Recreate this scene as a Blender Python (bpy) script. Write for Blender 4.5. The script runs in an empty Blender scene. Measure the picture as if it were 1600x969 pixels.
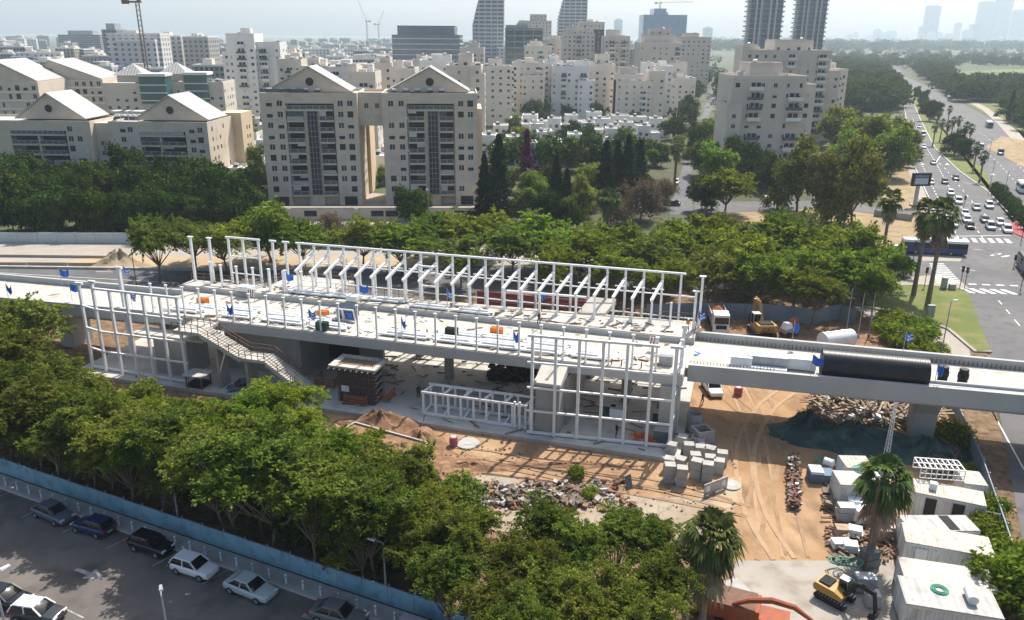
import bpy, math, random
import numpy as np
from mathutils import Vector, Matrix
R = math.radians
rnd = random.Random(7)
sc = bpy.context.scene
col = sc.collection

# ------------------------------------------------------------------ camera
CAM_H, FOC, IW, IH = 43.0, 1250.0, 1600, 969
PITCH, ROLL = R(19.1), R(0.4)
camd = bpy.data.cameras.new('camera'); cam = bpy.data.objects.new('camera', camd); col.objects.link(cam)
camd.sensor_width = 36; camd.lens = FOC / IW * 36; camd.clip_end = 20000; camd.clip_start = 0.5
_c, _s = math.cos(ROLL), math.sin(ROLL)
_Rt = Vector((1, 0, 0)); _Up = Vector((0, math.sin(PITCH), math.cos(PITCH))); _Fw = Vector((0, math.cos(PITCH), -math.sin(PITCH)))
_rx = _c * _Rt + _s * _Up; _uy = -_s * _Rt + _c * _Up; _bk = -_Fw
M = Matrix.Identity(4)
for i in range(3):
    M[i][0] = _rx[i]; M[i][1] = _uy[i]; M[i][2] = _bk[i]
M[2][3] = CAM_H
cam.matrix_world = M
sc.camera = cam

# ------------------------------------------------------------------ sky, sun, exposure
SUN_EL, SUN_AZ = R(53), R(59)          # azimuth measured from +X towards +Y
w = bpy.data.worlds.new("World"); sc.world = w; w.use_nodes = True
nt = w.node_tree; bg = nt.nodes['Background']
sky = nt.nodes.new('ShaderNodeTexSky'); sky.sky_type = 'NISHITA'; sky.sun_disc = False
sky.sun_elevation = SUN_EL; sky.sun_rotation = math.pi / 2 - SUN_AZ
sky.air_density = 1.3; sky.dust_density = 3.5; sky.ozone_density = 2.0; sky.altitude = 40
nt.links.new(sky.outputs[0], bg.inputs[0]); bg.inputs[1].default_value = 0.125
sund = bpy.data.lights.new('sun', 'SUN'); sund.energy = 5.0; sund.angle = R(0.6); sund.color = (1, 0.95, 0.86)
sun = bpy.data.objects.new('sun', sund); col.objects.link(sun)
sdir = Vector((math.cos(SUN_EL) * math.cos(SUN_AZ), math.cos(SUN_EL) * math.sin(SUN_AZ), math.sin(SUN_EL)))
sun.rotation_euler = sdir.to_track_quat('Z', 'Y').to_euler()
sun.location = (60, 100, 160)
sc.view_settings.view_transform = 'Standard'; sc.view_settings.look = 'None'
sc.view_settings.gamma = 1; sc.view_settings.exposure = 0.5; sc.view_settings.use_curve_mapping = False
sc.cycles.max_bounces = 6; sc.cycles.diffuse_bounces = 3; sc.cycles.glossy_bounces = 2; sc.cycles.transmission_bounces = 3
sc.cycles.volume_bounces = 1; sc.cycles.transparent_max_bounces = 6

# ------------------------------------------------------------------ surveying helpers: photo bearing -> place on level z
def ray(u, v):
    x = (u - IW / 2) / FOC; y = -(v - IH / 2) / FOC
    return x * _rx + y * _uy + _Fw
def P(u, v, z=0.0):
    r = ray(u, v); t = (z - CAM_H) / r.z
    return Vector((r.x * t, r.y * t, z))
def Zat(u, v, Y):
    r = ray(u, v); t = Y / r.y
    return Vector((r.x * t, Y, CAM_H + r.z * t))

# ------------------------------------------------------------------ object helpers
def tag(o, label=None, cat=None, group=None, kind=None):
    if label: o['label'] = label
    if cat: o['category'] = cat
    if group: o['group'] = group
    if kind: o['kind'] = kind
    return o
def thing(name, label, cat, loc=(0, 0, 0), rz=0, group=None):
    o = bpy.data.objects.new(name, None); col.objects.link(o)
    o.location = loc; o.rotation_euler = (0, 0, rz); o.empty_display_size = 0.3
    return tag(o, label, cat, group)
def link(name, me, parent=None, loc=None, scale=None, rz=None):
    o = bpy.data.objects.new(name, me); col.objects.link(o)
    if parent: o.parent = parent
    if loc is not None: o.location = loc
    if scale is not None: o.scale = scale
    if rz is not None: o.rotation_euler = (0, 0, rz)
    return o
def copy_tree(src, loc=None, rz=None, label=None, group=None, scale=None):
    def rec(o, par):
        c = o.copy(); col.objects.link(c); c.parent = par
        for ch in o.children: rec(ch, c)
        return c
    c = rec(src, None)
    if loc is not None: c.location = loc
    if rz is not None: c.rotation_euler = (0, 0, rz)
    if label: c['label'] = label
    if group: c['group'] = group
    if scale: c.scale = (scale,) * 3 if not hasattr(scale, '__len__') else scale
    return c

class MB:
    def __init__(s): s.v = []; s.f = []; s.m = []
    def add(s, vs, fs, mi=0):
        b = len(s.v); s.v += [tuple(p) for p in vs]
        s.f += [tuple(i + b for i in f) for f in fs]; s.m += [mi] * len(fs); return s
    def hexa(s, p, mi=0):       # 4 bottom ccw, 4 top ccw
        return s.add(p, [(3, 2, 1, 0), (4, 5, 6, 7), (0, 1, 5, 4), (1, 2, 6, 5), (2, 3, 7, 6), (3, 0, 4, 7)], mi)
    def b2(s, x0, x1, y0, y1, z0, z1, mi=0):
        return s.hexa([(x0, y0, z0), (x1, y0, z0), (x1, y1, z0), (x0, y1, z0), (x0, y0, z1), (x1, y0, z1), (x1, y1, z1), (x0, y1, z1)], mi)
    def box(s, c, d, rz=0, mi=0):
        a, b, h = d[0] / 2, d[1] / 2, d[2] / 2; C, S = math.cos(rz), math.sin(rz)
        return s.hexa([(c[0] + x * C - y * S, c[1] + x * S + y * C, c[2] + z) for z in (-h, h) for x, y in ((-a, -b), (a, -b), (a, b), (-a, b))], mi)
    def bar(s, p, q, w, h=None, mi=0):
        p, q = Vector(p), Vector(q); h = h or w; d = (q - p).normalized()
        up = Vector((0, 0, 1)) if abs(d.z) < 0.95 else Vector((0, 1, 0))
        x = d.cross(up).normalized() * w / 2; y = x.cross(d).normalized() * h / 2
        return s.hexa([p - x - y, p + x - y, p + x + y, p - x + y, q - x - y, q + x - y, q + x + y, q - x + y], mi)
    def tube(s, pts, rs, n=8, mi=0, cap=True):
        pts = [Vector(p) for p in pts]
        if not hasattr(rs, '__len__'): rs = [rs] * len(pts)
        vs = []
        for i, p in enumerate(pts):
            d = (pts[min(i + 1, len(pts) - 1)] - pts[max(i - 1, 0)]).normalized()
            up = Vector((0, 0, 1)) if abs(d.z) < 0.9 else Vector((1, 0, 0))
            x = d.cross(up).normalized(); y = x.cross(d).normalized()
            for k in range(n):
                a = 2 * math.pi * k / n
                vs.append(p + (x * math.cos(a) + y * math.sin(a)) * rs[i])
        fs = [(i * n + k, i * n + (k + 1) % n, (i + 1) * n + (k + 1) % n, (i + 1) * n + k) for i in range(len(pts) - 1) for k in range(n)]
        if cap: fs += [tuple(range(n)), tuple(range((len(pts) - 1) * n, len(pts) * n))]
        return s.add(vs, fs, mi)
    def prism(s, poly, z0, z1, mi=0, mtop=None):
        n = len(poly); vs = [(p[0], p[1], z0) for p in poly] + [(p[0], p[1], z1) for p in poly]
        s.add(vs, [tuple(range(n - 1, -1, -1))] + [(i, (i + 1) % n, n + (i + 1) % n, n + i) for i in range(n)], mi)
        return s.add([(p[0], p[1], z1) for p in poly], [tuple(range(n))], mi if mtop is None else mtop)
    def extr(s, prof, y0, y1, mi=0):   # profile in x,z extruded along y
        n = len(prof); vs = [(p[0], y0, p[1]) for p in prof] + [(p[0], y1, p[1]) for p in prof]
        return s.add(vs, [tuple(range(n)), tuple(range(2 * n - 1, n - 1, -1))] + [(i, n + i, n + (i + 1) % n, (i + 1) % n) for i in range(n)], mi)
    def mesh(s, name, mats, smooth=False):
        me = bpy.data.meshes.new(name); me.from_pydata(s.v, [], s.f)
        if not isinstance(mats, (list, tuple)): mats = [mats]
        for m in mats: me.materials.append(m)
        if len(mats) > 1: me.polygons.foreach_set('material_index', s.m)
        if smooth: me.polygons.foreach_set('use_smooth', [True] * len(s.f))
        me.update(); return me
    def build(s, name, mats, parent=None, smooth=False, loc=None, kind=None):
        o = link(name, s.mesh(name, mats, smooth), parent, loc)
        if kind: o['kind'] = kind
        return o

# ------------------------------------------------------------------ materials
def pm(name, c1, c2=None, scale=0.3, rough=0.8, bump=0.0, c3=None, scale3=3.0, metal=0.0, spec=0.3, stretch=None, objcoord=False, bscale=None, hue=0.0):
    m = bpy.data.materials.new(name); m.use_nodes = True; t = m.node_tree; N = t.nodes; L = t.links
    b = N['Principled BSDF']; b.inputs['Roughness'].default_value = rough; b.inputs['Metallic'].default_value = metal
    b.inputs['Specular IOR Level'].default_value = spec
    if objcoord:
        tc = N.new('ShaderNodeTexCoord'); src = tc.outputs['Object']
    else:
        g = N.new('ShaderNodeNewGeometry'); src = g.outputs['Position']
    if stretch:
        mp = N.new('ShaderNodeMapping'); mp.inputs['Scale'].default_value = stretch; L.new(src, mp.inputs[0]); src = mp.outputs[0]
    outc = None
    if c2 is None: c2 = tuple(x * 0.85 for x in c1)
    n1 = N.new('ShaderNodeTexNoise'); n1.inputs['Scale'].default_value = scale; n1.inputs['Detail'].default_value = 6; n1.inputs['Roughness'].default_value = 0.62
    L.new(src, n1.inputs['Vector'])
    rp = N.new('ShaderNodeValToRGB'); rp.color_ramp.elements[0].position = 0.35; rp.color_ramp.elements[1].position = 0.68
    rp.color_ramp.elements[0].color = (*c1, 1); rp.color_ramp.elements[1].color = (*c2, 1)
    L.new(n1.outputs[0], rp.inputs[0]); outc = rp.outputs[0]
    if c3 is not None:
        n2 = N.new('ShaderNodeTexNoise'); n2.inputs['Scale'].default_value = scale3; n2.inputs['Detail'].default_value = 5
        L.new(src, n2.inputs['Vector'])
        r2 = N.new('ShaderNodeValToRGB'); r2.color_ramp.elements[0].position = 0.5; r2.color_ramp.elements[1].position = 0.72
        L.new(n2.outputs[0], r2.inputs[0])
        mx = N.new('ShaderNodeMixRGB'); L.new(r2.outputs[0], mx.inputs[0]); L.new(outc, mx.inputs[1]); mx.inputs[2].default_value = (*c3, 1); outc = mx.outputs[0]
    if hue:
        oi = N.new('ShaderNodeObjectInfo'); hs = N.new('ShaderNodeHueSaturation')
        mr = N.new('ShaderNodeMapRange'); mr.inputs[3].default_value = 1 - hue; mr.inputs[4].default_value = 1 + hue
        L.new(oi.outputs['Random'], mr.inputs[0]); L.new(mr.outputs[0], hs.inputs['Value']); L.new(outc, hs.inputs['Color']); outc = hs.outputs[0]
    L.new(outc, b.inputs['Base Color'])
    if bump:
        bp = N.new('ShaderNodeBump'); bp.inputs['Strength'].default_value = bump; bp.inputs['Distance'].default_value = 0.1
        n3 = N.new('ShaderNodeTexNoise'); n3.inputs['Scale'].default_value = bscale or scale * 6; n3.inputs['Detail'].default_value = 6
        L.new(src, n3.inputs['Vector']); L.new(n3.outputs[0], bp.inputs['Height']); L.new(bp.outputs[0], b.inputs['Normal'])
    return m
def corr(name, c1, c2, axis, period, depth=0.04, rough=0.55):     # corrugated sheet, ribs along object axis
    m = pm(name, c1, c2, 0.6, rough, objcoord=True, c3=tuple(x * 0.72 for x in c1), scale3=1.4); t = m.node_tree; N = t.nodes; L = t.links
    tc = N.new('ShaderNodeTexCoord'); sx = N.new('ShaderNodeSeparateXYZ'); L.new(tc.outputs['Object'], sx.inputs[0])
    mu = N.new('ShaderNodeMath'); mu.operation = 'MULTIPLY'; mu.inputs[1].default_value = 2 * math.pi / period; L.new(sx.outputs[axis], mu.inputs[0])
    si = N.new('ShaderNodeMath'); si.operation = 'SINE'; L.new(mu.outputs[0], si.inputs[0])
    bp = N.new('ShaderNodeBump'); bp.inputs['Distance'].default_value = depth; bp.inputs['Strength'].default_value = 0.9
    L.new(si.outputs[0], bp.inputs['Height']); L.new(bp.outputs[0], N['Principled BSDF'].inputs['Normal']); return m
def leafmat(name, ca, cb, trans=0.35, rv=0.22, cc=None):
    m = bpy.data.materials.new(name); m.use_nodes = True; t = m.node_tree; N = t.nodes; L = t.links
    for n in list(N): N.remove(n)
    out = N.new('ShaderNodeOutputMaterial'); df = N.new('ShaderNodeBsdfDiffuse'); tr = N.new('ShaderNodeBsdfTranslucent'); mx = N.new('ShaderNodeMixShader')
    g = N.new('ShaderNodeNewGeometry'); n1 = N.new('ShaderNodeTexNoise'); n1.inputs['Scale'].default_value = 0.55; n1.inputs['Detail'].default_value = 4
    L.new(g.outputs['Position'], n1.inputs['Vector'])
    ad = N.new('ShaderNodeMath'); ad.operation = 'ADD'; L.new(n1.outputs[0], ad.inputs[0])
    mm = N.new('ShaderNodeMath'); mm.operation = 'MULTIPLY_ADD'; mm.inputs[1].default_value = 0.5; mm.inputs[2].default_value = -0.25
    L.new(g.outputs['Random Per Island'], mm.inputs[0]); L.new(mm.outputs[0], ad.inputs[1])
    rp = N.new('ShaderNodeValToRGB'); e = rp.color_ramp.elements; e[0].position = 0.3; e[1].position = 0.72; e[0].color = (*ca, 1); e[1].color = (*cb, 1)
    if cc is not None:
        x = e.new(0.86); x.color = (*cc, 1)
    L.new(ad.outputs[0], rp.inputs[0])
    oi = N.new('ShaderNodeObjectInfo'); hs = N.new('ShaderNodeHueSaturation')
    mr = N.new('ShaderNodeMapRange'); mr.inputs[3].default_value = 1 - rv; mr.inputs[4].default_value = 1 + rv
    L.new(oi.outputs['Random'], mr.inputs[0]); L.new(mr.outputs[0], hs.inputs['Value'])
    m2 = N.new('ShaderNodeMath'); m2.operation = 'MULTIPLY_ADD'; m2.inputs[1].default_value = 0.05; m2.inputs[2].default_value = 0.472
    fr = N.new('ShaderNodeMath'); fr.operation = 'FRACT'; m3 = N.new('ShaderNodeMath'); m3.operation = 'MULTIPLY'; m3.inputs[1].default_value = 7.31
    L.new(oi.outputs['Random'], m3.inputs[0]); L.new(m3.outputs[0], fr.inputs[0]); L.new(fr.outputs[0], m2.inputs[0]); L.new(m2.outputs[0], hs.inputs['Hue'])
    L.new(rp.outputs[0], hs.inputs['Color']); L.new(hs.outputs[0], df.inputs[0]); L.new(hs.outputs[0], tr.inputs[0])
    mx.inputs[0].default_value = trans; L.new(df.outputs[0], mx.inputs[1]); L.new(tr.outputs[0], mx.inputs[2]); L.new(mx.outputs[0], out.inputs[0])
    return m
def facade_mat(name, wall, glass, px=3.6, pz=3.1, fx=0.5, fz=0.5, wall2=None):   # storeys of windows for far blocks
    m = pm(name, wall, wall2, 0.05, 0.75, hue=0.12); t = m.node_tree; N = t.nodes; L = t.links; b = N['Principled BSDF']
    src = b.inputs['Base Color'].links[0].from_socket
    tc = N.new('ShaderNodeTexCoord'); g = N.new('ShaderNodeNewGeometry'); s1 = N.new('ShaderNodeSeparateXYZ'); s2 = N.new('ShaderNodeSeparateXYZ')
    L.new(tc.outputs['Object'], s1.inputs[0]); L.new(tc.outputs['Normal'], s2.inputs[0])
    def mt(op, a, bb=None):
        n = N.new('ShaderNodeMath'); n.operation = op
        for i, x in enumerate((a, bb)):
            if x is None: continue
            if isinstance(x, (int, float)): n.inputs[i].default_value = x
            else: L.new(x, n.inputs[i])
        return n.outputs[0]
    ax, ay, az = mt('ABSOLUTE', s2.outputs[0]), mt('ABSOLUTE', s2.outputs[1]), mt('ABSOLUTE', s2.outputs[2])
    u = mt('ADD', mt('MULTIPLY', s1.outputs[0], mt('GREATER_THAN', ay, 0.5)), mt('MULTIPLY', s1.outputs[1], mt('GREATER_THAN', ax, 0.5)))
    wu = mt('LESS_THAN', mt('FRACT', mt('ADD', mt('DIVIDE', u, px), 0.27)), fx); wz = mt('LESS_THAN', mt('FRACT', mt('ADD', mt('DIVIDE', s1.outputs[2], pz), -0.3)), fz)
    k = mt('MULTIPLY', mt('MULTIPLY', wu, wz), mt('LESS_THAN', az, 0.5))
    mx = N.new('ShaderNodeMixRGB'); L.new(k, mx.inputs[0]); L.new(src, mx.inputs[1]); mx.inputs[2].default_value = (*glass, 1); L.new(mx.outputs[0], b.inputs['Base Color'])
    rg = N.new('ShaderNodeMapRange'); rg.inputs[3].default_value = 0.75; rg.inputs[4].default_value = 0.25; L.new(k, rg.inputs[0]); L.new(rg.outputs[0], b.inputs['Roughness'])
    return m

K = {}
K['ground'] = pm('ground_far', (0.06, 0.08, 0.035), (0.13, 0.12, 0.075), 0.02, 0.95, c3=(0.04, 0.06, 0.025), scale3=0.05)
K['dirt'] = pm('dirt', (0.285, 0.165, 0.080), (0.405, 0.265, 0.150), 0.16, 0.95, 0.7, c3=(0.185, 0.112, 0.065), scale3=0.33, stretch=(1.0, .55, 1.0), bscale=3.0)
K['dirt2'] = pm('dirt_pale', (0.36, 0.295, 0.225), (0.28, 0.215, 0.15), 0.2, 0.95, 0.5, c3=(0.21, 0.16, 0.115), scale3=1.2, bscale=4)
K['dirt_dark'] = pm('soil_dark', (0.16, 0.085, 0.045), (0.25, 0.14, 0.08), 0.7, 0.95, 0.8, c3=(0.32, 0.2, 0.12), scale3=1.5)
K['drygrass'] = pm('dry_grass', (0.25, 0.18, 0.10), (0.36, 0.26, 0.15), 0.12, 0.95, 0.3, c3=(0.15, 0.13, 0.05), scale3=0.4)
K['litter'] = pm('leaf_litter', (0.13, 0.08, 0.045), (0.24, 0.155, 0.09), 0.5, 0.95, 0.5, c3=(0.06, 0.045, 0.025), scale3=1.3)
K['sand'] = pm('sand', (0.40, 0.32, 0.20), (0.36, 0.26, 0.165), 0.3, 0.95, 0.3)
K['asphalt'] = pm('asphalt', (0.095, 0.093, 0.095), (0.135, 0.13, 0.128), 0.08, 0.85, 0.1, c3=(0.08, 0.078, 0.08), scale3=0.5)
K['asphalt_lot'] = pm('asphalt_worn', (0.118, 0.104, 0.094), (0.175, 0.153, 0.135), 0.16, 0.9, 0.1, c3=(0.085, 0.073, 0.066), scale3=0.35)
K['pave'] = pm('paving', (0.30, 0.265, 0.225), (0.36, 0.32, 0.27), 0.3, 0.9, 0.1)
K['pave_red'] = pm('paving_red', (0.36, 0.07, 0.07), (0.28, 0.06, 0.06), 0.6, 0.9)
K['kerb'] = pm('kerb', (0.45, 0.43, 0.40), (0.55, 0.53, 0.5), 0.8, 0.9)
K['lawn'] = pm('lawn', (0.095, 0.125, 0.026), (0.15, 0.165, 0.04), 0.12, 0.95, 0.4, c3=(0.20, 0.17, 0.075), scale3=0.25, bscale=5)
K['paint_worn'] = pm('worn_paint', (0.42, 0.41, 0.39), (0.2, 0.19, 0.18), 2.0, 0.8)
K['paint'] = pm('road_paint', (0.78, 0.78, 0.76), (0.6, 0.6, 0.58), 1.2, 0.7)
K['conc'] = pm('concrete', (0.42, 0.40, 0.37), (0.34, 0.325, 0.30), 0.35, 0.85, 0.1, c3=(0.29, 0.28, 0.26), scale3=0.9)
K['conc_deck'] = pm('concrete_deck', (0.50, 0.47, 0.415), (0.44, 0.41, 0.36), 0.25, 0.85, 0.08, c3=(0.36, 0.33, 0.28), scale3=0.6)
K['conc_floor'] = pm('concrete_floor', (0.50, 0.48, 0.44), (0.42, 0.405, 0.375), 0.2, 0.85, 0.05, c3=(0.37, 0.34, 0.29), scale3=0.6)
K['yard'] = pm('yard_concrete', (0.36, 0.325, 0.28), (0.29, 0.26, 0.22), 0.25, 0.9, 0.1, c3=(0.24, 0.2, 0.16), scale3=0.5)
K['conc_beam'] = pm('concrete_beam', (0.36, 0.36, 0.35), (0.43, 0.425, 0.41), 0.3, 0.8, 0.05, stretch=(1, 1, 0.3))
K['conc_wall'] = pm('concrete_wall', (0.37, 0.355, 0.33), (0.30, 0.29, 0.27), 0.5, 0.85, 0.1, stretch=(1, 1, 0.35))
K['steel'] = pm('white_steel', (0.80, 0.80, 0.79), (0.74, 0.74, 0.73), 0.6, 0.4, spec=0.5)
K['galv'] = pm('grey_steel', (0.42, 0.43, 0.44), (0.34, 0.35, 0.36), 1, 0.45, metal=0.3)
K['rust'] = pm('rusty_steel', (0.13, 0.075, 0.05), (0.2, 0.11, 0.075), 3, 0.85)
K['pole'] = pm('pole_grey', (0.33, 0.34, 0.35), None, 1, 0.5)
K['dark'] = pm('dark_void', (0.02, 0.021, 0.023), (0.03, 0.03, 0.03), 1, 0.6)
K['glass'] = pm('window_glass', (0.018, 0.022, 0.026), (0.042, 0.048, 0.054), 0.35, 0.15, spec=0.25)
K['glass_b'] = pm('blue_glass', (0.20, 0.31, 0.42), (0.25, 0.37, 0.48), 0.1, 0.12, spec=0.7)
K['glass_t'] = pm('teal_glass', (0.04, 0.105, 0.11), (0.06, 0.14, 0.14), 0.1, 0.12, spec=0.7)
K['rail_glass'] = pm('railing_glass', (0.07, 0.095, 0.105), (0.12, 0.15, 0.165), 0.3, 0.25, spec=0.25)
K['shutter'] = pm('roller_shutter', (0.52, 0.51, 0.49), (0.44, 0.43, 0.42), 0.4, 0.6)
K['wframe'] = pm('window_frame', (0.6, 0.59, 0.57), None, 1, 0.5)
K['beige'] = pm('beige_stone', (0.62, 0.53, 0.425), (0.565, 0.48, 0.385), 0.12, 0.85, 0.05, c3=(0.51, 0.435, 0.35), scale3=0.35)
K['beige2'] = pm('sand_stone', (0.60, 0.48, 0.33), (0.54, 0.43, 0.30), 0.12, 0.85)  # yellower copy of the beige stone, sunlit tone put into the colour
K['cream'] = pm('cream_plaster', (0.69, 0.615, 0.525), (0.63, 0.555, 0.47), 0.1, 0.85, hue=0.09)
K['pinkish'] = pm('pinkish_stone', (0.61, 0.535, 0.46), (0.55, 0.48, 0.41), 0.1, 0.85, hue=0.08)
K['white'] = pm('white_plaster', (0.74, 0.72, 0.69), (0.67, 0.65, 0.62), 0.15, 0.85, hue=0.06)
K['roof'] = pm('flat_roof', (0.56, 0.53, 0.48), (0.46, 0.43, 0.39), 0.2, 0.9)
K['roof_white'] = corr('white_sheet_roof', (0.40, 0.39, 0.375), (0.34, 0.33, 0.31), 0, 1.2, 0.06)
K['tankw'] = pm('water_heater_white', (0.75, 0.75, 0.74), None, 1, 0.4)
K['panel'] = pm('solar_panel', (0.03, 0.04, 0.07), None, 1, 0.2)
K['bark'] = pm('bark', (0.12, 0.085, 0.06), (0.20, 0.15, 0.11), 2, 0.95, 0.4)
K['palmbark'] = pm('palm_bark', (0.17, 0.125, 0.09), (0.25, 0.19, 0.145), 2, 0.95, 0.4)
K['blue'] = pm('flag_blue', (0.03, 0.12, 0.50), (0.05, 0.19, 0.62), 1.5, 0.8)
K['flagw'] = pm('flag_white', (0.75, 0.77, 0.8), None, 1.5, 0.8)
K['bluefence'] = pm('blue_fence', (0.20, 0.36, 0.46), (0.25, 0.42, 0.52), 0.4, 0.6, c3=(0.14, 0.24, 0.31), scale3=1.1)
K['hoard'] = pm('hoarding', (0.14, 0.18, 0.22), (0.20, 0.24, 0.28), 0.3, 0.6)
K['hoardw'] = pm('hoarding_pale', (0.42, 0.47, 0.49), (0.50, 0.54, 0.56), 0.3, 0.6)
K['orange'] = pm('orange_mesh', (0.75, 0.20, 0.03), (0.6, 0.16, 0.03), 1, 0.7)
K['redor'] = pm('red_orange_paint', (0.36, 0.085, 0.03), (0.26, 0.065, 0.03), 1.2, 0.7, c3=(0.16, 0.075, 0.05), scale3=2)
K['yellow'] = pm('machine_yellow', (0.40, 0.24, 0.05), (0.33, 0.20, 0.05), 1.5, 0.5)
K['rubber'] = pm('rubber', (0.02, 0.02, 0.02), (0.035, 0.033, 0.03), 2, 0.9)
K['blackpipe'] = corr('black_corrugated_pipe', (0.016, 0.017, 0.020), (0.024, 0.025, 0.028), 0, 0.25, 0.007, 0.36)
K['net'] = pm('green_netting', (0.022, 0.055, 0.048), (0.045, 0.088, 0.078), 0.5, 0.95, 0.9, c3=(0.085, 0.14, 0.125), scale3=0.7)
K['green_hose'] = pm('green_hose', (0.08, 0.33, 0.23), None, 2, 0.7)
K['wood'] = pm('timber', (0.33, 0.26, 0.185), (0.22, 0.16, 0.11), 1.5, 0.9, hue=0.35)
K['ply'] = pm('plywood_dark', (0.15, 0.10, 0.065), (0.22, 0.15, 0.1), 1, 0.85)
K['cabin'] = pm('cabin_white_sheet', (0.66, 0.66, 0.65), (0.55, 0.55, 0.54), 0.8, 0.55, stretch=(1, 1, .25), c3=(0.46, 0.43, 0.39), scale3=1.6)
K['cabin_roof'] = corr('cabin_roof_sheet', (0.47, 0.42, 0.35), (0.52, 0.49, 0.43), 0, 0.5)
K['rubble'] = pm('rubble', (0.29, 0.235, 0.18), (0.17, 0.135, 0.105), 0.9, 0.95, 0.5, hue=0.3)
K['plank_white'] = pm('wrapped_white', (0.78, 0.80, 0.80), (0.66, 0.71, 0.72), 0.8, 0.45)
K['pink'] = pm('pink_drum', (0.42, 0.14, 0.15), None, 2, 0.7)
K['skin'] = pm('skin', (0.35, 0.2, 0.13), None, 2, 0.7)
K['navy'] = pm('navy_cloth', (0.03, 0.04, 0.07), None, 2, 0.9)
K['hivis'] = pm('vest_orange', (0.7, 0.22, 0.03), None, 2, 0.8)
K['leaf_street'] = leafmat('leaf_street', (0.095, 0.150, 0.016), (0.240, 0.315, 0.034), 0.52, 0.22, (0.33, 0.385, 0.06))
K['leaf_fore'] = leafmat('leaf_fore', (0.080, 0.115, 0.018), (0.205, 0.250, 0.040), 0.5, 0.28, (0.31, 0.335, 0.08))
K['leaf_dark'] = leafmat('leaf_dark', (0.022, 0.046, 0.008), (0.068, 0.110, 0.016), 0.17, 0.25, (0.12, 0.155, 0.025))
K['leaf_conif'] = leafmat('leaf_conifer', (0.014, 0.026, 0.014), (0.030, 0.050, 0.024), 0.15, 0.2)
K['leaf_olive'] = leafmat('leaf_olive', (0.075, 0.098, 0.016), (0.20, 0.215, 0.035), 0.4, 0.15, (0.33, 0.30, 0.06))
K['leaf_brown'] = leafmat('leaf_brown', (0.11, 0.085, 0.05), (0.19, 0.15, 0.09), 0.3, 0.1)
K['leaf_purple'] = leafmat('leaf_purple', (0.10, 0.02, 0.07), (0.22, 0.045, 0.15), 0.3, 0.1)
K['leaf_palm'] = leafmat('leaf_palm', (0.055, 0.085, 0.025), (0.135, 0.17, 0.055), 0.35, 0.15)
K['leaf_dead'] = leafmat('leaf_dead', (0.22, 0.155, 0.10), (0.38, 0.285, 0.19), 0.25, 0.15)
K['leaf_far'] = leafmat('leaf_far', (0.032, 0.065, 0.014), (0.075, 0.115, 0.024), 0.3, 0.2)
# ================================================================== ground, roads
def sheet(name, pts, z, m, kind='structure'):
    b = MB(); b.add([(p[0], p[1], z) for p in pts], [tuple(range(len(pts)))])
    me = b.mesh(name, m)
    import bmesh
    bm = bmesh.new(); bm.from_mesh(me); bmesh.ops.triangulate(bm, faces=bm.faces[:])
    for f in bm.faces:
        if f.normal.z < 0: f.normal_flip()
    bm.to_mesh(me); bm.free()
    o = link(name, me); o['kind'] = kind; return o
def slab(name, pts, z0, z1, m, mt=None):
    b = MB(); b.prism([(p[0], p[1]) for p in pts], z0, z1); o = b.build(name, m); o['kind'] = 'structure'; return o
def px(*uv, z=0.0): return [P(u, v, z) for u, v in uv]

K['garden'] = pm('garden_soil', (0.05, 0.06, 0.025), (0.09, 0.085, 0.045), .2, .95, .3)
sheet('ground', [(-7000, -300), (7000, -300), (7000, 9000), (-7000, 9000)], 0, K['ground'])
# wide local grounds
sheet('litter_ground', [(-130, 66 + 28), (-60, 76), (-3, 50), (8, 46), (40, 46), (62, 95), (70, 135), (-130, 140)], 0.02, K['litter'])
sheet('site_ground', px((500, 640), (640, 640), (820, 690), (1040, 705), (1080, 590), (1300, 590), (1500, 640), (1590, 960), (1640, 1080), (1180, 1080), (1150, 880), (1000, 775), (690, 775), (560, 700)), 0.045, K['dirt'])
sheet('rear_site_ground', px((1085, 540), (1085, 480), (1360, 490), (1560, 560), (1560, 600), (1085, 600)), 0.04, K['dirt_dark'])
sheet('left_site_ground', px((100, 600), (140, 560), (300, 590), (340, 620), (330, 650), (150, 650)), 0.05, K['dirt_dark'])
sheet('gravel_strip', px((690, 790), (720, 742), (800, 745), (960, 772), (1090, 780), (1150, 760), (1140, 830), (1050, 850), (760, 830)), 0.06, K['dirt2'])
sheet('yard_concrete', px((1150, 877), (1400, 877), (1400, 1080), (1110, 1080), (1140, 920)), 0.065, K['yard'])
sheet('yard_patch', px((1125, 750), (1158, 745), (1160, 790), (1110, 800)), 0.07, K['sand'])
# parking road bottom left
sheet('parking_road', [P(-60, 722), P(0, 748), P(690, 985), (0, 40, 0), (0, 10, 0), (-130, 10, 0), (-130, 85, 0)], 0.03, K['asphalt_lot'])
FA, FB = P(0, 738), P(690, 973)
fdir = (FB - FA).normalized(); fn = Vector((-fdir.y, fdir.x, 0))
A0 = FA - fdir * 60; B0 = FB + fdir * 22
slab('sidewalk', [A0 - fn * 0.3, B0 - fn * 0.3, B0 - fn * 1.9, A0 - fn * 1.9], 0, 0.14, K['conc'])
slab('kerb_strip', [A0 - fn * 1.905, B0 - fn * 1.905, B0 - fn * 2.1, A0 - fn * 2.1], 0, 0.145, K['kerb'])
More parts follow.
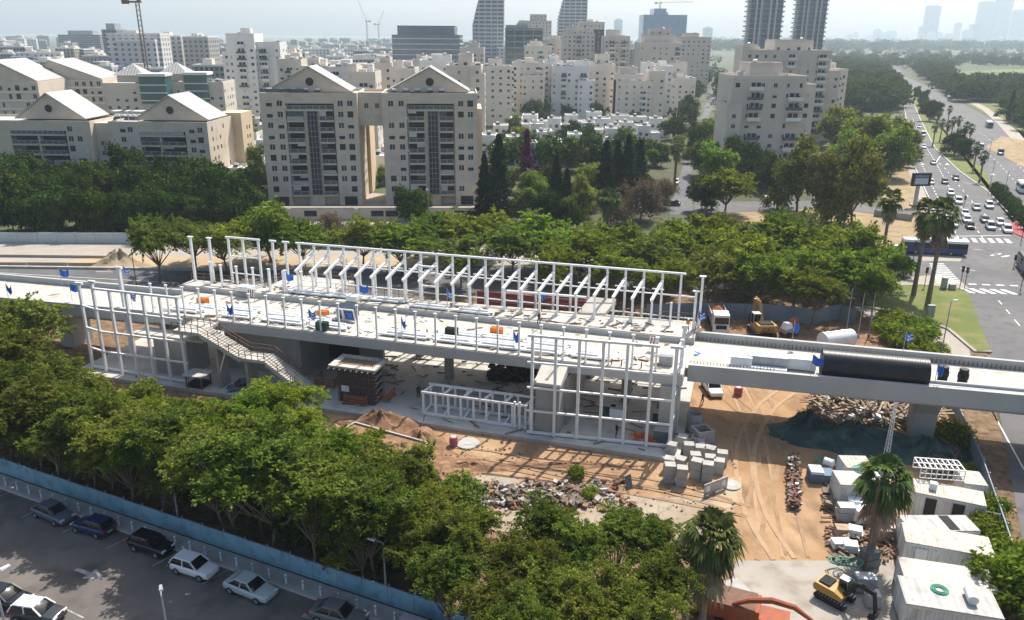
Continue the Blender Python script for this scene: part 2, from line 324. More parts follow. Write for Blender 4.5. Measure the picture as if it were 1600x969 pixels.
# stall lines
b = MB()
for k in range(12):
    p = FA + fdir * (4.5 + 5.6 * k) - fn * 2.15
    q = p - fn * 2.3 - fdir * 0.5
    d = fdir * 0.06
    b.add([p - d, p + d, q + d, q - d], [(0, 3, 2, 1)])
for u, v in ((140, 897), (500, 970)):
    c = P(u, v); f = Vector((0.85, -0.35, 0)).normalized(); n = Vector((-f.y, f.x, 0))
    b.add([c + f * 1.6, c + n * 0.7, c + n * .2, c - f * 1.6 + n * .2, c - f * 1.6 - n * .2, c - n * .2, c - n * 0.7], [(0, 1, 2, 3, 4, 5, 6)])
p, q = P(95, 950), P(130, 967); b.add([p, p + Vector((0, .15, 0)), q + Vector((0, .15, 0)), q], [(3, 2, 1, 0)])
o = b.build('parking_markings', K['paint_worn'], loc=(0, 0, 0.036)); o['kind'] = 'structure'

# ---- highway on the right
HL = [P(1660, 1000), P(1600, 860), P(1560, 640), P(1546, 552), P(1508, 450), P(1481, 378), P(1450, 305), P(1426, 252), P(1419, 200), P(1413, 165), P(1405, 135), P(1385, 112)]
MLf = [P(1600, 358), P(1545, 300), P(1500, 268), P(1462, 232), P(1440, 190), P(1427, 160), P(1414, 140)]
MR = [P(1600, 372), P(1565, 315), P(1535, 262), P(1500, 232), P(1470, 195), P(1445, 160), P(1422, 137)]
HO = [P(1600, 232), P(1565, 195), P(1500, 160), P(1462, 140), P(1410, 118)]
pr = [p for p in HL] + [HO[4], HO[3], HO[2], HO[1], HO[0], Vector((250, 200, 0)), Vector((150, 60, 0)), Vector((60, 20, 0))]
sheet('highway', pr, 0.05, K['asphalt'])
# far carriageway continuing
hd = (HL[-1] - HL[-2]).normalized()
sheet('far_highway', [HL[-1] + Vector((0, -6, 0)), HO[4] + Vector((0, -6, 0)), HO[4] + hd * 900 + Vector((30, 0, 0)), HL[-1] + hd * 900], 0.06, K['asphalt'])
slab('median', MLf + MR[::-1], 0, 0.17, K['lawn'])
def strip(name, pts, w, z, m, off=0.0, thick=None, lift=0.0):
    L_, R_ = [], []
    for i, p in enumerate(pts):
        d = (pts[min(i + 1, len(pts) - 1)] - pts[max(i - 1, 0)]); d.z = 0; d.normalize(); n = Vector((-d.y, d.x, 0))
        L_.append(p + n * (off + w / 2)); R_.append(p + n * (off - w / 2))
    if thick: 
        b = MB()
        for i in range(len(pts) - 1):
            b.hexa([(*R_[i].xy, z), (*R_[i + 1].xy, z), (*L_[i + 1].xy, z), (*L_[i].xy, z), (*R_[i].xy, z + thick), (*R_[i + 1].xy, z + thick), (*L_[i + 1].xy, z + thick), (*L_[i].xy, z + thick)])
        o = b.build(name, m); o['kind'] = 'structure'; return o
    b = MB()
    for i in range(len(pts) - 1): b.add([(*R_[i].xy, z), (*R_[i + 1].xy, z), (*L_[i + 1].xy, z), (*L_[i].xy, z)], [(0, 1, 2, 3)])
    o = b.build(name, m); o['kind'] = 'structure'; return o
strip('median_kerb', MLf, 0.35, 0.02, K['kerb'], 0.2, 0.2)
strip('highway_kerb', HL[5:], 0.35, 0.02, K['kerb'], 0.2, 0.19)
strip('roadside_path', HL[5:9], 2.2, 0.06, K['pave'], 1.6)
strip('roadside_dirt', HL[1:4], 2.2, 0.075, K['litter'], 1.4)
sheet('dry_verge', px((1130, 325), (1290, 325), (1440, 345), (1490, 395), (1380, 392), (1340, 372), (1130, 345)), 0.05, K['drygrass'])
sheet('roadside_verge', px((1365, 345), (1480, 372), (1447, 305), (1424, 252), (1416, 200), (1395, 250), (1385, 290)), 0.045, K['drygrass'])
# right side of the highway
sheet('outer_verge', [HO[0] + Vector((2, -30, 0)), P(1640, 260), P(1700, 200), P(1640, 150), P(1510, 128), HO[3] + Vector((3, 0, 0)), HO[2] + Vector((3, 0, 0)), HO[1] + Vector((3, 0, 0))], 0.06, K['lawn'])
sheet('outer_path', px((1600, 240), (1640, 265), (1590, 205), (1545, 170), (1490, 142), (1482, 143), (1535, 172), (1560, 195)), 0.08, K['pave'])
sheet('sandy_lot', px((1540, 230), (1600, 262), (1650, 262), (1600, 220), (1565, 213)), 0.09, K['drygrass'])
sheet('sports_lawn', px((1490, 112), (1600, 108), (1700, 118), (1700, 140), (1560, 135)), 0.1, K['lawn'])
sheet('court', px((1570, 144), (1640, 142), (1640, 150), (1568, 150)), 0.12, K['pave'])
sheet('side_lot', px((1580, 176), (1660, 172), (1680, 210), (1610, 208)), 0.12, K['conc'])
sheet('park_path', px((1560, 116), (1600, 122), (1640, 130), (1640, 127), (1600, 119), (1565, 114)), 0.14, K['pave'])
# cross street, running behind the station
XN = [P(1512, 452), P(1350, 438), P(700, 440)]; 
sheet('cross_street', [P(1545, 450), P(1480, 378), P(1400, 393), P(1200, 405), P(700, 420), P(300, 424), P(0, 419), P(-200, 418), P(-200, 470), P(0, 470), P(300, 470), P(700, 462), P(1100, 450), P(1350, 442)], 0.035, K['asphalt'])
sheet('building_site_strip', px((-200, 416), (0, 417), (300, 421), (700, 418), (1150, 402), (1150, 385), (700, 388), (300, 378), (0, 376), (-200, 376)), 0.04, K['pave'])
sheet('sand_strip', px((60, 418), (160, 400), (400, 402), (700, 402), (700, 416), (300, 419)), 0.055, K['sand'])
slab('low_kerb_wall', px((-200, 399), (0, 402), (180, 404), (180, 402.4), (0, 400.4), (-200, 397.4)), 0, 0.55, K['pave'])
slab('street_kerb', px((-200, 418.6), (0, 419.5), (300, 423.5), (700, 419.6), (700, 418.4), (300, 422), (0, 418), (-200, 417)), 0, 0.45, K['conc'])
# corner lawn
GT = px((1345, 462), (1352, 447), (1440, 447), (1500, 452), (1511, 456), (1547, 549), (1525, 549), (1482, 514), (1410, 487), (1355, 480))
slab('corner_lawn', GT, 0, 0.16, K['lawn'])
strip('corner_kerb', px((1350, 481.5), (1410, 489), (1482, 516), (1524, 551.5), (1548, 551.5)), 0.5, 0.02, K['pave'], 0, 0.28)
sheet('slip_path', px((1330, 478), (1355, 481), (1410, 489), (1482, 516), (1530, 556), (1440, 560), (1400, 520), (1350, 492)), 0.055, K['pave'])
b = MB()
kp = px((1350, 483.5), (1410, 491), (1482, 518.5), (1528, 555))
for i in range(3):
    a, c = kp[i], kp[i + 1]; n = int((c - a).length / 2.4)
    for k in range(n):
        p = a + (c - a) * ((k + .1) / n); q = a + (c - a) * ((k + .6) / n); d = Vector((0, .16, 0)); b.add([p - d, q - d, q + d, p + d], [(0, 1, 2, 3)])
o = b.build('kerb_paint', K['paint'], loc=(0, 0, 0.06)); o['kind'] = 'structure'
sheet('corner_paving', px((1400, 442), (1408, 446), (1440, 445), (1515, 452), (1505, 443), (1470, 430), (1430, 432)), 0.06, K['pave'])
sheet('island_paving', px((1430, 395), (1505, 402), (1500, 409), (1440, 408)), 0.058, K['pave'])
sheet('red_bed', px((1574, 351), (1590, 347), (1600, 362), (1600, 372), (1585, 366)), 0.19, K['pave_red'])
# painted markings
b = MB()
def quadline(a, c, wd=0.15):
    d = (c - a); d.z = 0; d.normalize(); n = Vector((-d.y, d.x, 0)) * wd / 2
    b.add([a - n, c - n, c + n, a + n], [(0, 1, 2, 3)])
def dashes(pts, on, off, wd=0.18):
    for i in range(len(pts) - 1):
        a, c = pts[i], pts[i + 1]; n = max(1, int((c - a).length / (on + off)))
        for k in range(n):
            p = a + (c - a) * (k / n); q = a + (c - a) * ((k + on / (on + off)) / n); quadline(p, q, wd)
def zebra(a, c, dirv, ln, wd, gap):
    n = int((c - a).length / (wd + gap)); u = (c - a).normalized()
    for k in range(n):
        p = a + u * k * (wd + gap); q = p + u * wd; b.add([p, q, q + dirv * ln, p + dirv * ln], [(0, 1, 2, 3)])
zebra(P(1482, 378), P(1600, 381), Vector((0.32, 0.95, 0)), 4.0, 0.95, 0.85)
quadline(P(1480, 370), P(1580, 368), 0.3)
zebra(P(1516, 458.5), P(1600, 461), Vector((-0.25, 0.95, 0)), 3.0, 0.95, 0.85)
dashes([P(1513, 444.5), P(1600, 447.5)], 1.2, .9, 0.55)
for k in range(10):
    a = P(1452 + k * 1.2, 413 + k * 3.2); c = P(1475 + k * 3.0, 413 + k * 3.2); quadline(a, c, 0.5)
dashes([P(1497, 372), P(1463, 305), P(1438, 252), P(1425, 210)], 2.2, 2.6, 0.22)
dashes([P(1535, 372), P(1492, 310), P(1463, 256), P(1438, 215), P(1426, 185)], 2.2, 2.6, 0.22)
dashes([P(1566, 362), P(1520, 317), P(1478, 265), P(1462, 250)], 2.4, 5.5, 0.2)
quadline(P(1462, 255), P(1472, 240), 0.3)
dashes([P(1600, 300), P(1560, 255), P(1520, 222), P(1480, 185)], 2.2, 5, 0.2)
dashes([P(1600, 268), P(1560, 228), P(1520, 200)], 2.2, 5, 0.2)
dashes([P(1560, 470), P(1585, 500), P(1604, 522)], 1.8, 2.2, 0.16)
dashes([P(1520, 390), P(1600, 396)], 1.2, 5, 0.15)
dashes([P(1500, 420), P(1600, 436)], 1.6, 5, 0.2)
quadline(P(1548, 640), P(1600, 735), 0.17)
quadline(P(1505, 286), P(1518, 288), 0.2); quadline(P(1510, 317), P(1540, 319.5), 0.2)
for u, v in ((1548, 400), (1565, 402), (1552, 399)): quadline(P(u, v), P(u + 12, v - 2), 0.5)
for u, v in ((1441, 258), (1480, 258), (1552, 274), (1540, 284)):
    p = P(u, v); f = Vector((-.45, -.9, 0)); n = Vector((.9, -.45, 0))
    b.add([p, p + n * 1.0 + f * -1.4, p + n * .2 + f * -1.4, p + n * .2 - f * 4, p - n * .2 - f * 4, p - n * .2 + f * -1.4, p - n * 1.0 + f * -1.4], [(0, 1, 2, 3, 4, 5, 6)])
quadline(P(0, 427), P(280, 443), 0.16); dashes([P(150, 425), P(700, 436)], 3, 6, 0.15)
o = b.build('road_markings', K['paint'], loc=(0, 0, 0.075)); o['kind'] = 'structure'
# streets between the buildings
sheet('side_street', [P(1045, 336), P(1085, 336), P(1080, 310), P(1074, 290), P(1108, 180), P(1136, 128), P(1146, 112), P(1128, 112), P(1116, 128), P(1090, 200), P(1056, 292)], 0.05, K['asphalt'])
sheet('garden_street', px((1085, 336), (1085, 316), (1280, 314), (1440, 330), (1440, 340), (1280, 326)), 0.055, K['asphalt'])
sheet('forecourt', px((380, 352), (420, 318), (440, 300), (560, 300), (760, 318), (760, 352)), 0.05, K['pave'])

# wheel ruts pressed into the bare ground
def curve_pts(uv, n=14):
    q = [P(u, v) for u, v in uv]; out = []
    for i in range(n + 1):
        t = i / n * (len(q) - 1); k = min(int(t), len(q) - 2); f = t - k
        p0, p1, p2, p3 = q[max(k - 1, 0)], q[k], q[k + 1], q[min(k + 2, len(q) - 1)]
        out.append(.5 * ((2 * p1) + (p2 - p0) * f + (2 * p0 - 5 * p1 + 4 * p2 - p3) * f * f + (3 * p1 - p0 - 3 * p2 + p3) * f ** 3))
    return out
K['rut'] = pm('wheel_rut', (0.25, 0.150, 0.082), (0.34, 0.225, 0.135), .7, .95, .4); K['rut_pale'] = pm('wheel_rut_pale', (0.39, 0.265, 0.16), (0.33, 0.215, 0.125), .7, .95, .4)
for i, uv in enumerate([((1150, 604), (1175, 660), (1190, 740), (1205, 870)), ((1180, 604), (1200, 650), (1200, 730), (1180, 800), (1165, 872)), ((1130, 612), (1160, 640), (1215, 690), (1225, 780), (1245, 870)), ((1230, 612), (1195, 640), (1165, 700), (1175, 790), (1225, 875)), ((690, 705), (780, 715), (900, 742), (1030, 760), (1140, 790)), ((700, 722), (800, 728), (920, 752), (1060, 778), (1170, 800))]):
    pts = curve_pts(uv)
    for off in (-.95, .95): strip('wheel_rut', pts, .34 + .12 * (i % 2), .075 + .006 * i + (.003 if off > 0 else 0), K['rut'] if i % 3 else K['rut_pale'], off)

sheet('garden_ground', px((752, 350), (1040, 345), (1055, 290), (1092, 195), (760, 195)), .035, K['garden'])
sheet('garden_ground', px((1088, 312), (1440, 318), (1400, 250), (1300, 205), (1120, 205), (1088, 280)), .035, K['garden'])
# ================================================================== the unfinished station and its viaduct
SO = Vector((-39.53, 96.83, 0)); SA = R(-16.16)
se1 = Vector((math.cos(SA), math.sin(SA), 0)); se2 = Vector((-se1.y, se1.x, 0))
def S(s, t, z=0.0): return SO + se1 * s + se2 * t + Vector((0, 0, z))
def toS(p):
    d = p - SO; return (d.dot(se1), d.dot(se2))
def lerp(a, b, k): return a + (b - a) * k

st = thing('rail_station', 'unfinished grey concrete rail station with long pale platforms', 'station', SO, SA)
b = MB(); b.b2(-17.5, 61.2, -5.3, 24, 0, 0.5); b.build('floor_slab', K['conc_floor'], st)
# platforms and the track trench between them
b = MB()
b.b2(-9, 60.6, 0, 3.4, 6.6, 8.0); b.build('near_platform', K['conc_deck'], st)
b = MB(); b.b2(-9, 60.6, -0.12, -0.003, 6.65, 7.9)
b.build('edge_beam', K['conc_beam'], st)
b = MB(); b.b2(-11, 61.2, 3.41, 10.9, 6.3, 7.45); b.build('track_deck', K['conc_deck'], st)
b = MB()
b.add([(-12, 11, 6.6), (61.0, 11, 6.6), (61.0, 17.2, 6.6), (34, 15.6, 6.6), (12, 14.6, 6.6), (-12, 13.6, 6.6), (-12, 11, 8.2), (61.0, 11, 8.2), (61.0, 17.2, 8.2), (34, 15.6, 8.2), (12, 14.6, 8.2), (-12, 13.6, 8.2)],
      [(5, 4, 3, 2, 1, 0), (6, 7, 8, 9, 10, 11), (0, 1, 7, 6), (1, 2, 8, 7), (2, 3, 9, 8), (3, 4, 10, 9), (4, 5, 11, 10), (5, 0, 6, 11)])
b.b2(0.5, 11.0, 14.0, 20.2, 6.6, 8.18)
b.build('far_platform', K['conc_deck'], st)
b = MB(); b.b2(-12, 61.0, 10.86, 10.995, 7.3, 8.1); b.build('platform_edge_wall', K['conc_beam'], st)
# columns, walls, shaft under the platforms
for s, t in ((30.6, 7.4), (43, 7.4), (53.6, 7.4), (36, 13.5), (48, 13.5), (58, 13.5), (24, 13.5)):
    b = MB(); b.tube([(s, t, 0.5), (s, t, 6.4)], 0.62, 14); b.build('column', K['conc_wall'], st, smooth=False)
b = MB(); b.b2(1.0, 11.4, 2.2, 2.8, 0.5, 6.6)
for k in range(4): b.b2(1.6 + 2.6 * k, 1.63 + 2.6 * k, 2.185, 2.199, 0.5, 6.6)
b.build('concourse_wall', K['conc_wall'], st)
b = MB(); b.b2(11.4, 12.2, 2.2, 12, 0.5, 6.6); b.build('cross_wall', K['conc_wall'], st)
b = MB(); b.b2(17.0, 20.5, 9.0, 9.6, 0.5, 6.4); b.build('inner_wall', K['conc_wall'], st)
b = MB(); b.b2(12.25, 17.0, 9.3, 9.5, 0.5, 6.3); b.build('dark_doorway', K['dark'], st)
b = MB(); b.b2(-9, -8.2, 2.0, 12, 0.5, 6.3); b.build('abutment_wall', K['conc_wall'], st)
b = MB(); b.b2(-6.6, -1.6, -2.2, 2.0, 0.5, 5.6)
for k in range(5): b.b2(-6.2 + k, -6.17 + k, -2.215, -2.2, 0.5, 5.6)
b.build('lift_room', K['conc_wall'], st)
b = MB(); b.b2(-9.4, 1.2, -2.5, -0.13, 5.62, 5.95); b.build('landing_slab', K['conc_deck'], st)
b = MB(); b.b2(45.05, 47.75, -3.85, -0.15, 0.5, 6.4); b.build('stair_tower', K['conc_wall'], st)
b = MB(); b.hexa([(44.9, -4.0, 6.41), (47.9, -4.0, 6.41), (47.9, -0.14, 6.41), (44.9, -0.14, 6.41), (44.9, -4.0, 6.75), (47.9, -4.0, 6.75), (47.9, -0.14, 7.7), (44.9, -0.14, 7.7)])
b.b2(44.9, 45.1, -4.0, -0.2, 6.8, 7.0); b.build('stair_tower_roof', K['conc_deck'], st)
b = MB(); b.b2(58.3, 60.2, -0.6, 1.6, 0.5, 6.6); b.build('end_wall', K['conc_wall'], st)
b = MB(); b.b2(47.76, 48.1, -1.0, 9, 0.5, 6.3); b.build('partition_wall', K['conc_wall'], st)
# front stairs going down from the near platform towards the right
b = MB()
def flight(s0, z0, s1, z1, t0, t1, n):
    for k in range(n):
        a, c = lerp(s0, s1, k / n), lerp(s0, s1, (k + 1) / n); z = lerp(z0, z1, (k + .5) / n)
        b.hexa([(a, t0, z - .55), (c, t0, z - .55 - (z0 - z1) / n), (c, t1, z - .55 - (z0 - z1) / n), (a, t1, z - .55), (a, t0, z), (c, t0, z), (c, t1, z), (a, t1, z)])
b.b2(-1.5, 2.2, -4.3, -0.14, 7.4, 7.8)
flight(2.2, 7.8, 7.7, 5.2, -4.3, -1.9, 16)
b.b2(7.7, 11.2, -4.3, -1.9, 4.8, 5.2)
flight(11.2, 5.1, 18.0, 0.6, -4.3, -1.9, 24)
b.build('staircase', K['conc_deck'], st)
b = MB(); b.b2(8.1, 8.5, -4.0, -2.1, 0.5, 4.8); b.build('stair_support', K['conc_wall'], st)
b = MB(); b.b2(4.0, 4.4, -4.0, -2.1, 0.5, 6.2); b.build('stair_support', K['conc_wall'], st)
b = MB()
for t in (-4.35, -1.85):
    for p, q in (((2.2, t, 7.8), (7.7, t, 5.2)), ((7.7, t, 5.2), (11.2, t, 5.2)), ((11.2, t, 5.1), (18, t, .6)), ((-1.5, t, 7.8), (2.2, t, 7.8))):
        for h in (0.55, 1.05): b.bar((p[0], p[1], p[2] + h), (q[0], q[1], q[2] + h), 0.06)
        for k in range(5):
            m = Vector(p).lerp(Vector(q), k / 4); b.bar(m, m + Vector((0, 0, 1.1)), 0.07)
b.build('stair_railing', K['rust'], st)
b = MB(); b.b2(30, 47, 20.5, 20.7, .5, 8.4); b.build('red_barrier', pm('barrier_red', (0.16, .03, .035), (.1, .03, .03), .6, .8), st)
# rear ramp / stairs up to the far platform
b = MB(); b.hexa([(45.5, 15.6, 7.9), (49.0, 15.6, 7.9), (50.0, 19.6, 8.6), (46.5, 19.6, 8.6), (45.5, 15.6, 8.25), (49.0, 15.6, 8.25), (50.0, 19.6, 9.4), (46.5, 19.6, 9.4)])
b.build('rear_ramp', K['conc_deck'], st)
# safety rails round the platforms
b = MB()
def rail(s0, t0, s1, t1, z, n):
    for h in (0.55, 1.1): b.bar((s0, t0, z + h), (s1, t1, z + h), 0.05)
    for k in range(n + 1): b.bar((lerp(s0, s1, k / n), lerp(t0, t1, k / n), z), (lerp(s0, s1, k / n), lerp(t0, t1, k / n), z + 1.15), 0.06)
rail(12, 14.45, 46, 16.2, 8.2, 16); rail(51, 16.4, 60.8, 17.0, 8.2, 6); rail(-12, 13.4, 0.5, 13.9, 8.2, 6); rail(.5, 20.1, 11, 20.1, 8.2, 5); rail(11, 14.6, 11, 20.1, 8.2, 3); rail(.5, 14.1, .5, 20.1, 8.2, 3)
rail(60.9, 11.2, 60.9, 17.0, 8.2, 4)
b.build('safety_railing', K['rust'], st)
# thin shadow-casting starter bars and deck drains are small; steel plates on the deck
b = MB()
for k in range(6): b.b2(51.5 + 1.1 * k, 51.62 + 1.1 * k, .5, .62, 8.0, 8.7)
b.build('anchor_bolts', K['rust'], st)

# ---- viaducts at both ends
vd = thing('concrete_viaduct', 'long concrete rail viaduct crossing over the road to the right of the station', 'viaduct', S(61, 3, 0), 0)
def loc_(p): return p - vd.location
a0, a1 = S(60.9, 3.1), S(60.9, 13.1); c0, c1 = P(1600, 617, 8), P(1600, 570, 8); c0.z = c1.z = 0
c0 = a0 + (c0 - a0) * 1.45; c1 = a1 + (c1 - a1) * 1.45
def seg(b, p, q, wd, z0, z1, side=1):
    d = (q - p).normalized(); n = Vector((-d.y, d.x, 0)) * wd * side
    pts = [p, q, q + n, p + n] if side > 0 else [p + n, q + n, q, p]
    b.hexa([(*x.xy, z0) for x in pts] + [(*x.xy, z1) for x in pts])
class WB(MB):
    def build(s, name, mats, parent=None, **k):
        return MB.build(s, name, mats, parent, loc=(-Vector(parent.location)) if parent else None, **k)
b = WB(); pts = [a0, c0, c1, a1]; b.prism([(p.x, p.y) for p in pts], 6.55, 7.3); b.build('deck', K['conc_deck'], vd)
b = WB(); seg(b, a0, c0, 0.5, 6.15, 8.15, -1); b.build('parapet_near', K['conc_beam'], vd).name = 'parapet'
b = WB(); seg(b, a1, c1, 0.5, 6.3, 8.3, 1); b.build('parapet', K['conc_beam'], vd)
b = WB()
m0, m1 = (a0 + a1) / 2, (c0 + c1) / 2
dv = (m1 - m0).normalized(); nv = Vector((-dv.y, dv.x, 0))
pts = [m0 - nv * 2.6, m1 - nv * 2.6, m1 + nv * 2.6, m0 + nv * 2.6]; b.prism([(p.x, p.y) for p in pts], 4.9, 6.54); b.build('box_girder', K['conc_beam'], vd)
for u, v in ((1440, 690),):
    pc = P(u, v); k = (pc - m0).dot(dv); pc = m0 + dv * k
    b = WB()
    for z0, w0, z1, w1 in ((0, 1.45, 3.4, 1.45), (3.4, 1.45, 4.9, 2.3)):
        q = lambda ww, z: [(*(pc + dv * x * 1.15 + nv * y * ww).xy, z) for x, y in ((-1, -1), (1, -1), (1, 1), (-1, 1))]
        b.hexa(q(w0, z0) + q(w1, z1))
    b.build('pier', K['conc_wall'], vd)
pc2 = m0 + dv * 46
b = WB(); b.hexa([(*(pc2 + dv * x * 1.2 + nv * y * 1.5).xy, z) for z in (0, 4.9) for x, y in ((-1, -1), (1, -1), (1, 1), (-1, 1))]); b.build('pier', K['conc_wall'], vd)
b = WB()
n = 110
for k in range(n):
    p = a1.lerp(c1, k / n) - nv * 0.25; b.bar((*p.xy, 7.3), (*p.xy, 7.85), 0.07)
for k in range(26):
    p = a0.lerp(c0, 0.005 + k / n * .8) + nv * 0.3; b.bar((*p.xy, 7.3), (*p.xy, 8.35), 0.06)
b.build('starter_bars', K['rust'], vd, kind='stuff')

vl = thing('concrete_viaduct', 'pale concrete viaduct leaving the station to the left edge', 'viaduct', S(-10, 5, 0), 0)
f0, f1 = S(-10.5, 8.9), P(-60, 425, 8); f1.z = 0; n0, n1 = S(-9.2, 1.6), S(-34, 0.2)
n1 = n0 + (n1 - n0) * 1.8; f1 = f0 + (f1 - f0) * 1.3
b = WB(); b.prism([(p.x, p.y) for p in (n0, f0, f1, n1)], 6.4, 7.3); b.build('deck', K['conc_deck'], vl)
b = WB(); seg(b, n1, n0, 0.5, 6.0, 7.7, -1); b.build('parapet', K['conc_beam'], vl)
b = WB(); seg(b, f1, f0, 0.45, 6.2, 8.15, 1); b.build('parapet', K['conc_beam'], vl)
b = WB(); q0, q1 = (n0 + f0) / 2, (n1 + f1) / 2; d_ = (q1 - q0).normalized(); n_ = Vector((-d_.y, d_.x, 0))
b.prism([(p.x, p.y) for p in (q0 - n_ * 2, q1 - n_ * 2, q1 + n_ * 2, q0 + n_ * 2)][::1], 4.8, 6.39); b.build('box_girder', K['conc_beam'], vl)
b = WB(); pc = q0 + d_ * 16; b.box((pc.x, pc.y, 2.4), (2.4, 3.4, 4.8), SA); b.build('pier', K['conc_wall'], vl)

# ---- white steel frames
sp = 2.54
def beamS(b, s0, t0, z0, s1, t1, z1, w=.22, h=None): b.bar((s0, t0, z0), (s1, t1, z1), w, h)
def frame_thing(name, label, s, t, cat='steel frame'): 
    return thing(name, label, cat, S(s, t, 0), SA)
def steel(parent, name, items, w=0.28):
    b = MB(); ox = toS(parent.location)
    for it in items:
        p, q = it[0], it[1]; ww = it[2] if len(it) > 2 else w
        b.bar((p[0] - ox[0], p[1] - ox[1], p[2]), (q[0] - ox[0], q[1] - ox[1], q[2]), ww)
    return b.build(name, K['steel'], parent)
# front frame at the right end
fr = frame_thing('facade_frame', 'tall white steel facade frame standing in front of the station at its right end', 44.7, -4)
xs = [44.75 + sp * k for k in range(6)]
ft = lambda s: lerp(-4.3, -3.2, (s - 44.7) / 15.2)
zt = 12.3
for s in xs: steel(fr, 'post', [((s, ft(s), .5), (s, ft(s), zt))], .3)
steel(fr, 'post', [((59.9, -2.6, .5), (59.9, -2.6, 12.0))], .36)
steel(fr, 'post_cap', [((59.2, -2.6, 12.1), (60.5, -2.6, 12.1))], .3)
steel(fr, 'post', [((60.2, 2.2, .5), (60.2, 2.2, 12.6))], .32); steel(fr, 'post_cap', [((59.9, 2.2, 12.75), (60.6, 2.2, 12.75))], .35)
steel(fr, 'top_beam', [((44.2, ft(44.2), zt), (58.2, ft(58.2), zt))], .26)
for z in (3.4, 6.2, 9.2): 
    steel(fr, 'rail', [((44.2, ft(44.2) - .02, z), (59.9, ft(59.9) - .02, z))], .2)
for z in (3.4, 6.2, 9.2, 11.6): steel(fr, 'side_rail', [((59.9, -2.6, z), (60.2, 2.2, z))], .18)
steel(fr, 'bottom_rail', [((44.2, ft(44.2), .75), (59.9, -3.0, .75))], .26)
# front frame at the left end
fl = frame_thing('facade_frame', 'tall white steel facade frame before the lift room at the left end of the station', -13, -4)
xs = [-13.15 + 2.5 * k for k in range(6)]
fz = 12.0
for s in xs: steel(fl, 'post', [((s, -3.95, .5), (s, -3.95, fz))], .3)
steel(fl, 'post', [((-16.0, -3.2, .5), (-16.0, -3.2, 12.1))], .3)
steel(fl, 'post_cap', [((-16.5, -3.2, 12.2), (-15.4, -3.2, 12.2))], .3); steel(fl, 'post_cap', [((-13.6, -3.95, 12.9), (-12.6, -3.95, 12.9))], .3)
steel(fl, 'post', [((-13.15, -3.95, fz), (-13.15, -3.95, 12.9))], .3)
steel(fl, 'post', [((-14.2, 2.0, .5), (-14.2, 2.0, 12.9))], .4); steel(fl, 'post_cap', [((-14.6, 2, 13.0), (-13.7, 2, 13.0))], .35)
steel(fl, 'top_beam', [((-13.15, -3.95, fz), (-.3, -3.95, fz))], .26)
for z in (3.4, 6.2, 9.2):
    steel(fl, 'rail', [((-13.4, -3.97, z), (-.2, -3.97, z))], .2); steel(fl, 'side_rail', [((-16, -3.2, z), (-13.15, -3.95, z))], .2)
steel(fl, 'bottom_rail', [((-16, -3.4, .75), (-.2, -3.95, .75))], .26)
# rear canopy frame along the far platform
rc = frame_thing('canopy_frame', 'long white steel canopy frame with sloping rafters behind the far platform', -2, 16, 'steel frame')
bt = lambda s: lerp(16.2, 20.3, max(0, s - 4) / 52); btz = lambda s: lerp(14.3, 13.4, max(0, s - 4) / 52); bf = lambda s: lerp(12.4, 14.5, max(0, s - 2) / 52); mz = lambda s: lerp(11.7, 10.5, max(0, s - 4) / 52); lz = lambda s: lerp(8.9, 7.5, max(0, s - 4) / 52)
def solve_s(u, tf, z):     # place on the frame line that lies under a given bearing
    lo, hi = -30.0, 80.0
    for _ in range(40):
        m = (lo + hi) / 2; p = S(m, tf(m), z); q = Zat(u, 400, p.y).x
        if p.x < q: lo = m
        else: hi = m
    return m
PXS = [358.7, 381, 405, 427, 447, 467.7, 491, 513.6, 536.7, 560, 583.7, 607.6, 632, 657, 681.8, 706.5, 732, 758, 785, 811, 838, 865.6, 893, 921.5, 950, 979, 1008, 1037.5, 1067]
bs = [solve_s(u + .4, bt, 12) for u in PXS]
for i, s in enumerate(bs):
    steel(rc, 'post', [((s, bt(s), .5), (s, bt(s), btz(s)))], .28)
    if i >= 4: 
        fs_ = s - 0.6; ftt = bf(s)
        steel(rc, 'front_post', [((fs_ , ftt, 8.2), (fs_, ftt, 11.28))], .26)
        if 6 <= i < 28:
            rft = steel(rc, 'rafter', [((s, bt(s) - .15, btz(s) - 1.1), (s - .65, bf(s) - .5, 11.45))], .32)
            steel(rc, 'cleat', [((s - 1.0, lerp(bt(s), bf(s), .45), lerp(btz(s) - 1.1, 11.45, .45)), (s + .5, lerp(bt(s), bf(s), .45), lerp(btz(s) - 1.1, 11.45, .45)))], .13)
steel(rc, 'top_beam', [((bs[5] - .5, bt(bs[5]), btz(bs[5]) + .1), (bs[-1] + .6, bt(bs[-1]), btz(bs[-1]) + .1))], .24)
steel(rc, 'top_beam', [((bs[0] - .4, bt(bs[0]), btz(bs[0]) + .1), (bs[2] + .3, bt(bs[2]), btz(bs[2]) + .1))], .24)
for a_ in (bs[3], bs[4]): steel(rc, 'post_cap', [((a_ - .5, bt(a_), btz(a_) + .1), (a_ + .6, bt(a_), btz(a_) + .1))], .24)
steel(rc, 'middle_rail', [((bs[5], bt(bs[5]) - .1, mz(bs[5])), (60.3, bt(60) - .1, mz(60)))], .15)
steel(rc, 'middle_rail', [((bs[0], bt(bs[0]) - .1, 11.6), (bs[2], bt(bs[2]) - .1, 11.6))], .15)
steel(rc, 'low_rail', [((bs[5], bt(bs[5]) - .1, lz(bs[5])), (60.3, bt(60) - .1, lz(60)))], .14)
steel(rc, 'low_rail', [((bs[0], bt(bs[0]) - .1, 9.0), (bs[2], bt(bs[2]) - .1, 9.0))], .14)
steel(rc, 'front_beam', [((36.5, bf(36.5) - .3, 11.15), (47, bf(47) - .3, 11.15))], .24)
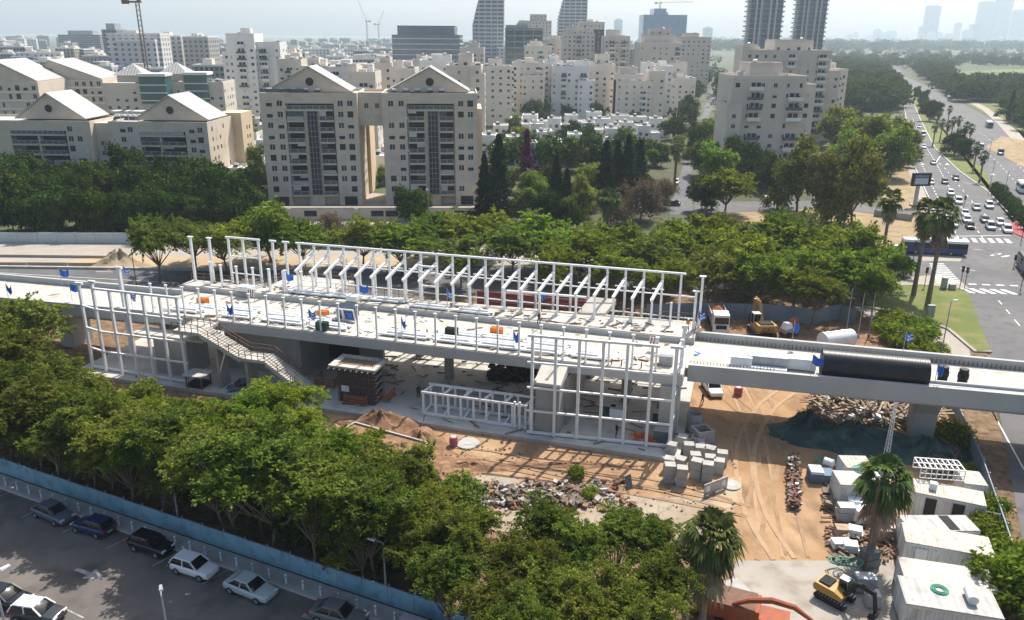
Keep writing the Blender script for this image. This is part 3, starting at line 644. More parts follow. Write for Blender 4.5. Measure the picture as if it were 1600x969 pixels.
steel(rc, 'tie_frame', [((23.2, 16, .5), (23.2, 16, 12.9)), ((25.7, 16, .5), (25.7, 16, 12.9)), ((23.2, 16, 12.7), (25.7, 16, 12.7)), ((23.2, 16, 11.8), (25.7, 16, 11.8)), ((23.2, 16, 9.9), (25.7, 16, 9.9))], .22)
# single posts
def post_proto(name, h, w, cap, label, group, base=True):
    t = thing(name, label, 'post', (0, 0, 0), SA, group)
    b = MB(); b.b2(-w / 2, w / 2, -w / 2, w / 2, 0.03, h); b.build('shaft', K['steel'], t)
    b = MB(); b.b2(-cap / 2, cap / 2, -w * .7, w * .7, h + .002, h + .12); b.build('cap_plate', K['steel'], t)
    b = MB(); b.b2(-w, w, -w, w, 0, .03); b.build('base_plate', K['galv'], t)
    return t
pp = post_proto('platform_post', 3.8, .2, .38, 'slender white steel post standing at the near platform edge', 'white posts along the near platform edge')
pp.location = S(-8.07, .35, 8.0)
for k in range(1, 28): copy_tree(pp, S(-8.07 + 2.42 * k + .004 * k * k, .35, 8.0))
ps = post_proto('short_post', 3.2, .24, .4, 'short white steel post alone on the left part of the far platform', 'short posts without rafters on the far platform')
ps.location = S(-8.0, 12.7, 8.2)
for s in (-5.6, -3.1, -.5, 2.0, 4.5, 7.0): copy_tree(ps, S(s, 12.0 + .04 * s, 8.2))
for i, (s, tt, lab) in enumerate(((-11.2, 13.2, 'leftmost tall white capped post on the far platform'), (-8.2, 13.4, 'second tall white capped post from the left on the far platform'), (61.2, 15.2, 'tall white capped post at the right end of the far platform'), (60.6, 14.0, 'slightly shorter white post beside the right end post of the far platform'))):
    t = post_proto('tall_post', 6.6 if i != 3 else 5.0, .3, .8, lab, None); t.location = S(s, tt, 8.2)
# frame lying before the station
hf = frame_thing('ground_frame', 'low white steel cage frame lying on the floor slab before the station', 31.4, -3)
T0, T1 = -3.3, -0.9
n = 9
for t_ in (T0, T1):
    for k in range(n):
        s = 31.4 + 12.4 * k / (n - 1); steel(hf, 'stud', [((s, t_, .75), (s, t_, 3.3))], .24)
    steel(hf, 'top_chord', [((31.2, t_, 3.4), (44.0, t_, 3.4))], .24); steel(hf, 'bottom_chord', [((31.2, t_, .68), (44.0, t_, .68))], .28)
for k in range(6):
    s = 31.4 + 12.4 * k / 5; steel(hf, 'cross_bar', [((s, T0, 3.41), (s + .4, T1, 3.41))], .22); steel(hf, 'cross_bar', [((s, T0, .7), (s, T1, .7))], .2)
for s in (42.6, 43.2, 44.4): steel(hf, 'loose_stud', [((s, T0 - .3, .55), (s, T0 - .3, 3.9))], .22)
# formwork tower
ftw = thing('formwork_tower', 'dark scaffold and rebar tower with a plywood formwork tray on top before the platform', 'formwork', S(22.5, -1.6, .5), SA)
b = MB(); b.b2(-2.3, 2.3, -1.2, 1.3, 0, 4.6); b.build('net_screen', pm('dark_mesh', (0.055, 0.065, 0.075), (0.09, 0.1, 0.11), 1.5, .9, .3), ftw)
b = MB()
for x in np.linspace(-2.35, 2.35, 16): b.bar((x, -1.3, 0), (x, -1.3, 4.9), .06)
for y in np.linspace(-1.3, 1.4, 8): b.bar((2.42, y, 0), (2.42, y, 5.4), .06)
for z in (1.0, 2.2, 3.4, 4.5): b.bar((-2.4, -1.32, z), (2.5, -1.32, z), .06); b.bar((2.45, -1.3, z), (2.45, 1.4, z), .06)
b.build('rebar_cage', K['rust'], ftw)
b = MB()
for z in (.6, 1.5, 2.4, 3.3, 4.2):
    b.bar((2.55, -1.2, z), (2.55, 1.2, z + .5), .09); b.bar((2.6, -1.2, z + .5), (2.6, 1.2, z), .08)
b.build('scaffold_brace', K['galv'], ftw)
b = MB()
b.b2(-3.1, 3.0, -2.0, -1.2, 4.7, 4.95); b.b2(-3.1, 3.0, 1.0, 1.75, 4.7, 4.95); b.b2(-3.1, -2.3, -1.19, .99, 4.7, 4.95); b.b2(2.2, 3.0, -1.19, .99, 4.7, 4.95)
for x in np.linspace(-3, 2.9, 9): b.bar((x, -2.3, 4.62), (x, 1.9, 4.62), .1)
b.build('formwork_deck', K['conc_deck'], ftw)
b = MB(); b.b2(-2.28, 2.18, -1.18, .98, 4.62, 4.8); b.build('plywood_tray', K['ply'], ftw)
b = MB(); b.b2(-1.9, -.9, -1.36, -1.33, 1.4, 2.2); b.build('white_board', K['flagw'], ftw)
# ================================================================== buildings
_wm = {}
def winmesh(kind):          # one-metre unit pane facing -Y, scaled for each opening
    if kind in _wm: return _wm[kind]
    b = MB()
    if kind == 'open':
        b.b2(-.5, .5, -.02, .0, 0, 1, 0)
        for x in (-.5, -.035, .43): b.b2(x, x + .07, -.06, -.021, 0, 1, 1)
        b.b2(-.429, .429, -.055, -.022, 0, .06, 1); b.b2(-.429, .429, -.055, -.022, .94, 1, 1)
        m = [K['glass'], K['wframe']]
    elif kind == 'plain':
        b.b2(-.5, .5, -.03, 0, 0, 1, 0); m = [K['glass']]
    elif kind == 'half':
        b.b2(-.5, .5, -.02, .0, 0, .55, 0); b.b2(-.5, .5, -.06, 0, .551, 1, 1); b.b2(-.54, .54, -.09, 0, -.06, -.001, 1); m = [K['glass'], K['shutter']]
    else:
        b.b2(-.5, .5, -.05, 0, 0, 1, 0); m = [K['shutter']]
    _wm[kind] = b.mesh('window_' + kind, m); return _wm[kind]
def window(root, x, y, z, w, h, face='f', kind=None, rn=rnd):
    if kind is None: kind = rn.choices(['open', 'plain', 'half', 'shut'], [5, 2, 2, 2.2])[0]
    rz = {'f': 0, 'r': math.pi / 2, 'l': -math.pi / 2}[face]
    return link('window', winmesh(kind), root, (x, y, z), (w, 1, h), rz)
_bal = {}; _ut = {}
def balcony(root, x, y, z, w, d=1.2, face='f', rail=None, door=True, mat_slab=None):
    rz = {'f': 0, 'r': math.pi / 2, 'l': -math.pi / 2}[face]
    key = (round(w, 1), round(d, 1), rail, (mat_slab or K['white']).name)
    if key not in _bal:
        s_ = MB(); s_.b2(-w / 2, w / 2, -d, -.005, 0, .22)
        r_ = MB(); r_.b2(-w / 2, w / 2, -d - .02, -d + .08, .225, 1.15); r_.b2(-w / 2, -w / 2 + .1, -d + .081, -.006, .225, 1.15); r_.b2(w / 2 - .1, w / 2, -d + .081, -.006, .225, 1.15)
        _bal[key] = (s_.mesh('balcony', mat_slab or K['white']), r_.mesh('railing', {'g': K['rail_glass'], 'w': mat_slab or K['white']}[rail or 'g']))
    o = link('balcony', _bal[key][0], root, (x, y, z), None, rz); link('railing', _bal[key][1], o)
    if door: window(root, x, y, z + .24, w * .8, 2.2, face, 'open')
    return o
def ring(b, x0, x1, y0, y1, z, h=.9, t=.25):
    b.b2(x0, x1, y0, y0 + t, z, z + h); b.b2(x0, x1, y1 - t, y1, z, z + h); b.b2(x0, x0 + t, y0 + t, y1 - t, z, z + h); b.b2(x1 - t, x1, y0 + t, y1 - t, z, z + h)
def heater(root, x, y, z, rz=0):
    if 't' not in _ut:
        b = MB(); b.tube([(-.6, .5, 1.3), (.6, .5, 1.3)], .3, 8); _ut['t'] = b.mesh('water_heater', K['tankw'])
        b = MB(); b.hexa([(-.8, -.9, .1), (.8, -.9, .1), (.8, .2, .9), (-.8, .2, .9), (-.8, -.9, .18), (.8, -.9, .18), (.8, .2, .98), (-.8, .2, .98)]); _ut['p'] = b.mesh('solar_panel', K['panel'])
        b = MB(); b.b2(-.6, .6, -.4, .4, 0, .9); _ut['a'] = b.mesh('air_unit', K['wframe'])
    o = link('water_heater', _ut['t'], root, (x, y, z), None, rz); link('solar_panel', _ut['p'], o)
def airunit(root, x, y, z): link('air_unit', _ut['a'], root, (x, y, z), None, rnd.choice([0, 1.57])) if _ut else heater(root, x, y, z)

def block(root, x0, y0, w, d, h, m, z0=0, roofm=None, par=.9, nh=3):       # one wall volume with parapet and flat roof
    b = MB(); b.b2(x0, x0 + w, y0, y0 + d, z0, z0 + h); b.build('wall', m, root)
    if par:
        b = MB(); ring(b, x0, x0 + w, y0, y0 + d, z0 + h + .001, par); b.build('parapet', m, root)
        b = MB(); b.b2(x0 + .26, x0 + w - .26, y0 + .26, y0 + d - .26, z0 + h + .002, z0 + h + .12); b.build('roof', roofm or K['roof'], root)
    for k in range(nh):
        if w > 4 and d > 4: heater(root, x0 + rnd.uniform(1.5, w - 1.5), y0 + rnd.uniform(1.5, d - 1.5), z0 + h + .13, rnd.uniform(-.3, .3))
def wins(root, x0, y0, w, d, h, fh, faces='f', z0=0, step=3.2, ww=1.3, wh=1.3, skip=.12, base=1, margin=1.6, seedr=rnd):
    nf = int(h / fh)
    for fc in faces:
        ln = w if fc == 'f' else d
        n = max(1, int((ln - 2 * margin) / step) + 1)
        for i in range(n):
            t = ln / 2 if n == 1 else margin + (ln - 2 * margin) * i / (n - 1)
            small = seedr.random() < .25
            for k in range(base, nf):
                if seedr.random() < skip: continue
                z = z0 + k * fh + .95
                if z + wh > z0 + h - .2: continue
                W_ = ww * (.6 if small else 1)
                if seedr.random() < .13 and fc == 'f':
                    if 'w' not in _ut: _ab = MB(); _ab.b2(-.42, .42, -.36, -.005, 0, .62); _ut['w'] = _ab.mesh('air_conditioner', K['wframe'])
                    link('air_conditioner', _ut['w'], root, (x0 + t + .75 * ww + .5, y0, z - .2))
                if fc == 'f': window(root, x0 + t, y0, z, W_, wh, 'f')
                elif fc == 'r': window(root, x0 + w, y0 + t, z, W_, wh, 'r')
                else: window(root, x0, y0 + t, z, W_, wh, 'l')
def place(u0, u1, vtop, Y, extra=0):
    a = Zat(u0, vtop, Y); c = Zat(u1, vtop, Y); return a.x, c.x - a.x, a.z
def gable(root, x0, x1, xa, y0, y1, z0, zr, m, over=.0, left=True):
    # triangular front wall with a round vent, sloping sheet roofs running back
    b = MB(); b.extr([(x0, z0), (x1, z0), (xa, zr)], y0, y0 + .5); b.build('gable_wall', m, root); b = MB(); b.extr([(x0, z0), (x1, z0), (xa, zr)], y1 - .5, y1); b.build('rear_gable_wall', m, root)
    for e, nm in ((x1, 'r'), (x0, 'l')):
        dx = e - xa; dz = z0 - zr; L_ = math.hypot(dx, dz); n = Vector((-dz, 0, dx)).normalized() * (.3 if dx > 0 else -.3)
        ex, ez = e + dx / L_ * over, z0 + dz / L_ * over
        b = MB(); b.extr([(xa, zr + .003), (ex, ez + .003), (ex + n.x, ez + n.z), (xa, zr + .38)] if dx > 0 else [(xa, zr + .003), (xa, zr + .38), (ex + n.x, ez + n.z), (ex, ez + .003)], y0 - .4, y1 + .2); b.build('sloping_roof', K['roof_white'], root)
    b = MB(); b.tube([(xa, y0 - .08, lerp(z0, zr, .42)), (xa, y0 - .002, lerp(z0, zr, .42))], 1.05, 18); v = b.build('round_vent', K['dark'], root)
    b = MB()
    for k in range(18):
        a, c = 2 * math.pi * k / 18, 2 * math.pi * (k + 1) / 18
        p = lambda q, r: (xa + r * math.cos(q), y0 - .1, lerp(z0, zr, .42) + r * math.sin(q)); b.bar(p(a, 1.12), p(c, 1.12), .16)
    b.build('vent_rim', K['beige'], v)

def bayed_block(root, ox, W, D, H, wl, bays, wr, stair=None, nf=9, fh=2.85, zg=2.9, topglass=True, m=None, sides=''):
    """front wall plane y=0; bays: list of (x0,x1) recessed loggias between bay0 and bay1"""
    m = m or K['beige']; bx0, bx1 = bays[0][0] - .35, bays[-1][1] + .35; rec = 1.7
    for a, c in ((0, bx0), (bx1, W)):
        b = MB(); b.b2(ox + a, ox + c, 0, D, 0, H); b.build('wall', m, root)
    b = MB(); b.b2(ox + bx0, ox + bx1, rec, D, 0, H - .002); b.build('wall', m, root)
    b = MB(); b.b2(ox + bx0, ox + bx1, .02, rec - .002, H - 1.9, H - .003); b.build('lintel', m, root)
    b = MB(); ring(b, ox, ox + W, 0, D, H + .002, .7); b.build('parapet', m, root)
    b = MB(); b.b2(ox + .3, ox + W - .3, .3, D - .3, H + .003, H + .1); b.build('roof', K['roof'], root)
    # piers between bays
    edges = []
    for i in range(len(bays) - 1): edges.append((bays[i][1], bays[i + 1][0]))
    for a, c in edges:
        if stair and a <= stair[0] and c >= stair[1]:
            for q0, q1 in ((a, stair[0]), (stair[1], c)):
                if q1 - q0 > .05:
                    b = MB(); b.b2(ox + q0, ox + q1, .25, rec - .002, 0, H - fh - 1.0); b.build('pier', m, root)
        else:
            b = MB(); b.b2(ox + a, ox + c, .15, rec - .002, 0, H - 1.92); b.build('pier', m, root)
    if stair:
        b = MB(); b.b2(ox + stair[0], ox + stair[1], -.25, rec - .01, zg, H - fh - 1.0); sg = b.build('stair_glazing', K['glass'], root)
        b = MB()
        for k in range(int((H - fh - zg) / fh * 2) + 1): b.b2(ox + stair[0], ox + stair[1], -.33, -.251, zg + k * fh / 2, zg + k * fh / 2 + .1)
        for x in np.linspace(stair[0], stair[1] - .1, 4): b.b2(ox + x, ox + x + .1, -.40, -.331, zg, H - fh - 1.05)
        b.build('glazing_bar', K['pole'], sg)
        b = MB(); b.b2(ox + stair[0] - .2, ox + stair[1] + .2, .0, rec - .01, 0, zg - .002); b.build('entrance_wall', m, root)
    for k in range(nf):
        z = zg + k * fh
        last = k == nf - 1
        for a, c in ([(bays[0][0], bays[-1][1])] if last and topglass else bays):
            cx, ww = ox + (a + c) / 2, c - a
            b = MB(); b.b2(cx - ww / 2 - .2, cx + ww / 2 + .2, -.35, rec - .004, z - .42, z); o = b.build('balcony', K['shutter'] if not m is K['beige'] else m, root)
            b = MB(); b.b2(cx - ww / 2, cx + ww / 2, -.30, -.24, z + .1, z + .85)
            b.build('railing', K['rail_glass'] if rnd.random() < .85 else K['galv'], o)
            b = MB()
            for x in np.linspace(cx - ww / 2, cx + ww / 2 - .08, max(3, int(ww / 1.3))): b.b2(x, x + .08, -.36, -.301, z + .05, z + .9)
            b.b2(cx - ww / 2, cx + ww / 2, -.36, -.302, z + .9, z + .97); b.build('handrail', K['wframe'], o)
            b = MB(); b.b2(cx - ww / 2, cx + ww / 2, rec - .12, rec - .01, z + .01, z + fh - .45); b.build('glass_door', K['glass'], root)
            r = rnd.random()
            if r < .3:
                b = MB(); hh = rnd.uniform(.5, 1.4); s0 = cx - ww / 2 + rnd.choice([0, ww / 2]); b.b2(s0, s0 + ww / 2, .05, .12, z + fh - .45 - hh, z + fh - .45); b.build('roller_blind', rnd.choice([K['shutter'], K['rail_glass'], K['wframe']]), root)
            elif r < .38:
                b = MB(); b.b2(cx - ww / 2, cx + ww / 2, -.06, 0.02, z + 1.0, z + fh - .45); b.build('balcony_glazing', K['rail_glass'], root)
    for x in wl + wr:
        for k in range(nf):
            if rnd.random() < .06: continue
            if rnd.random() < .16:
                b = MB(); b.b2(ox + x + .85, ox + x + 1.65, -.36, -.004, zg + k * fh + .2, zg + k * fh + .8); b.build('air_conditioner', K['wframe'], root)
            window(root, ox + x, 0, zg + k * fh + .7, 1.45, 1.5, 'f')
        if x in (wl + wr)[::2]:
            b = MB(); b.b2(ox + x - .3, ox + x + 3.0, -.06, -.003, .1, 2.4); b.build('ground_opening', K['dark'], root)
    for sd in sides:
        for y in np.arange(3, D - 2, 2.6):
            for k in range(nf):
                if rnd.random() < .25: continue
                window(root, ox + (W if sd == 'r' else 0), y, zg + k * fh + .95, .7, 1.1, sd, rnd.choice(['open', 'shut', 'plain']))

# ---- the twin apartment house in the middle
A = P(421, 322); B = P(747, 320)
tw_rz = math.atan2(B.y - A.y, B.x - A.x); TW = (B - A).length
Ht = Zat(406, 145, A.y).z - .7
tw = thing('apartment_building', 'beige twin apartment block with two round vent gables joined by a bridge section', 'apartment block', A, tw_rz)
fh = (Ht - 2.9 - .6) / 9
w1 = TW * .443; g0 = w1; w2 = TW * .443; o2 = TW - w2
sc_ = w1 / 24.0
for ox, ww in ((0, w1), (o2, w2)):
    bayed_block(tw, ox, ww, 17, Ht, [2.2 * sc_, 4.8 * sc_], [(6.5 * sc_, 10.5 * sc_), (14.4 * sc_, 17.8 * sc_)], [19.8 * sc_, 22.2 * sc_], (11.4 * sc_, 14.0 * sc_), 9, fh, 2.9, True, None, 'r')
    gable(tw, ox + 1.0, ox + ww - 2.0, ox + ww * .5, 3.5, 15, Ht + .72, Ht + 6.6, K['beige'])
b = MB(); b.b2(w1 + .002, o2 - .002, 2.5, 16, Ht - 7.6, Ht - .01); b.build('bridge_wall', K['beige'], tw)
b = MB(); ring(b, w1, o2, 2.5, 16, Ht, .7); b.build('parapet', K['beige'], tw)
for x in (w1 + 2, w1 + 4.7):
    window(tw, x, 2.5, Ht - 3.3, 1.1, 1.4, 'f', 'open'); window(tw, x, 2.5, Ht - 6.2, 1.3, 1.4, 'f', 'shut')
b = MB(); b.b2(TW - 6, TW + 1.6, 17.01, 34, 0, Ht - 4.6); b.build('rear_wing', K['beige2'], tw)
for k in range(7):
    for y in (21, 27): window(tw, TW + 1.6, y, 2.6 + k * fh, .8, 1.2, 'r', 'plain')
b = MB(); b.b2(w1 - 2.5, w1 + .9, 17.01, 30, 0, Ht - 6); b.build('rear_wing', K['beige2'], tw)
for ox in (2, o2 + 3):
    for k in range(5): heater(tw, ox + 3 * k, 2.3, Ht + .1)
b = MB(); b.b2(-.02, 11, 1.0, 1.08, Ht + .75, Ht + 1.6); b.build('terrace_railing', K['rail_glass'], tw)
pod = thing('retaining_wall', 'long beige retaining wall with openings below the twin apartment block', 'wall', P(424, 344), tw_rz * .5)
L_ = (P(752, 347) - P(424, 344)).length
b = MB(); b.b2(-10, L_, 0, .6, 0, 2.9); b.b2(-10, L_, -.1, .7, 2.901, 3.15); b.build('wall', K['beige'], pod)
for x0_ in (8, 24, 27.5, 44, 47):
    b = MB(); b.b2(x0_, x0_ + 3, -.03, -.002, .9, 2.3); b.build('opening', K['glass'], pod)
for x0_ in (4, 20): b = MB(); b.b2(x0_, x0_ + 1, -.5, -.003, 0, 2.9); b.build('buttress', K['beige'], pod)

# ---- the gabled houses on the left
def left_complex():
    YA = 218.0
    x0, wd, zt = place(-75, 328, 187, YA)
    H_ = zt - .7
    t = thing('apartment_building', 'long low beige apartment house with two gables behind the dark trees at left', 'apartment block', (x0, YA, 0), R(-2.0))
    u2x = lambda u: Zat(u, 187, YA).x - x0
    n_ = 7; f_ = (H_ - 1.2) / n_
    wA = u2x(143); wB0 = u2x(150)
    bayed_block(t, 0, wA, 16, H_, [2.5, 6.0], [(u2x(16), u2x(56)), (u2x(60), u2x(101))], [u2x(110), u2x(124)], None, n_, f_, 1.0, True)
    bayed_block(t, u2x(172), u2x(328) - u2x(172), 18, H_, [u2x(194) - u2x(172), u2x(206) - u2x(172)], [(u2x(222) - u2x(172), u2x(250) - u2x(172)), (u2x(253) - u2x(172), u2x(290) - u2x(172))], [u2x(303) - u2x(172), u2x(316) - u2x(172)], None, n_, f_, 1.0, True, None, 'r')
    b = MB(); b.b2(wA + .002, u2x(172) - .002, 2.2, 15, 0, H_ - .01); b.build('recessed_wall', K['beige'], t)
    for k in range(5):
        for u in (152, 163): window(t, u2x(u), 2.2, 3 + k * f_, 1, 1.3, 'f')
    b = MB(); b.b2(u2x(328) - 4, u2x(328) + 2.6, 18.01, 27, 0, H_ + 1.5); b.build('rear_wing', K['beige2'], t)
    for k in range(6): window(t, u2x(328) + 2.6, 22, 3 + k * f_, .7, 1.1, 'r', 'plain'); window(t, u2x(328) + 2.6, 24, 3 + k * f_, .7, 1.1, 'r', 'plain')
    b = MB(); b.hexa([(u2x(160), -.5, 0), (u2x(188), -.5, 0), (u2x(188), 2, 0), (u2x(160), 2, 0), (u2x(165), .3, 8), (u2x(184), .3, 8), (u2x(184), 2, 8), (u2x(165), 2, 8)]); b.build('stair_wing', K['beige2'], t)
    gable(t, u2x(12), u2x(125), u2x(68), 4, 16, H_ + .72, H_ + 7.3, K['beige'])
    gable(t, u2x(205), u2x(322), u2x(262), 4, 17, H_ + .72, H_ + 7.0, K['beige'])
    b = MB()
    for u in (170, 182, 197): b.b2(u2x(u), u2x(u) + 3.5, 3, 6, H_ + 3.0, H_ + 3.1); b.b2(u2x(u) + 1.7, u2x(u) + 1.8, 4.4, 4.5, H_ + .1, H_ + 3.0)
    b.build('terrace_parasol', K['flagw'], t)
    for k in range(5): heater(t, u2x(160 + 9 * k), 9, H_ + .1)
left_complex()
def gabled_back(name, label, u0, u1, vt, ua, va, Y, dpt, rz=0.0):
    x0, wd, zt = place(u0, u1, vt, Y); t = thing(name, label, 'apartment block', (x0, Y, 0), rz)
    b = MB(); b.b2(0, wd, 0, dpt, 0, zt); b.build('wall', K['beige'], t)
    xa = Zat(ua, va, Y + 3).x - x0; zr = Zat(ua, va, Y + 3).z
    gable(t, .5, wd - .5, xa, 1.5, dpt, zt + .01, zr, K['beige'])
    wins(t, 0, 0, wd, dpt, zt, 3.0, 'f', step=2.6, ww=1.5, wh=1.8, skip=.03)
    b = MB()
    for k in range(int(zt / 3)):
        b.b2(-.05, wd + .05, -.25, -.01, k * 3 + .2, k * 3 + .6)
    b.build('string_course', K['white'], t); return t
gabled_back('apartment_building', 'beige house with a white sheet gable roof cut by the left edge', -60, 52, 128, -8, 95, 300, 26, R(6))
gabled_back('apartment_building', 'beige house with a steep white gable roof second from the left edge', 42, 152, 125, 78, 95, 325, 30, R(10))
def pavilion_house(label, u0, u1, vt, Y, up, vp, ug0, ug1):
    x0, wd, zt = place(u0, u1, vt, Y); t = thing('apartment_building', label, 'apartment block', (x0, Y, 0), R(4))
    block(t, 0, 0, wd, 18, zt - 4, K['cream'], nh=3); wins(t, 0, 0, wd, 18, zt - 4, 3.0, 'fr', step=3)
    g0_ = Zat(ug0, vt, Y).x - x0; g1_ = Zat(ug1, vt, Y).x - x0
    b = MB(); b.b2(g0_, g1_, -1.4, 6, zt - 11, zt - .5); b.build('curtain_glazing', K['glass_t'], t)
    b = MB(); b.b2(g0_ - .4, g1_ + .4, -1.9, 7, zt - .49, zt + .6)
    for k in range(3): b.b2(g0_ - .2, g1_ + .2, -1.7, -1.41, zt - 4 - 3 * k, zt - 3.6 - 3 * k)
    b.build('canopy_roof', K['white'], t)
    pxx = Zat(up, vp, Y + 6).x - x0; zp = Zat(up, vp, Y + 6).z
    b = MB(); b.b2(pxx - 5, pxx + 5, 2, 12, zt - 3, zp - 4.5); b.build('tower_wall', K['cream'], t)
    b = MB(); a = 6.2
    b.add([(pxx - a, 7 - a, zp - 4.5), (pxx + a, 7 - a, zp - 4.5), (pxx + a, 7 + a, zp - 4.5), (pxx - a, 7 + a, zp - 4.5), (pxx, 7, zp)], [(0, 1, 4), (1, 2, 4), (2, 3, 4), (3, 0, 4), (3, 2, 1, 0)]); b.build('pyramid_roof', K['roof_white'], t)
pavilion_house('pale apartment house with a white pyramid roof and teal curtain glazing, left of the pair', 158, 252, 117, 330, 206, 99, 216, 256)
pavilion_house('pale apartment house with a white pyramid roof and teal curtain glazing, right of the pair', 256, 345, 115, 340, 275, 97, 287, 322)

# ---- white apartment houses of the middle distance
def mid(label, u0, u1, vt, Y, d=16, m='cream', rz=0, fh=3.0, extra=(), bal=(), faces='fr', group=None, step=3.3, nh=3, base=1):
    x0, wd, zt = place(u0, u1, vt, Y); H_ = max(6, zt - .9)
    t = thing('apartment_building', label, 'apartment block', (x0, Y, 0), R(rz), group)
    block(t, 0, 0, wd, d, H_, K[m], nh=nh); wins(t, 0, 0, wd, d, H_, fh, faces, step=step, base=base)
    for (fx, fw, y0, dd, top) in extra:       # extra volumes as fractions of the width; top in metres over / below the main roof
        X, W_ = fx * wd, fw * wd; h2 = H_ + top
        block(t, X, y0, W_, dd, h2, K[m], nh=1); wins(t, X, y0, W_, dd, h2, fh, faces, step=step, base=base)
    for (fx, w_, fc) in bal:
        for k in range(max(base, 1), int(H_ / fh)):
            if rnd.random() < .1: continue
            if fc == 'f': balcony(t, fx * wd, 0, k * fh + .1, w_, 1.4, 'f', rnd.choice('gw'))
            else: balcony(t, wd, fx * d, k * fh + .1, w_, 1.4, 'r', rnd.choice('gw'))
    for k in range(3):
        q = rnd.uniform(.05, .75) * wd; y_ = rnd.uniform(.05, .6) * d; b = MB(); b.b2(q, q + rnd.uniform(1.2, 3), y_, y_ + rnd.uniform(1.2, 3), H_ + .14, H_ + rnd.uniform(1.2, 2.4)); b.build('roof_box', K[rnd.choice(['tankw', 'shutter', m])], t)
    # stair head
    b = MB(); b.b2(wd * .4, wd * .4 + min(4.5, wd * .4), d * .4, d * .4 + 4, H_ + .13, H_ + 3.2); b.build('stair_head', K[m], t)
    return t
mid('tall white apartment tower with stacked dark balconies left of the twin block', 352, 396, 52, 385, 14, 'white', 0, extra=[(.98, .85, 3, 12, -3.6), (-.25, .3, 2, 9, -8)], bal=[(.5, 4, 'f'), (1.3, 3.2, 'f')], step=4)
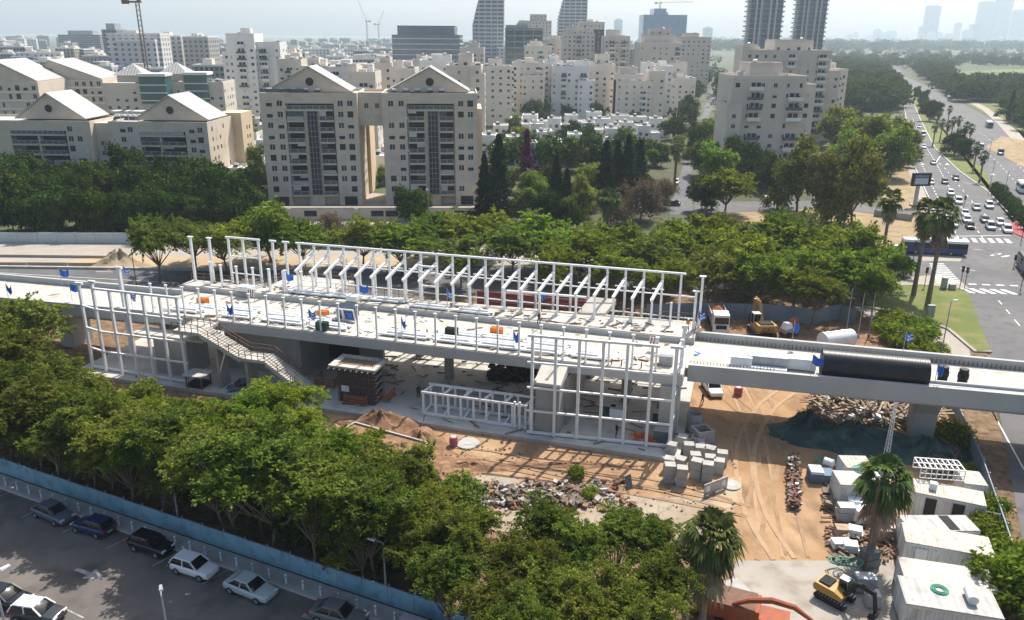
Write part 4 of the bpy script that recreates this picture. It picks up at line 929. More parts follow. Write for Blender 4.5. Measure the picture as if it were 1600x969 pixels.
for a in [
    ('cream block just right of the white tower behind the left gable', 432, 470, 92, 330, 16, 'cream', 0, [(.6, .5, -2, 8, -4)], [(.5, 3, 'f')]),
    ('cream stepped house behind the ridge of the left gable', 470, 515, 103, 310, 14, 'cream', 4, [(.2, .4, 2, 6, 3)], []),
    ('pale house with an awning behind the left gable roof', 512, 552, 104, 300, 12, 'white', 0, [(.5, .6, -1, 8, -3)], [(.3, 3, 'f')]),
    ('pale corner block with roof terrace between the two gables', 548, 586, 112, 285, 13, 'cream', 0, [(-.2, .4, 2, 8, 2.4)], [(.5, 4, 'f')]),
    ('pinkish flat house seen above the bridge of the twin block', 580, 612, 98, 330, 14, 'pinkish', 0, [(.4, .5, 1, 7, 2)], []),
    ('cream flat house left of the right gable', 608, 648, 106, 320, 14, 'cream', 0, [(.1, .4, 3, 7, 2.5)], []),
    ('pale block behind the right gable peak', 655, 700, 94, 345, 15, 'white', 3, [(.6, .5, 2, 9, 2)], [(.4, 3, 'f')]),
    ('cream block with plain side wall right of the right gable', 696, 752, 102, 320, 16, 'cream', 0, [(.35, .4, 2, 8, 4), (.7, .4, -2, 8, -3)], []),
    ('pinkish white apartment block with side balconies behind the right end of the twin block', 752, 800, 103, 400, 18, 'cream', 3, [(.25, .4, 3, 9, 3)], [(.35, 3.5, 'r'), (.75, .0 + 3, 'r')]),
    ('cream block with corner terraces right of the twin block', 800, 851, 98, 430, 18, 'cream', 0, [(.3, .7, -4, 10, -6)], [(.8, 3, 'f')]),
    ('white stepped apartment house with angular balconies above the villas', 862, 918, 103, 435, 18, 'white', -4, [(.62, .42, 4, 10, 2.5), (.75, .45, -2, 9, -7)], [(.9, 4, 'f'), (.35, 3, 'f')]),
    ('narrow pale block between two stepped white houses', 918, 962, 100, 455, 15, 'cream', 0, [(.3, .5, 2, 7, 5)], []),
    ('pale stepped house with green glass penthouse above the villas', 964, 1020, 126, 435, 17, 'cream', 0, [(.0, .75, 3, 10, 3.2), (.1, .5, 5, 8, 6.5), (.9, .45, 1, 12, 5)], [(.75, 4, 'f'), ]),
    ('tall pale house with lit side wall by the tree lined street', 1022, 1052, 103, 455, 22, 'white', 0, [(-.5, .55, 3, 12, 1.5)], [(.3, 4, 'r'), (.7, 4, 'r')]),
    ('long row house stepping back along the tree lined street', 1050, 1088, 122, 490, 40, 'cream', 0, [(.1, .8, 20, 20, 8)], [(.2, 4, 'r'), (.5, 4, 'r'), (.8, 4, 'r')]),
    ('wide pinkish block with round penthouse over the tree lined street', 1000, 1066, 66, 520, 22, 'pinkish', 0, [(.12, .75, 3, 14, 4.5), (.25, .5, 5, 9, 8)], [(.9, 3, 'f'), (.3, 4, 'r')]),
    ('pinkish tower slab at the far end of the street row', 1066, 1112, 58, 640, 24, 'pinkish', 0, [(.1, .5, 3, 10, 3)], [(.5, 5, 'r')]),
    ('pinkish tower with slit balconies left of the wide pinkish block', 945, 985, 56, 590, 22, 'pinkish', 0, [(.1, .5, 4, 8, 4)], [(.3, 5, 'f'), (.75, 4, 'f')]),
    ('pale pinkish tower below the curved white tower', 880, 930, 52, 610, 22, 'pinkish', 0, [(.1, .35, 3, 9, 5), (.6, .35, 3, 9, 4)], [(.5, 4, 'f')]),
    ('pinkish block half hidden behind the teal office', 845, 884, 62, 640, 20, 'pinkish', 0, [(.3, .5, 3, 8, 3)], [(.4, 4, 'f')]),
    ('pinkish slab at the back between pale towers', 905, 945, 34, 800, 24, 'pinkish', 0, [(.5, .5, 0, 12, -7)], [(.3, 5, 'f')]),
    ('small pinkish roof block left of the curved white tower', 810, 862, 32, 850, 24, 'pinkish', 0, [(.35, .5, 3, 9, 6)], []),
    ('pale block with flat roof terraces behind the narrow pale block', 820, 862, 72, 520, 18, 'cream', 0, [(.2, .4, 3, 7, 3)], [(.6, 3, 'f')]),
    ('cream low block under the dark glass office', 640, 690, 96, 420, 16, 'cream', 0, [(.2, .3, 2, 7, 3)], []),
    ('cream block beside the foot of the tall grey tower', 718, 756, 74, 560, 18, 'pinkish', 0, [(.4, .4, 2, 7, 3)], []),
    ('pale house with rooftop pergola right of the teal office', 850, 880, 96, 450, 16, 'white', 0, [(.3, .4, 2, 7, 3)], [(.5, 3, 'f')]),
]:
    mid(*a[:8], extra=a[8], bal=a[9])
# the stepped house right of the street and its neighbours
mid('big pale apartment house with stepped terraces right of the tree lined street', 1146, 1262, 118, 250, 18, 'pinkish', 0, extra=[(-.06, .2, -1.5, 12, -8), (.95, .22, 2, 16, -2.5), (.25, .45, 3, 12, 3.6)], bal=[(.32, 4.2, 'f'), (.86, 4.5, 'f')], step=3.6)
mid('pale apartment house behind the big stepped one beside the highway trees', 1178, 1300, 78, 345, 24, 'pinkish', 0, extra=[(.98, .22, 4, 20, -8), (.3, .5, 4, 14, 4), (-.12, .2, 3, 12, 2)], bal=[(.9, 4, 'f'), (.5, 3.6, 'f')])
mid('narrow lit apartment wing right of the stepped houses', 1296, 1326, 108, 370, 26, 'cream', 0, extra=[(-.3, .5, 3, 12, 4)], bal=[(.4, 4, 'f')])
mid('lower pale house left of the big stepped apartment house', 1136, 1150, 176, 262, 14, 'cream', 0, bal=[(.5, 3, 'f')])
# white villas
vil = [(788, 262, 30), (812, 246, 26), (836, 260, 28), (858, 240, 26), (880, 256, 34), (905, 238, 30), (846, 222, 26), (872, 214, 26), (790, 222, 30), (812, 208, 26), (925, 222, 28), (948, 212, 40), (900, 208, 28), (936, 200, 36), (965, 230, 30), (985, 216, 30), (1005, 206, 40), (1012, 228, 30), (1030, 214, 26), (960, 252, 26), (978, 206, 34), (835, 205, 30), (770, 246, 22), (592, 246, 12), (588, 225, 14), (600, 285, 10), (385, 262, 30), (400, 238, 30), (404, 212, 30), (382, 300, 20)]
vproto = None
def villa(i, u, v, wpx):
    p = P(u, v); mpp = p.y / FOC; wd = max(9, wpx * mpp * rnd.uniform(1.0, 1.35)); h_ = rnd.choice([6.2, 6.8, 7.4])
    side = 'left of the twin block' if u < 500 else ('seen through the gap of the twin block' if u < 700 else 'among the trees right of the twin block')
    t = thing('villa', 'small white flat roofed villa ' + side, 'house', p - Vector((wd / 2, 0, 0)), R(rnd.uniform(-6, 6)), 'white villas ' + side)
    block(t, 0, 0, wd * .6, 8, h_, K['white'], nh=1, par=.6); block(t, wd * .6 + .01, -1.5, wd * .4, 8, h_ - 2.6, K['white'], nh=1, par=.6)
    for x in (wd * .15, wd * .42):
        for z in (1, 4): window(t, x, 0, z, 1.3, 1.4, 'f')
    window(t, wd * .8, -1.5, 1, 1.8, 1.6, 'f', 'plain'); window(t, wd * .6, 4, 4.2, 1.2, 1.2, 'r', 'plain')
for i, a in enumerate(vil): villa(i, *a)

# ---- office blocks and towers farther back
def banded(name, label, u0, u1, vt, Y, d, glass, bandm, fh=3.6, rz=0, cat='office building', steps=(), fins=0, vb=None):
    x0, wd, zt = place(u0, u1, vt, Y); t = thing(name, label, cat, (x0, Y, 0), R(rz))
    b = MB(); b.b2(0, wd, 0, d, 0, zt); b.build('glazing', K[glass], t)
    b = MB(); z = fh
    while z < zt + .1: b.b2(-.5, wd + .5, -.5, d + .5, z - .9, z - .1); z += fh
    b.build('floor_band', K[bandm], t)
    if fins:
        b = MB()
        for k in range(fins + 1): x = wd * k / fins; b.b2(x - .3, x + .3, -.9, -.51, 0, zt)
        b.build('fin', K[bandm], t)
    for (f0, f1, dz) in steps:
        b = MB(); b.b2(f0 * wd, f1 * wd, 2, d - 2, zt + .01, zt + dz); b.build('roof_storey', K[bandm] if dz < 3 else K[glass], t)
    b = MB(); b.b2(wd * .3, wd * .6, d * .3, d * .7, zt + .02, zt + 3.5); b.build('plant_room', K['galv'], t)
    return t
K['band_w'] = pm('band_white', (0.55, 0.56, 0.57), None, .1, .6); K['band_g'] = pm('band_grey', (0.30, 0.31, 0.33), None, .1, .6); K['dglass'] = pm('dark_office_glass', (0.08, 0.12, 0.17), (0.12, 0.165, 0.215), .05, .15, spec=.7)
banded('office_building', 'wide dark glass office with white floor bands left of the tall grey tower', 612, 718, 54, 640, 40, 'dglass', 'band_w', 3.9, 0, steps=((.08, .92, 6.5),))
banded('office_building', 'teal glass office with white window grid right of the tall grey tower', 790, 848, 44, 560, 30, 'glass_t', 'band_g', 3.8, 0, steps=((.0, .6, 2.0),), fins=4)
banded('office_building', 'big light blue glass office under the distant crane', 1006, 1074, 23, 1150, 40, 'glass_b', 'glass_b', 4.2, 0, steps=((.24, .52, 8.0),))
def tower(label, u0, u1, Y, zt, wallm='band_w', lean=0, d=18, cat='tower', curved=False):
    x0, wd, _ = place(u0, u1, 50, Y); t = thing('tower', label, cat, (x0, Y, 0), 0)
    b = MB(); b.extr([(.6, 0), (wd - .6, 0), (wd - .6, zt), (.6 + wd * .28, zt), (.6, zt * .62)] if curved else [(.6, 0), (wd - .6, 0), (wd - .6, zt), (.6, zt)], .6, d - .6); b.build('glazing', K['dglass'], t)
    b = MB(); z = 3.4
    while z < zt + 3: 
        inset = 0 if not curved else max(0, (z - zt * .62) / (zt * .38)) * wd * .28
        b.b2(inset, wd, 0, d, z - (1.5 if wallm != 'band_g' else .7), z - .1); z += 3.4
    b.build('floor_band', K[wallm], t)
    b = MB()
    for k in range(6):
        x = .5 + (wd - 1.2) * k / 5; b.b2(x - .4, x + .4, -.4, -.01, 0, zt if not curved or k > 1 else zt * (.62 + .3 * k))
    b.build('pier', K[wallm], t)
    return t
tower('tall grey banded tower above the twin block, cut by the top edge', 738, 788, 760, 82, 'band_w', curved=True)
tower('tall white gridded tower right of centre, cut by the top edge', 871, 917, 900, 92, 'band_w', curved=True)
def balc_tower(label, u0, u1, Y, zt):
    t = tower(label, u0, u1, Y, zt, 'band_g', 0, 9); wd = place(u0, u1, 50, Y)[1]
    b = MB(); z = 4
    while z < zt: b.b2(-1.6, -.01, 1, 8, z, z + 1.2); b.b2(wd + .01, wd + 1.6, 1, 8, z, z + 1.2); z += 3.4
    b.build('balcony', K['band_w'], t)
    b = MB()
    for f in (.2, .34, .62, .78): b.b2(f * wd - .6, f * wd + .6, -1.0, -.41, 0, zt)
    b.build('white_fin', K['band_w'], t)
balc_tower('left of two dark balcony towers at upper right, cut by the top edge', 1168, 1220, 620, 92)
balc_tower('right of two dark balcony towers at upper right, cut by the top edge', 1243, 1288, 680, 100)
K['facade_a'] = facade_mat('facade_pale', (0.42, 0.40, 0.37), (0.10, 0.11, 0.12)); K['facade_b'] = facade_mat('facade_grey', (0.28, 0.29, 0.30), (0.06, 0.07, 0.08), 3.0, 3.3, .6, .55)
K['facade_c'] = facade_mat('facade_white', (0.58, 0.57, 0.55), (0.14, 0.15, 0.16), 4.0, 3.0, .4, .5); K['facade_d'] = facade_mat('facade_tan', (0.40, 0.35, 0.29), (0.09, 0.09, 0.09), 3.4, 3.0, .45, .5)
def far_tower(label, u0, u1, vt, Y, d=40, m='facade_b', group=None):
    x0, wd, zt = place(u0, u1, vt, Y); t = thing('skyscraper', label, 'skyscraper', (x0, Y, 0), 0, group)
    b = MB(); b.b2(0, wd, 0, d, 0, zt); b.build('wall', K[m], t)
    b = MB(); b.b2(wd * .2, wd * .8, d * .2, d * .8, zt + .01, zt + 6); b.build('roof_plant', K['galv'], t); return t
for a in [('hazy lone skyscraper above the highway trees', 1451, 1472, 9, 6000), ('hazy skyscraper with a low annex near the right edge', 1534, 1558, 3, 6000), ('low hazy annex of the skyscraper near the right edge', 1520, 1534, 38, 6000),
          ('tallest hazy skyscraper at the right, cut by the top edge', 1563, 1588, -14, 6000), ('hazy tower block touching the right edge', 1588, 1608, 16, 6000), ('pale hazy block low beside the lone skyscraper', 1440, 1452, 42, 6000),
          ('slim hazy tower left of the light blue office', 961, 973, 31, 4200), ('tiny hazy tower right of the light blue office', 1101, 1114, 44, 4400), ('small hazy tower between lone skyscraper and annex', 1496, 1504, 36, 6400)]:
    far_tower(*a)
for i in range(26): # hazy low skyline
    u = rnd.uniform(1300, 1600); w_ = rnd.uniform(5, 14); far_tower('low hazy building on the far right skyline', u, u + w_, rnd.uniform(47, 57), rnd.uniform(5600, 6800), 60, 'facade_c', 'low hazy buildings on the right skyline')
# ---- the low city behind, left and middle
cr = random.Random(21)
def city(label, group, n, ur, Yr, hr, keep=None):
    for i in range(n):
        Y = Yr[0] * (Yr[1] / Yr[0]) ** cr.random(); u = cr.uniform(*ur); x = Zat(u, 60, Y).x
        wd, d, h_ = cr.uniform(14, 34), cr.uniform(12, 22), cr.uniform(*hr)
        t = thing('city_building', label, 'building', (x, Y, 0), R(cr.choice([0, 0, 8, -10, 20])), group)
        m = K[cr.choice(['facade_a', 'facade_a', 'facade_c', 'facade_c', 'facade_d', 'facade_b'])]
        b = MB(); b.b2(-wd / 2, wd / 2, 0, d, 0, h_); b.build('wall', m, t)
        b = MB(); ring(b, -wd / 2, wd / 2, 0, d, h_ + .01, 1.0, .5); b.build('parapet', K['white'], t)
        b = MB(); q = cr.uniform(-.3, .1) * wd; b.b2(q, q + wd * .25, d * .3, d * .7, h_ + .01, h_ + cr.uniform(2.6, 4)); b.build('stair_head', K['cream'], t)
        if cr.random() < .5: b = MB(); b.b2(q + wd * .3, q + wd * .42, d * .3, d * .5, h_ + .01, h_ + 2.2); b.build('roof_box', K['tankw'], t)
city('hazy pale apartment block in the far city left of the white tower', 'far city blocks at left', 120, (-20, 350), (480, 3000), (12, 27))
city('hazy pale apartment block in the far city between the white tower and the dark office', 'far city blocks at centre left', 110, (425, 640), (430, 3000), (11, 24))
city('hazy apartment block in the far city behind the centre towers', 'far city blocks at centre', 60, (640, 1100), (720, 3000), (14, 30))
city('tall hazy white block in the left distance behind the pyramid roofs', 'tall white blocks in the left distance', 7, (190, 320), (520, 640), (32, 42))
far_tower('grey glass slab standing above the left city', 158, 181, 46, 900, 24, 'facade_b'); far_tower('long grey slab left of the grey glass slab on the left skyline', 90, 155, 54, 1300, 30, 'facade_b')
# ================================================================== trees
def np_mesh(name, verts, nq, mats, mi=None, k=4):
    me = bpy.data.meshes.new(name); me.vertices.add(len(verts)); me.vertices.foreach_set('co', np.ascontiguousarray(verts, dtype=np.float32).ravel())
    me.loops.add(nq * k); me.polygons.add(nq); me.loops.foreach_set('vertex_index', np.arange(nq * k, dtype=np.int32))
    me.polygons.foreach_set('loop_start', np.arange(0, nq * k, k, dtype=np.int32)); me.polygons.foreach_set('loop_total', np.full(nq, k, dtype=np.int32))
    for m in mats: me.materials.append(m)
    if mi is not None: me.polygons.foreach_set('material_index', np.asarray(mi, dtype=np.int32))
    me.update(calc_edges=True); return me
def leaves(cent, nrm, size, rg, aspect=.6):
    n = len(cent); t = rg.normal(size=(n, 3)); t -= nrm * (t * nrm).sum(1, keepdims=True); t /= np.linalg.norm(t, axis=1, keepdims=True) + 1e-9
    bt_ = np.cross(nrm, t); s = size[:, None] if hasattr(size, '__len__') else size
    a, c = t * s * .5, bt_ * s * .5 * aspect
    return np.stack([cent - a, cent - c + a * .15, cent + a, cent + c + a * .15], 1).reshape(-1, 3)
def crown(seed, rx, rz, zc, nl, n, leaf, lobe=.42, flat=1.0, shell=.55, irregular=.25, lowcut=-.55):
    rg = np.random.default_rng(seed)
    d = rg.normal(size=(nl, 3)); d /= np.linalg.norm(d, axis=1, keepdims=True); d[:, 2] = np.maximum(d[:, 2], lowcut + .1 * rg.random(nl))
    rad = (.30 + .50 * rg.random(nl) ** .6)[:, None] * (1 + irregular * rg.normal(size=(nl, 1)))
    C = d * rad * np.array([rx, rx, rz]); Lr = rx * lobe * (.65 + .6 * rg.random(nl))
    w_ = Lr ** 2; idx = rg.choice(nl, n, p=w_ / w_.sum())
    u = rg.normal(size=(n, 3)); u /= np.linalg.norm(u, axis=1, keepdims=True); u[:, 2] = np.where(u[:, 2] < -.35, -u[:, 2] * .6, u[:, 2])
    rr = (shell + (1 - shell) * rg.random(n) ** .6) * (1 + .16 * rg.normal(size=n))
    # broken, twiggy outline: leaves gather in sprays
    spr = rg.normal(size=(n // 14 + 1, 3)) * .16
    pos = C[idx] + u * (Lr[idx] * rr)[:, None] * np.array([1, 1, flat]) 
    order = np.argsort(idx * 1000 + (np.arctan2(u[:, 1], u[:, 0]) * 8).astype(int) * 20 + (u[:, 2] * 8).astype(int)); g = np.empty(n, int); g[order] = np.arange(n) // 14
    pos += spr[g] * rx * .45
    nr = u * .65 + rg.normal(size=(n, 3)) * .6 + np.array([0, 0, .35]); nr /= np.linalg.norm(nr, axis=1, keepdims=True)
    pos[:, 2] += zc
    return leaves(pos, nr, leaf * (.6 + .8 * rg.random(n)), rg), C + np.array([0, 0, zc])
def feathery(seed, rx, rz, zc, nl, n, leaf, lobe=.3, tl=1.3, per=34, shell=0, flat=1, irregular=.25, lowcut=-.35):
    # fine leaflets along twigs that leave the lobes outwards and droop at their ends
    rg = np.random.default_rng(seed); d = rg.normal(size=(nl, 3)); d /= np.linalg.norm(d, axis=1, keepdims=True); d[:, 2] = np.maximum(d[:, 2], lowcut + .1 * rg.random(nl))
    rad = (.25 + .55 * rg.random(nl) ** .6)[:, None] * (1 + irregular * rg.normal(size=(nl, 1))); C = d * rad * np.array([rx, rx, rz]); Lr = rx * lobe * (.55 + .75 * rg.random(nl))
    nt_ = n // per; idx = rg.choice(nl, nt_, p=Lr ** 2 / (Lr ** 2).sum()); u = rg.normal(size=(nt_, 3)); u /= np.linalg.norm(u, axis=1, keepdims=True); u[:, 2] = np.where(u[:, 2] < -.3, -u[:, 2], u[:, 2])
    base = C[idx] + u * (Lr[idx] * (.35 + .5 * rg.random(nt_)))[:, None] * np.array([1, 1, .75]); out = u * np.array([1, 1, .35]) + rg.normal(size=(nt_, 3)) * .45; out /= np.linalg.norm(out, axis=1, keepdims=True)
    side = np.cross(out, [0, 0, 1.0]); side /= np.linalg.norm(side, axis=1, keepdims=True) + 1e-9; up = np.cross(side, out); L_ = tl * (.6 + .8 * rg.random(nt_))
    f = np.tile(np.linspace(.05, 1, per), nt_) + rg.normal(size=nt_ * per) * .04; k = np.repeat(np.arange(nt_), per); w_ = rg.normal(size=nt_ * per) * .30 * tl * (1.05 - f * .75)
    pos = base[k] + out[k] * (L_[k] * f)[:, None] + side[k] * w_[:, None] + up[k] * (rg.normal(size=nt_ * per) * .05 * tl)[:, None]; pos[:, 2] -= .28 * tl * f ** 2
    nr = up[k] + rg.normal(size=pos.shape) * .42; nr /= np.linalg.norm(nr, axis=1, keepdims=True); pos[:, 2] += zc
    return leaves(pos, nr, leaf * (.6 + .8 * rg.random(len(pos))), rg), C + np.array([0, 0, zc])
def trunk_mb(C, zc, r0, seed, fork=.45, nlimb=6, lean=.3):
    rg = np.random.default_rng(seed + 99); b = MB(); zf = zc * fork
    top = Vector((rg.normal() * lean, rg.normal() * lean, zf))
    b.tube([(0, 0, 0), (top.x * .4, top.y * .4, zf * .5), top], [r0 * 1.25, r0, r0 * .85], 8)
    for i in rg.choice(len(C), min(nlimb, len(C)), replace=False):
        c = Vector(C[i]); m = top.lerp(c, .5) + Vector((0, 0, -.08 * (c - top).length)); b.tube([top - Vector((0, 0, .15)), m, c], [r0 * .6, r0 * .38, r0 * .1], 6)
        for q in range(2):
            e = c + Vector(rg.normal(size=3)) * r0 * 6; b.tube([m.lerp(c, .5), e], [r0 * .2, r0 * .05], 4)
    return b
PROTO = {}; ZC = {'fore': 6.2, 'street': 6.6}
def tree_proto(key, kinds, crowns, mat, bark='bark'):
    lst = []
    for i, kw in enumerate(crowns):
        kw = dict(kw); r0 = kw.pop('r0'); fork = kw.pop('fork', .45); nlimb = kw.pop('nlimb', 6)
        V, C = (feathery if kw.pop('feather', 0) else crown)(**kw); cm = np_mesh('crown', V, len(V) // 4, [K[mat]])
        tm = trunk_mb(C, kw['zc'], r0, kw['seed'], fork, nlimb).mesh('trunk', K[bark], True); lst.append((cm, tm))
    PROTO[key] = lst
tr = random.Random(5)
def tree(key, loc, label, scale=1.0, group='', name='tree', cat='tree', mat=None, zs=1.0, zc=None):
    cm, tm = tr.choice(PROTO[key]); t = thing(name, label, cat, (loc[0], loc[1], 0), tr.uniform(0, 6.28), group or None)
    if zc:      # broad crown carried at its own height
        z0 = ZC[key]; link('trunk', tm, t, None, (scale, scale, zc / z0)); c = link('crown', cm, t, (0, 0, zc - z0 * scale * zs), (scale, scale, scale * zs))
    else:
        t.scale = (scale, scale, scale * zs); link('trunk', tm, t); c = link('crown', cm, t)
    if mat:
        c.material_slots[0].link = 'OBJECT'; c.material_slots[0].material = K[mat]
    return t
tree_proto('fore', 0, [dict(seed=11 + i, feather=1, rx=5.4, rz=2.9, zc=6.2, nl=30, n=24000, leaf=.31, lobe=.30, tl=1.25, r0=.17, fork=.34, irregular=.3, nlimb=16) for i in range(6)], 'leaf_fore')
tree_proto('street', 0, [dict(seed=31 + i, feather=1, rx=6.6, rz=3.3, zc=6.6, nl=30, n=17000, leaf=.44, lobe=.30, tl=1.6, r0=.2, fork=.4, nlimb=14) for i in range(5)], 'leaf_street')
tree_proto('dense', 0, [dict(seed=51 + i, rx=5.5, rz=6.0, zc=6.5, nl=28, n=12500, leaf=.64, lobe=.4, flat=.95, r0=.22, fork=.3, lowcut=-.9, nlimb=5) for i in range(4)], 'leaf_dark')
tree_proto('far', 0, [dict(seed=71 + i, rx=5.2, rz=4.6, zc=5.2, nl=14, n=1500, leaf=1.25, lobe=.45, r0=.22, fork=.3, lowcut=-.8, nlimb=4) for i in range(4)], 'leaf_far')
tree_proto('brown', 0, [dict(seed=91, rx=6, rz=4.2, zc=4.4, nl=20, n=7000, leaf=.45, lobe=.42, r0=.2, shell=.3, lowcut=-.8)], 'leaf_brown')
tree_proto('bush', 0, [dict(seed=95 + i, rx=2.2, rz=1.3, zc=1.1, nl=12, n=2500, leaf=.34, lobe=.45, r0=.06, fork=.3, lowcut=-.9, nlimb=3) for i in range(2)], 'leaf_street')
# conifers: whorled tiers
def conifer_mesh(seed, h, r, n, mat, leaf=.6):
    rg = np.random.default_rng(seed); f = rg.random(n) ** .8; z = 1.0 + (h - 1.0) * f; tier = np.sin(z * 3.2 + rg.random(n)) * .3 + .8 + .18 * rg.normal(size=n)
    rr = r * (1 - f) ** .85 * tier * np.sqrt(.15 + .85 * rg.random(n)) + .15; a = rg.random(n) * 6.2832
    a = np.round(a * 1.6 + z * .7) / 1.6 + rg.normal(size=n) * .16
    pos = np.stack([rr * np.cos(a), rr * np.sin(a), z - rr * .12], 1); nr = np.stack([np.cos(a) * .5, np.sin(a) * .5, np.full(n, .6)], 1) + rg.normal(size=(n, 3)) * .45
    nr /= np.linalg.norm(nr, axis=1, keepdims=True); V = leaves(pos, nr, leaf * (.6 + .8 * rg.random(n)), rg, .5)
    b = MB(); b.tube([(0, 0, 0), (0, 0, h * .95)], [.28, .05], 7)
    return np_mesh('crown', V, n, [K[mat]]), b.mesh('trunk', K['bark'], True)
PROTO['conifer'] = [conifer_mesh(3, 17, 3.4, 5200, 'leaf_conif', .8), conifer_mesh(4, 17, 3.0, 5200, 'leaf_conif', .8)]
PROTO['cypress'] = [conifer_mesh(6, 13, 1.6, 3500, 'leaf_conif', .6)]
# fan palms
def palm_mesh(seed, h, nf, r, dead):
    rg = np.random.default_rng(seed); V = []; D = []
    def fan(base, az, el, ln, out, droop):
        d = np.array([math.cos(az) * math.cos(el), math.sin(az) * math.cos(el), math.sin(el)]); s = np.array([-math.sin(az), math.cos(az), 0]); up = np.cross(d, s) * -1
        hub = base + d * ln * .45; nb = 13
        out.append(np.stack([base - s * .03, base + s * .03, hub + s * .03, hub - s * .03]))
        for k in range(nb):
            q = (k / (nb - 1) - .5) * 2.5 + rg.normal() * .05; dd = d * math.cos(q) + s * math.sin(q); L_ = ln * .62 * (1 - .25 * abs(q) / 1.3); w = .085 * ln / 1.5
            side = np.cross(dd, up); m = hub + dd * L_ * .55; tip = hub + dd * L_ * .95 - np.array([0, 0, droop * L_ * (.45 + .55 * rg.random())])
            out.append(np.stack([hub, m + side * w, tip, m - side * w]))
    top = np.array([0, 0, h])
    for i in range(nf):
        f = (i + .5) / nf; el = 1.35 - 2.05 * f + rg.normal() * .12; az = i * 2.399 + rg.normal() * .2; fan(top + np.array([0, 0, .3 * (1 - f)]), az, el, r * (.7 + .5 * rg.random()), V, .35 + .7 * f)
    for i in range(dead):
        f = i / max(1, dead); el = -.75 - .7 * rg.random(); az = i * 2.399 + rg.normal() * .3; fan(top - np.array([0, 0, .2 + f * r * .8]), az, el, r * (.7 + .4 * rg.random()), D, .5)
    V = np.concatenate(V); cm = np_mesh('fronds', V, len(V) // 4, [K['leaf_palm']])
    D = np.concatenate(D); dm = np_mesh('dead_fronds', D, len(D) // 4, [K['leaf_dead']])
    b = MB(); b.tube([(0, 0, 0), (0.0, 0, h * .4), (0, 0, h + .1)], [.36, .25, .24], 10)
    for k in range(int(h / .35)): b.tube([(0, 0, k * .35 + .2), (0, 0, k * .35 + .3)], [.30, .25], 8)
    return cm, dm, b.mesh('trunk', K['palmbark'])
PALMS = {'big': palm_mesh(1, 8.2, 44, 2.7, 26), 'tall': palm_mesh(2, 11.5, 34, 2.3, 20), 'far': palm_mesh(3, 8.5, 22, 1.9, 8), 'plume': palm_mesh(5, 8, 50, 3.6, 6)}
def palm(kind, loc, label, scale=1.0, group=None, hs=1.0):
    cm, dm, tm = PALMS[kind]; t = thing('palm_tree', label, 'palm tree', (loc[0], loc[1], 0), tr.uniform(0, 6), group); t.scale = (scale, scale, scale * hs)
    link('trunk', tm, t); link('fronds', cm, t); link('dead_fronds', dm, t); return t
def at(u, v, z): return P(u, v, z)
# foreground row behind the blue fence: (u, v of the crown centre, radius in photo pixels)
fore = [(20, 520, 78), (-25, 590, 85), (70, 590, 62), (10, 665, 72), (95, 690, 66), (165, 650, 66), (210, 700, 66), (150, 745, 50), (255, 655, 58), (310, 700, 72), (285, 760, 55), (375, 660, 66), (425, 625, 62), (465, 672, 60), (400, 740, 72), (480, 752, 70), (530, 705, 60),
        (560, 775, 74), (620, 750, 62), (490, 830, 52), (610, 840, 66), (670, 800, 56), (735, 835, 66), (700, 890, 62), (800, 880, 74), (860, 825, 52), (905, 860, 66), (970, 830, 58), (1018, 845, 46), (1030, 905, 44), (850, 930, 66), (930, 935, 66), (770, 950, 58), (1000, 960, 56), (905, 985, 60), (830, 990, 55), (600, 905, 34)]
for i, (u, v, rp) in enumerate(fore):
    front = v > 735 + .339 * u - 125 and u < 690
    zc_ = 8.4 if front else 6.5
    p = at(u, v, zc_); m = max(.55, (p - Vector((0, 0, CAM_H))).length / FOC * rp / 5.5)
    dd = (p - FA).dot(fn)
    if dd < 1.2 and u < 700: p += fn * (1.2 - dd); zc_ = max(4.6, Zat(u, v, p.y).z)
    zn = 'in the grove at the left edge below the viaduct' if u < 130 else ('in the leafy row between the blue fence and the station' if u < 690 else 'in the dark green grove at the bottom centre')
    gr = 'trees at the left edge' if u < 130 else ('trees between the blue fence and the station' if u < 690 else 'trees in the bottom centre grove')
    tree('fore', p, 'broad green tree ' + zn, m, gr, mat='leaf_street' if (130 < u < 560 and v < 720) else None, zs=tr.uniform(.9, 1.1), zc=zc_)
for k in range(11):
    p = FA + fdir * (-11 + 5.6 * k + tr.uniform(-1.4, 1.4)) + fn * tr.uniform(.7, 1.8); tree('fore', p, 'broad green tree arching over the blue fence, throwing shade on the parking road', tr.uniform(.62, .95), 'trees arching over the blue fence', zs=tr.uniform(.85, 1.1), zc=tr.uniform(7.4, 9.6))
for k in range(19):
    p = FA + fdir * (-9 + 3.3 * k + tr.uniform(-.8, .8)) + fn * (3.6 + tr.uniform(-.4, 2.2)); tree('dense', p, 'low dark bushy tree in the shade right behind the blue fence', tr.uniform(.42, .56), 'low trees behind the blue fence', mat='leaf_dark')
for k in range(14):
    p = FA + fdir * (-6 + 4.2 * k + tr.uniform(-1, 1)) + fn * (8.5 + tr.uniform(-1, 2.2)); tree('dense', p, 'low dark bushy tree in the shade right behind the blue fence', tr.uniform(.5, .66), 'low trees behind the blue fence', mat='leaf_fore')
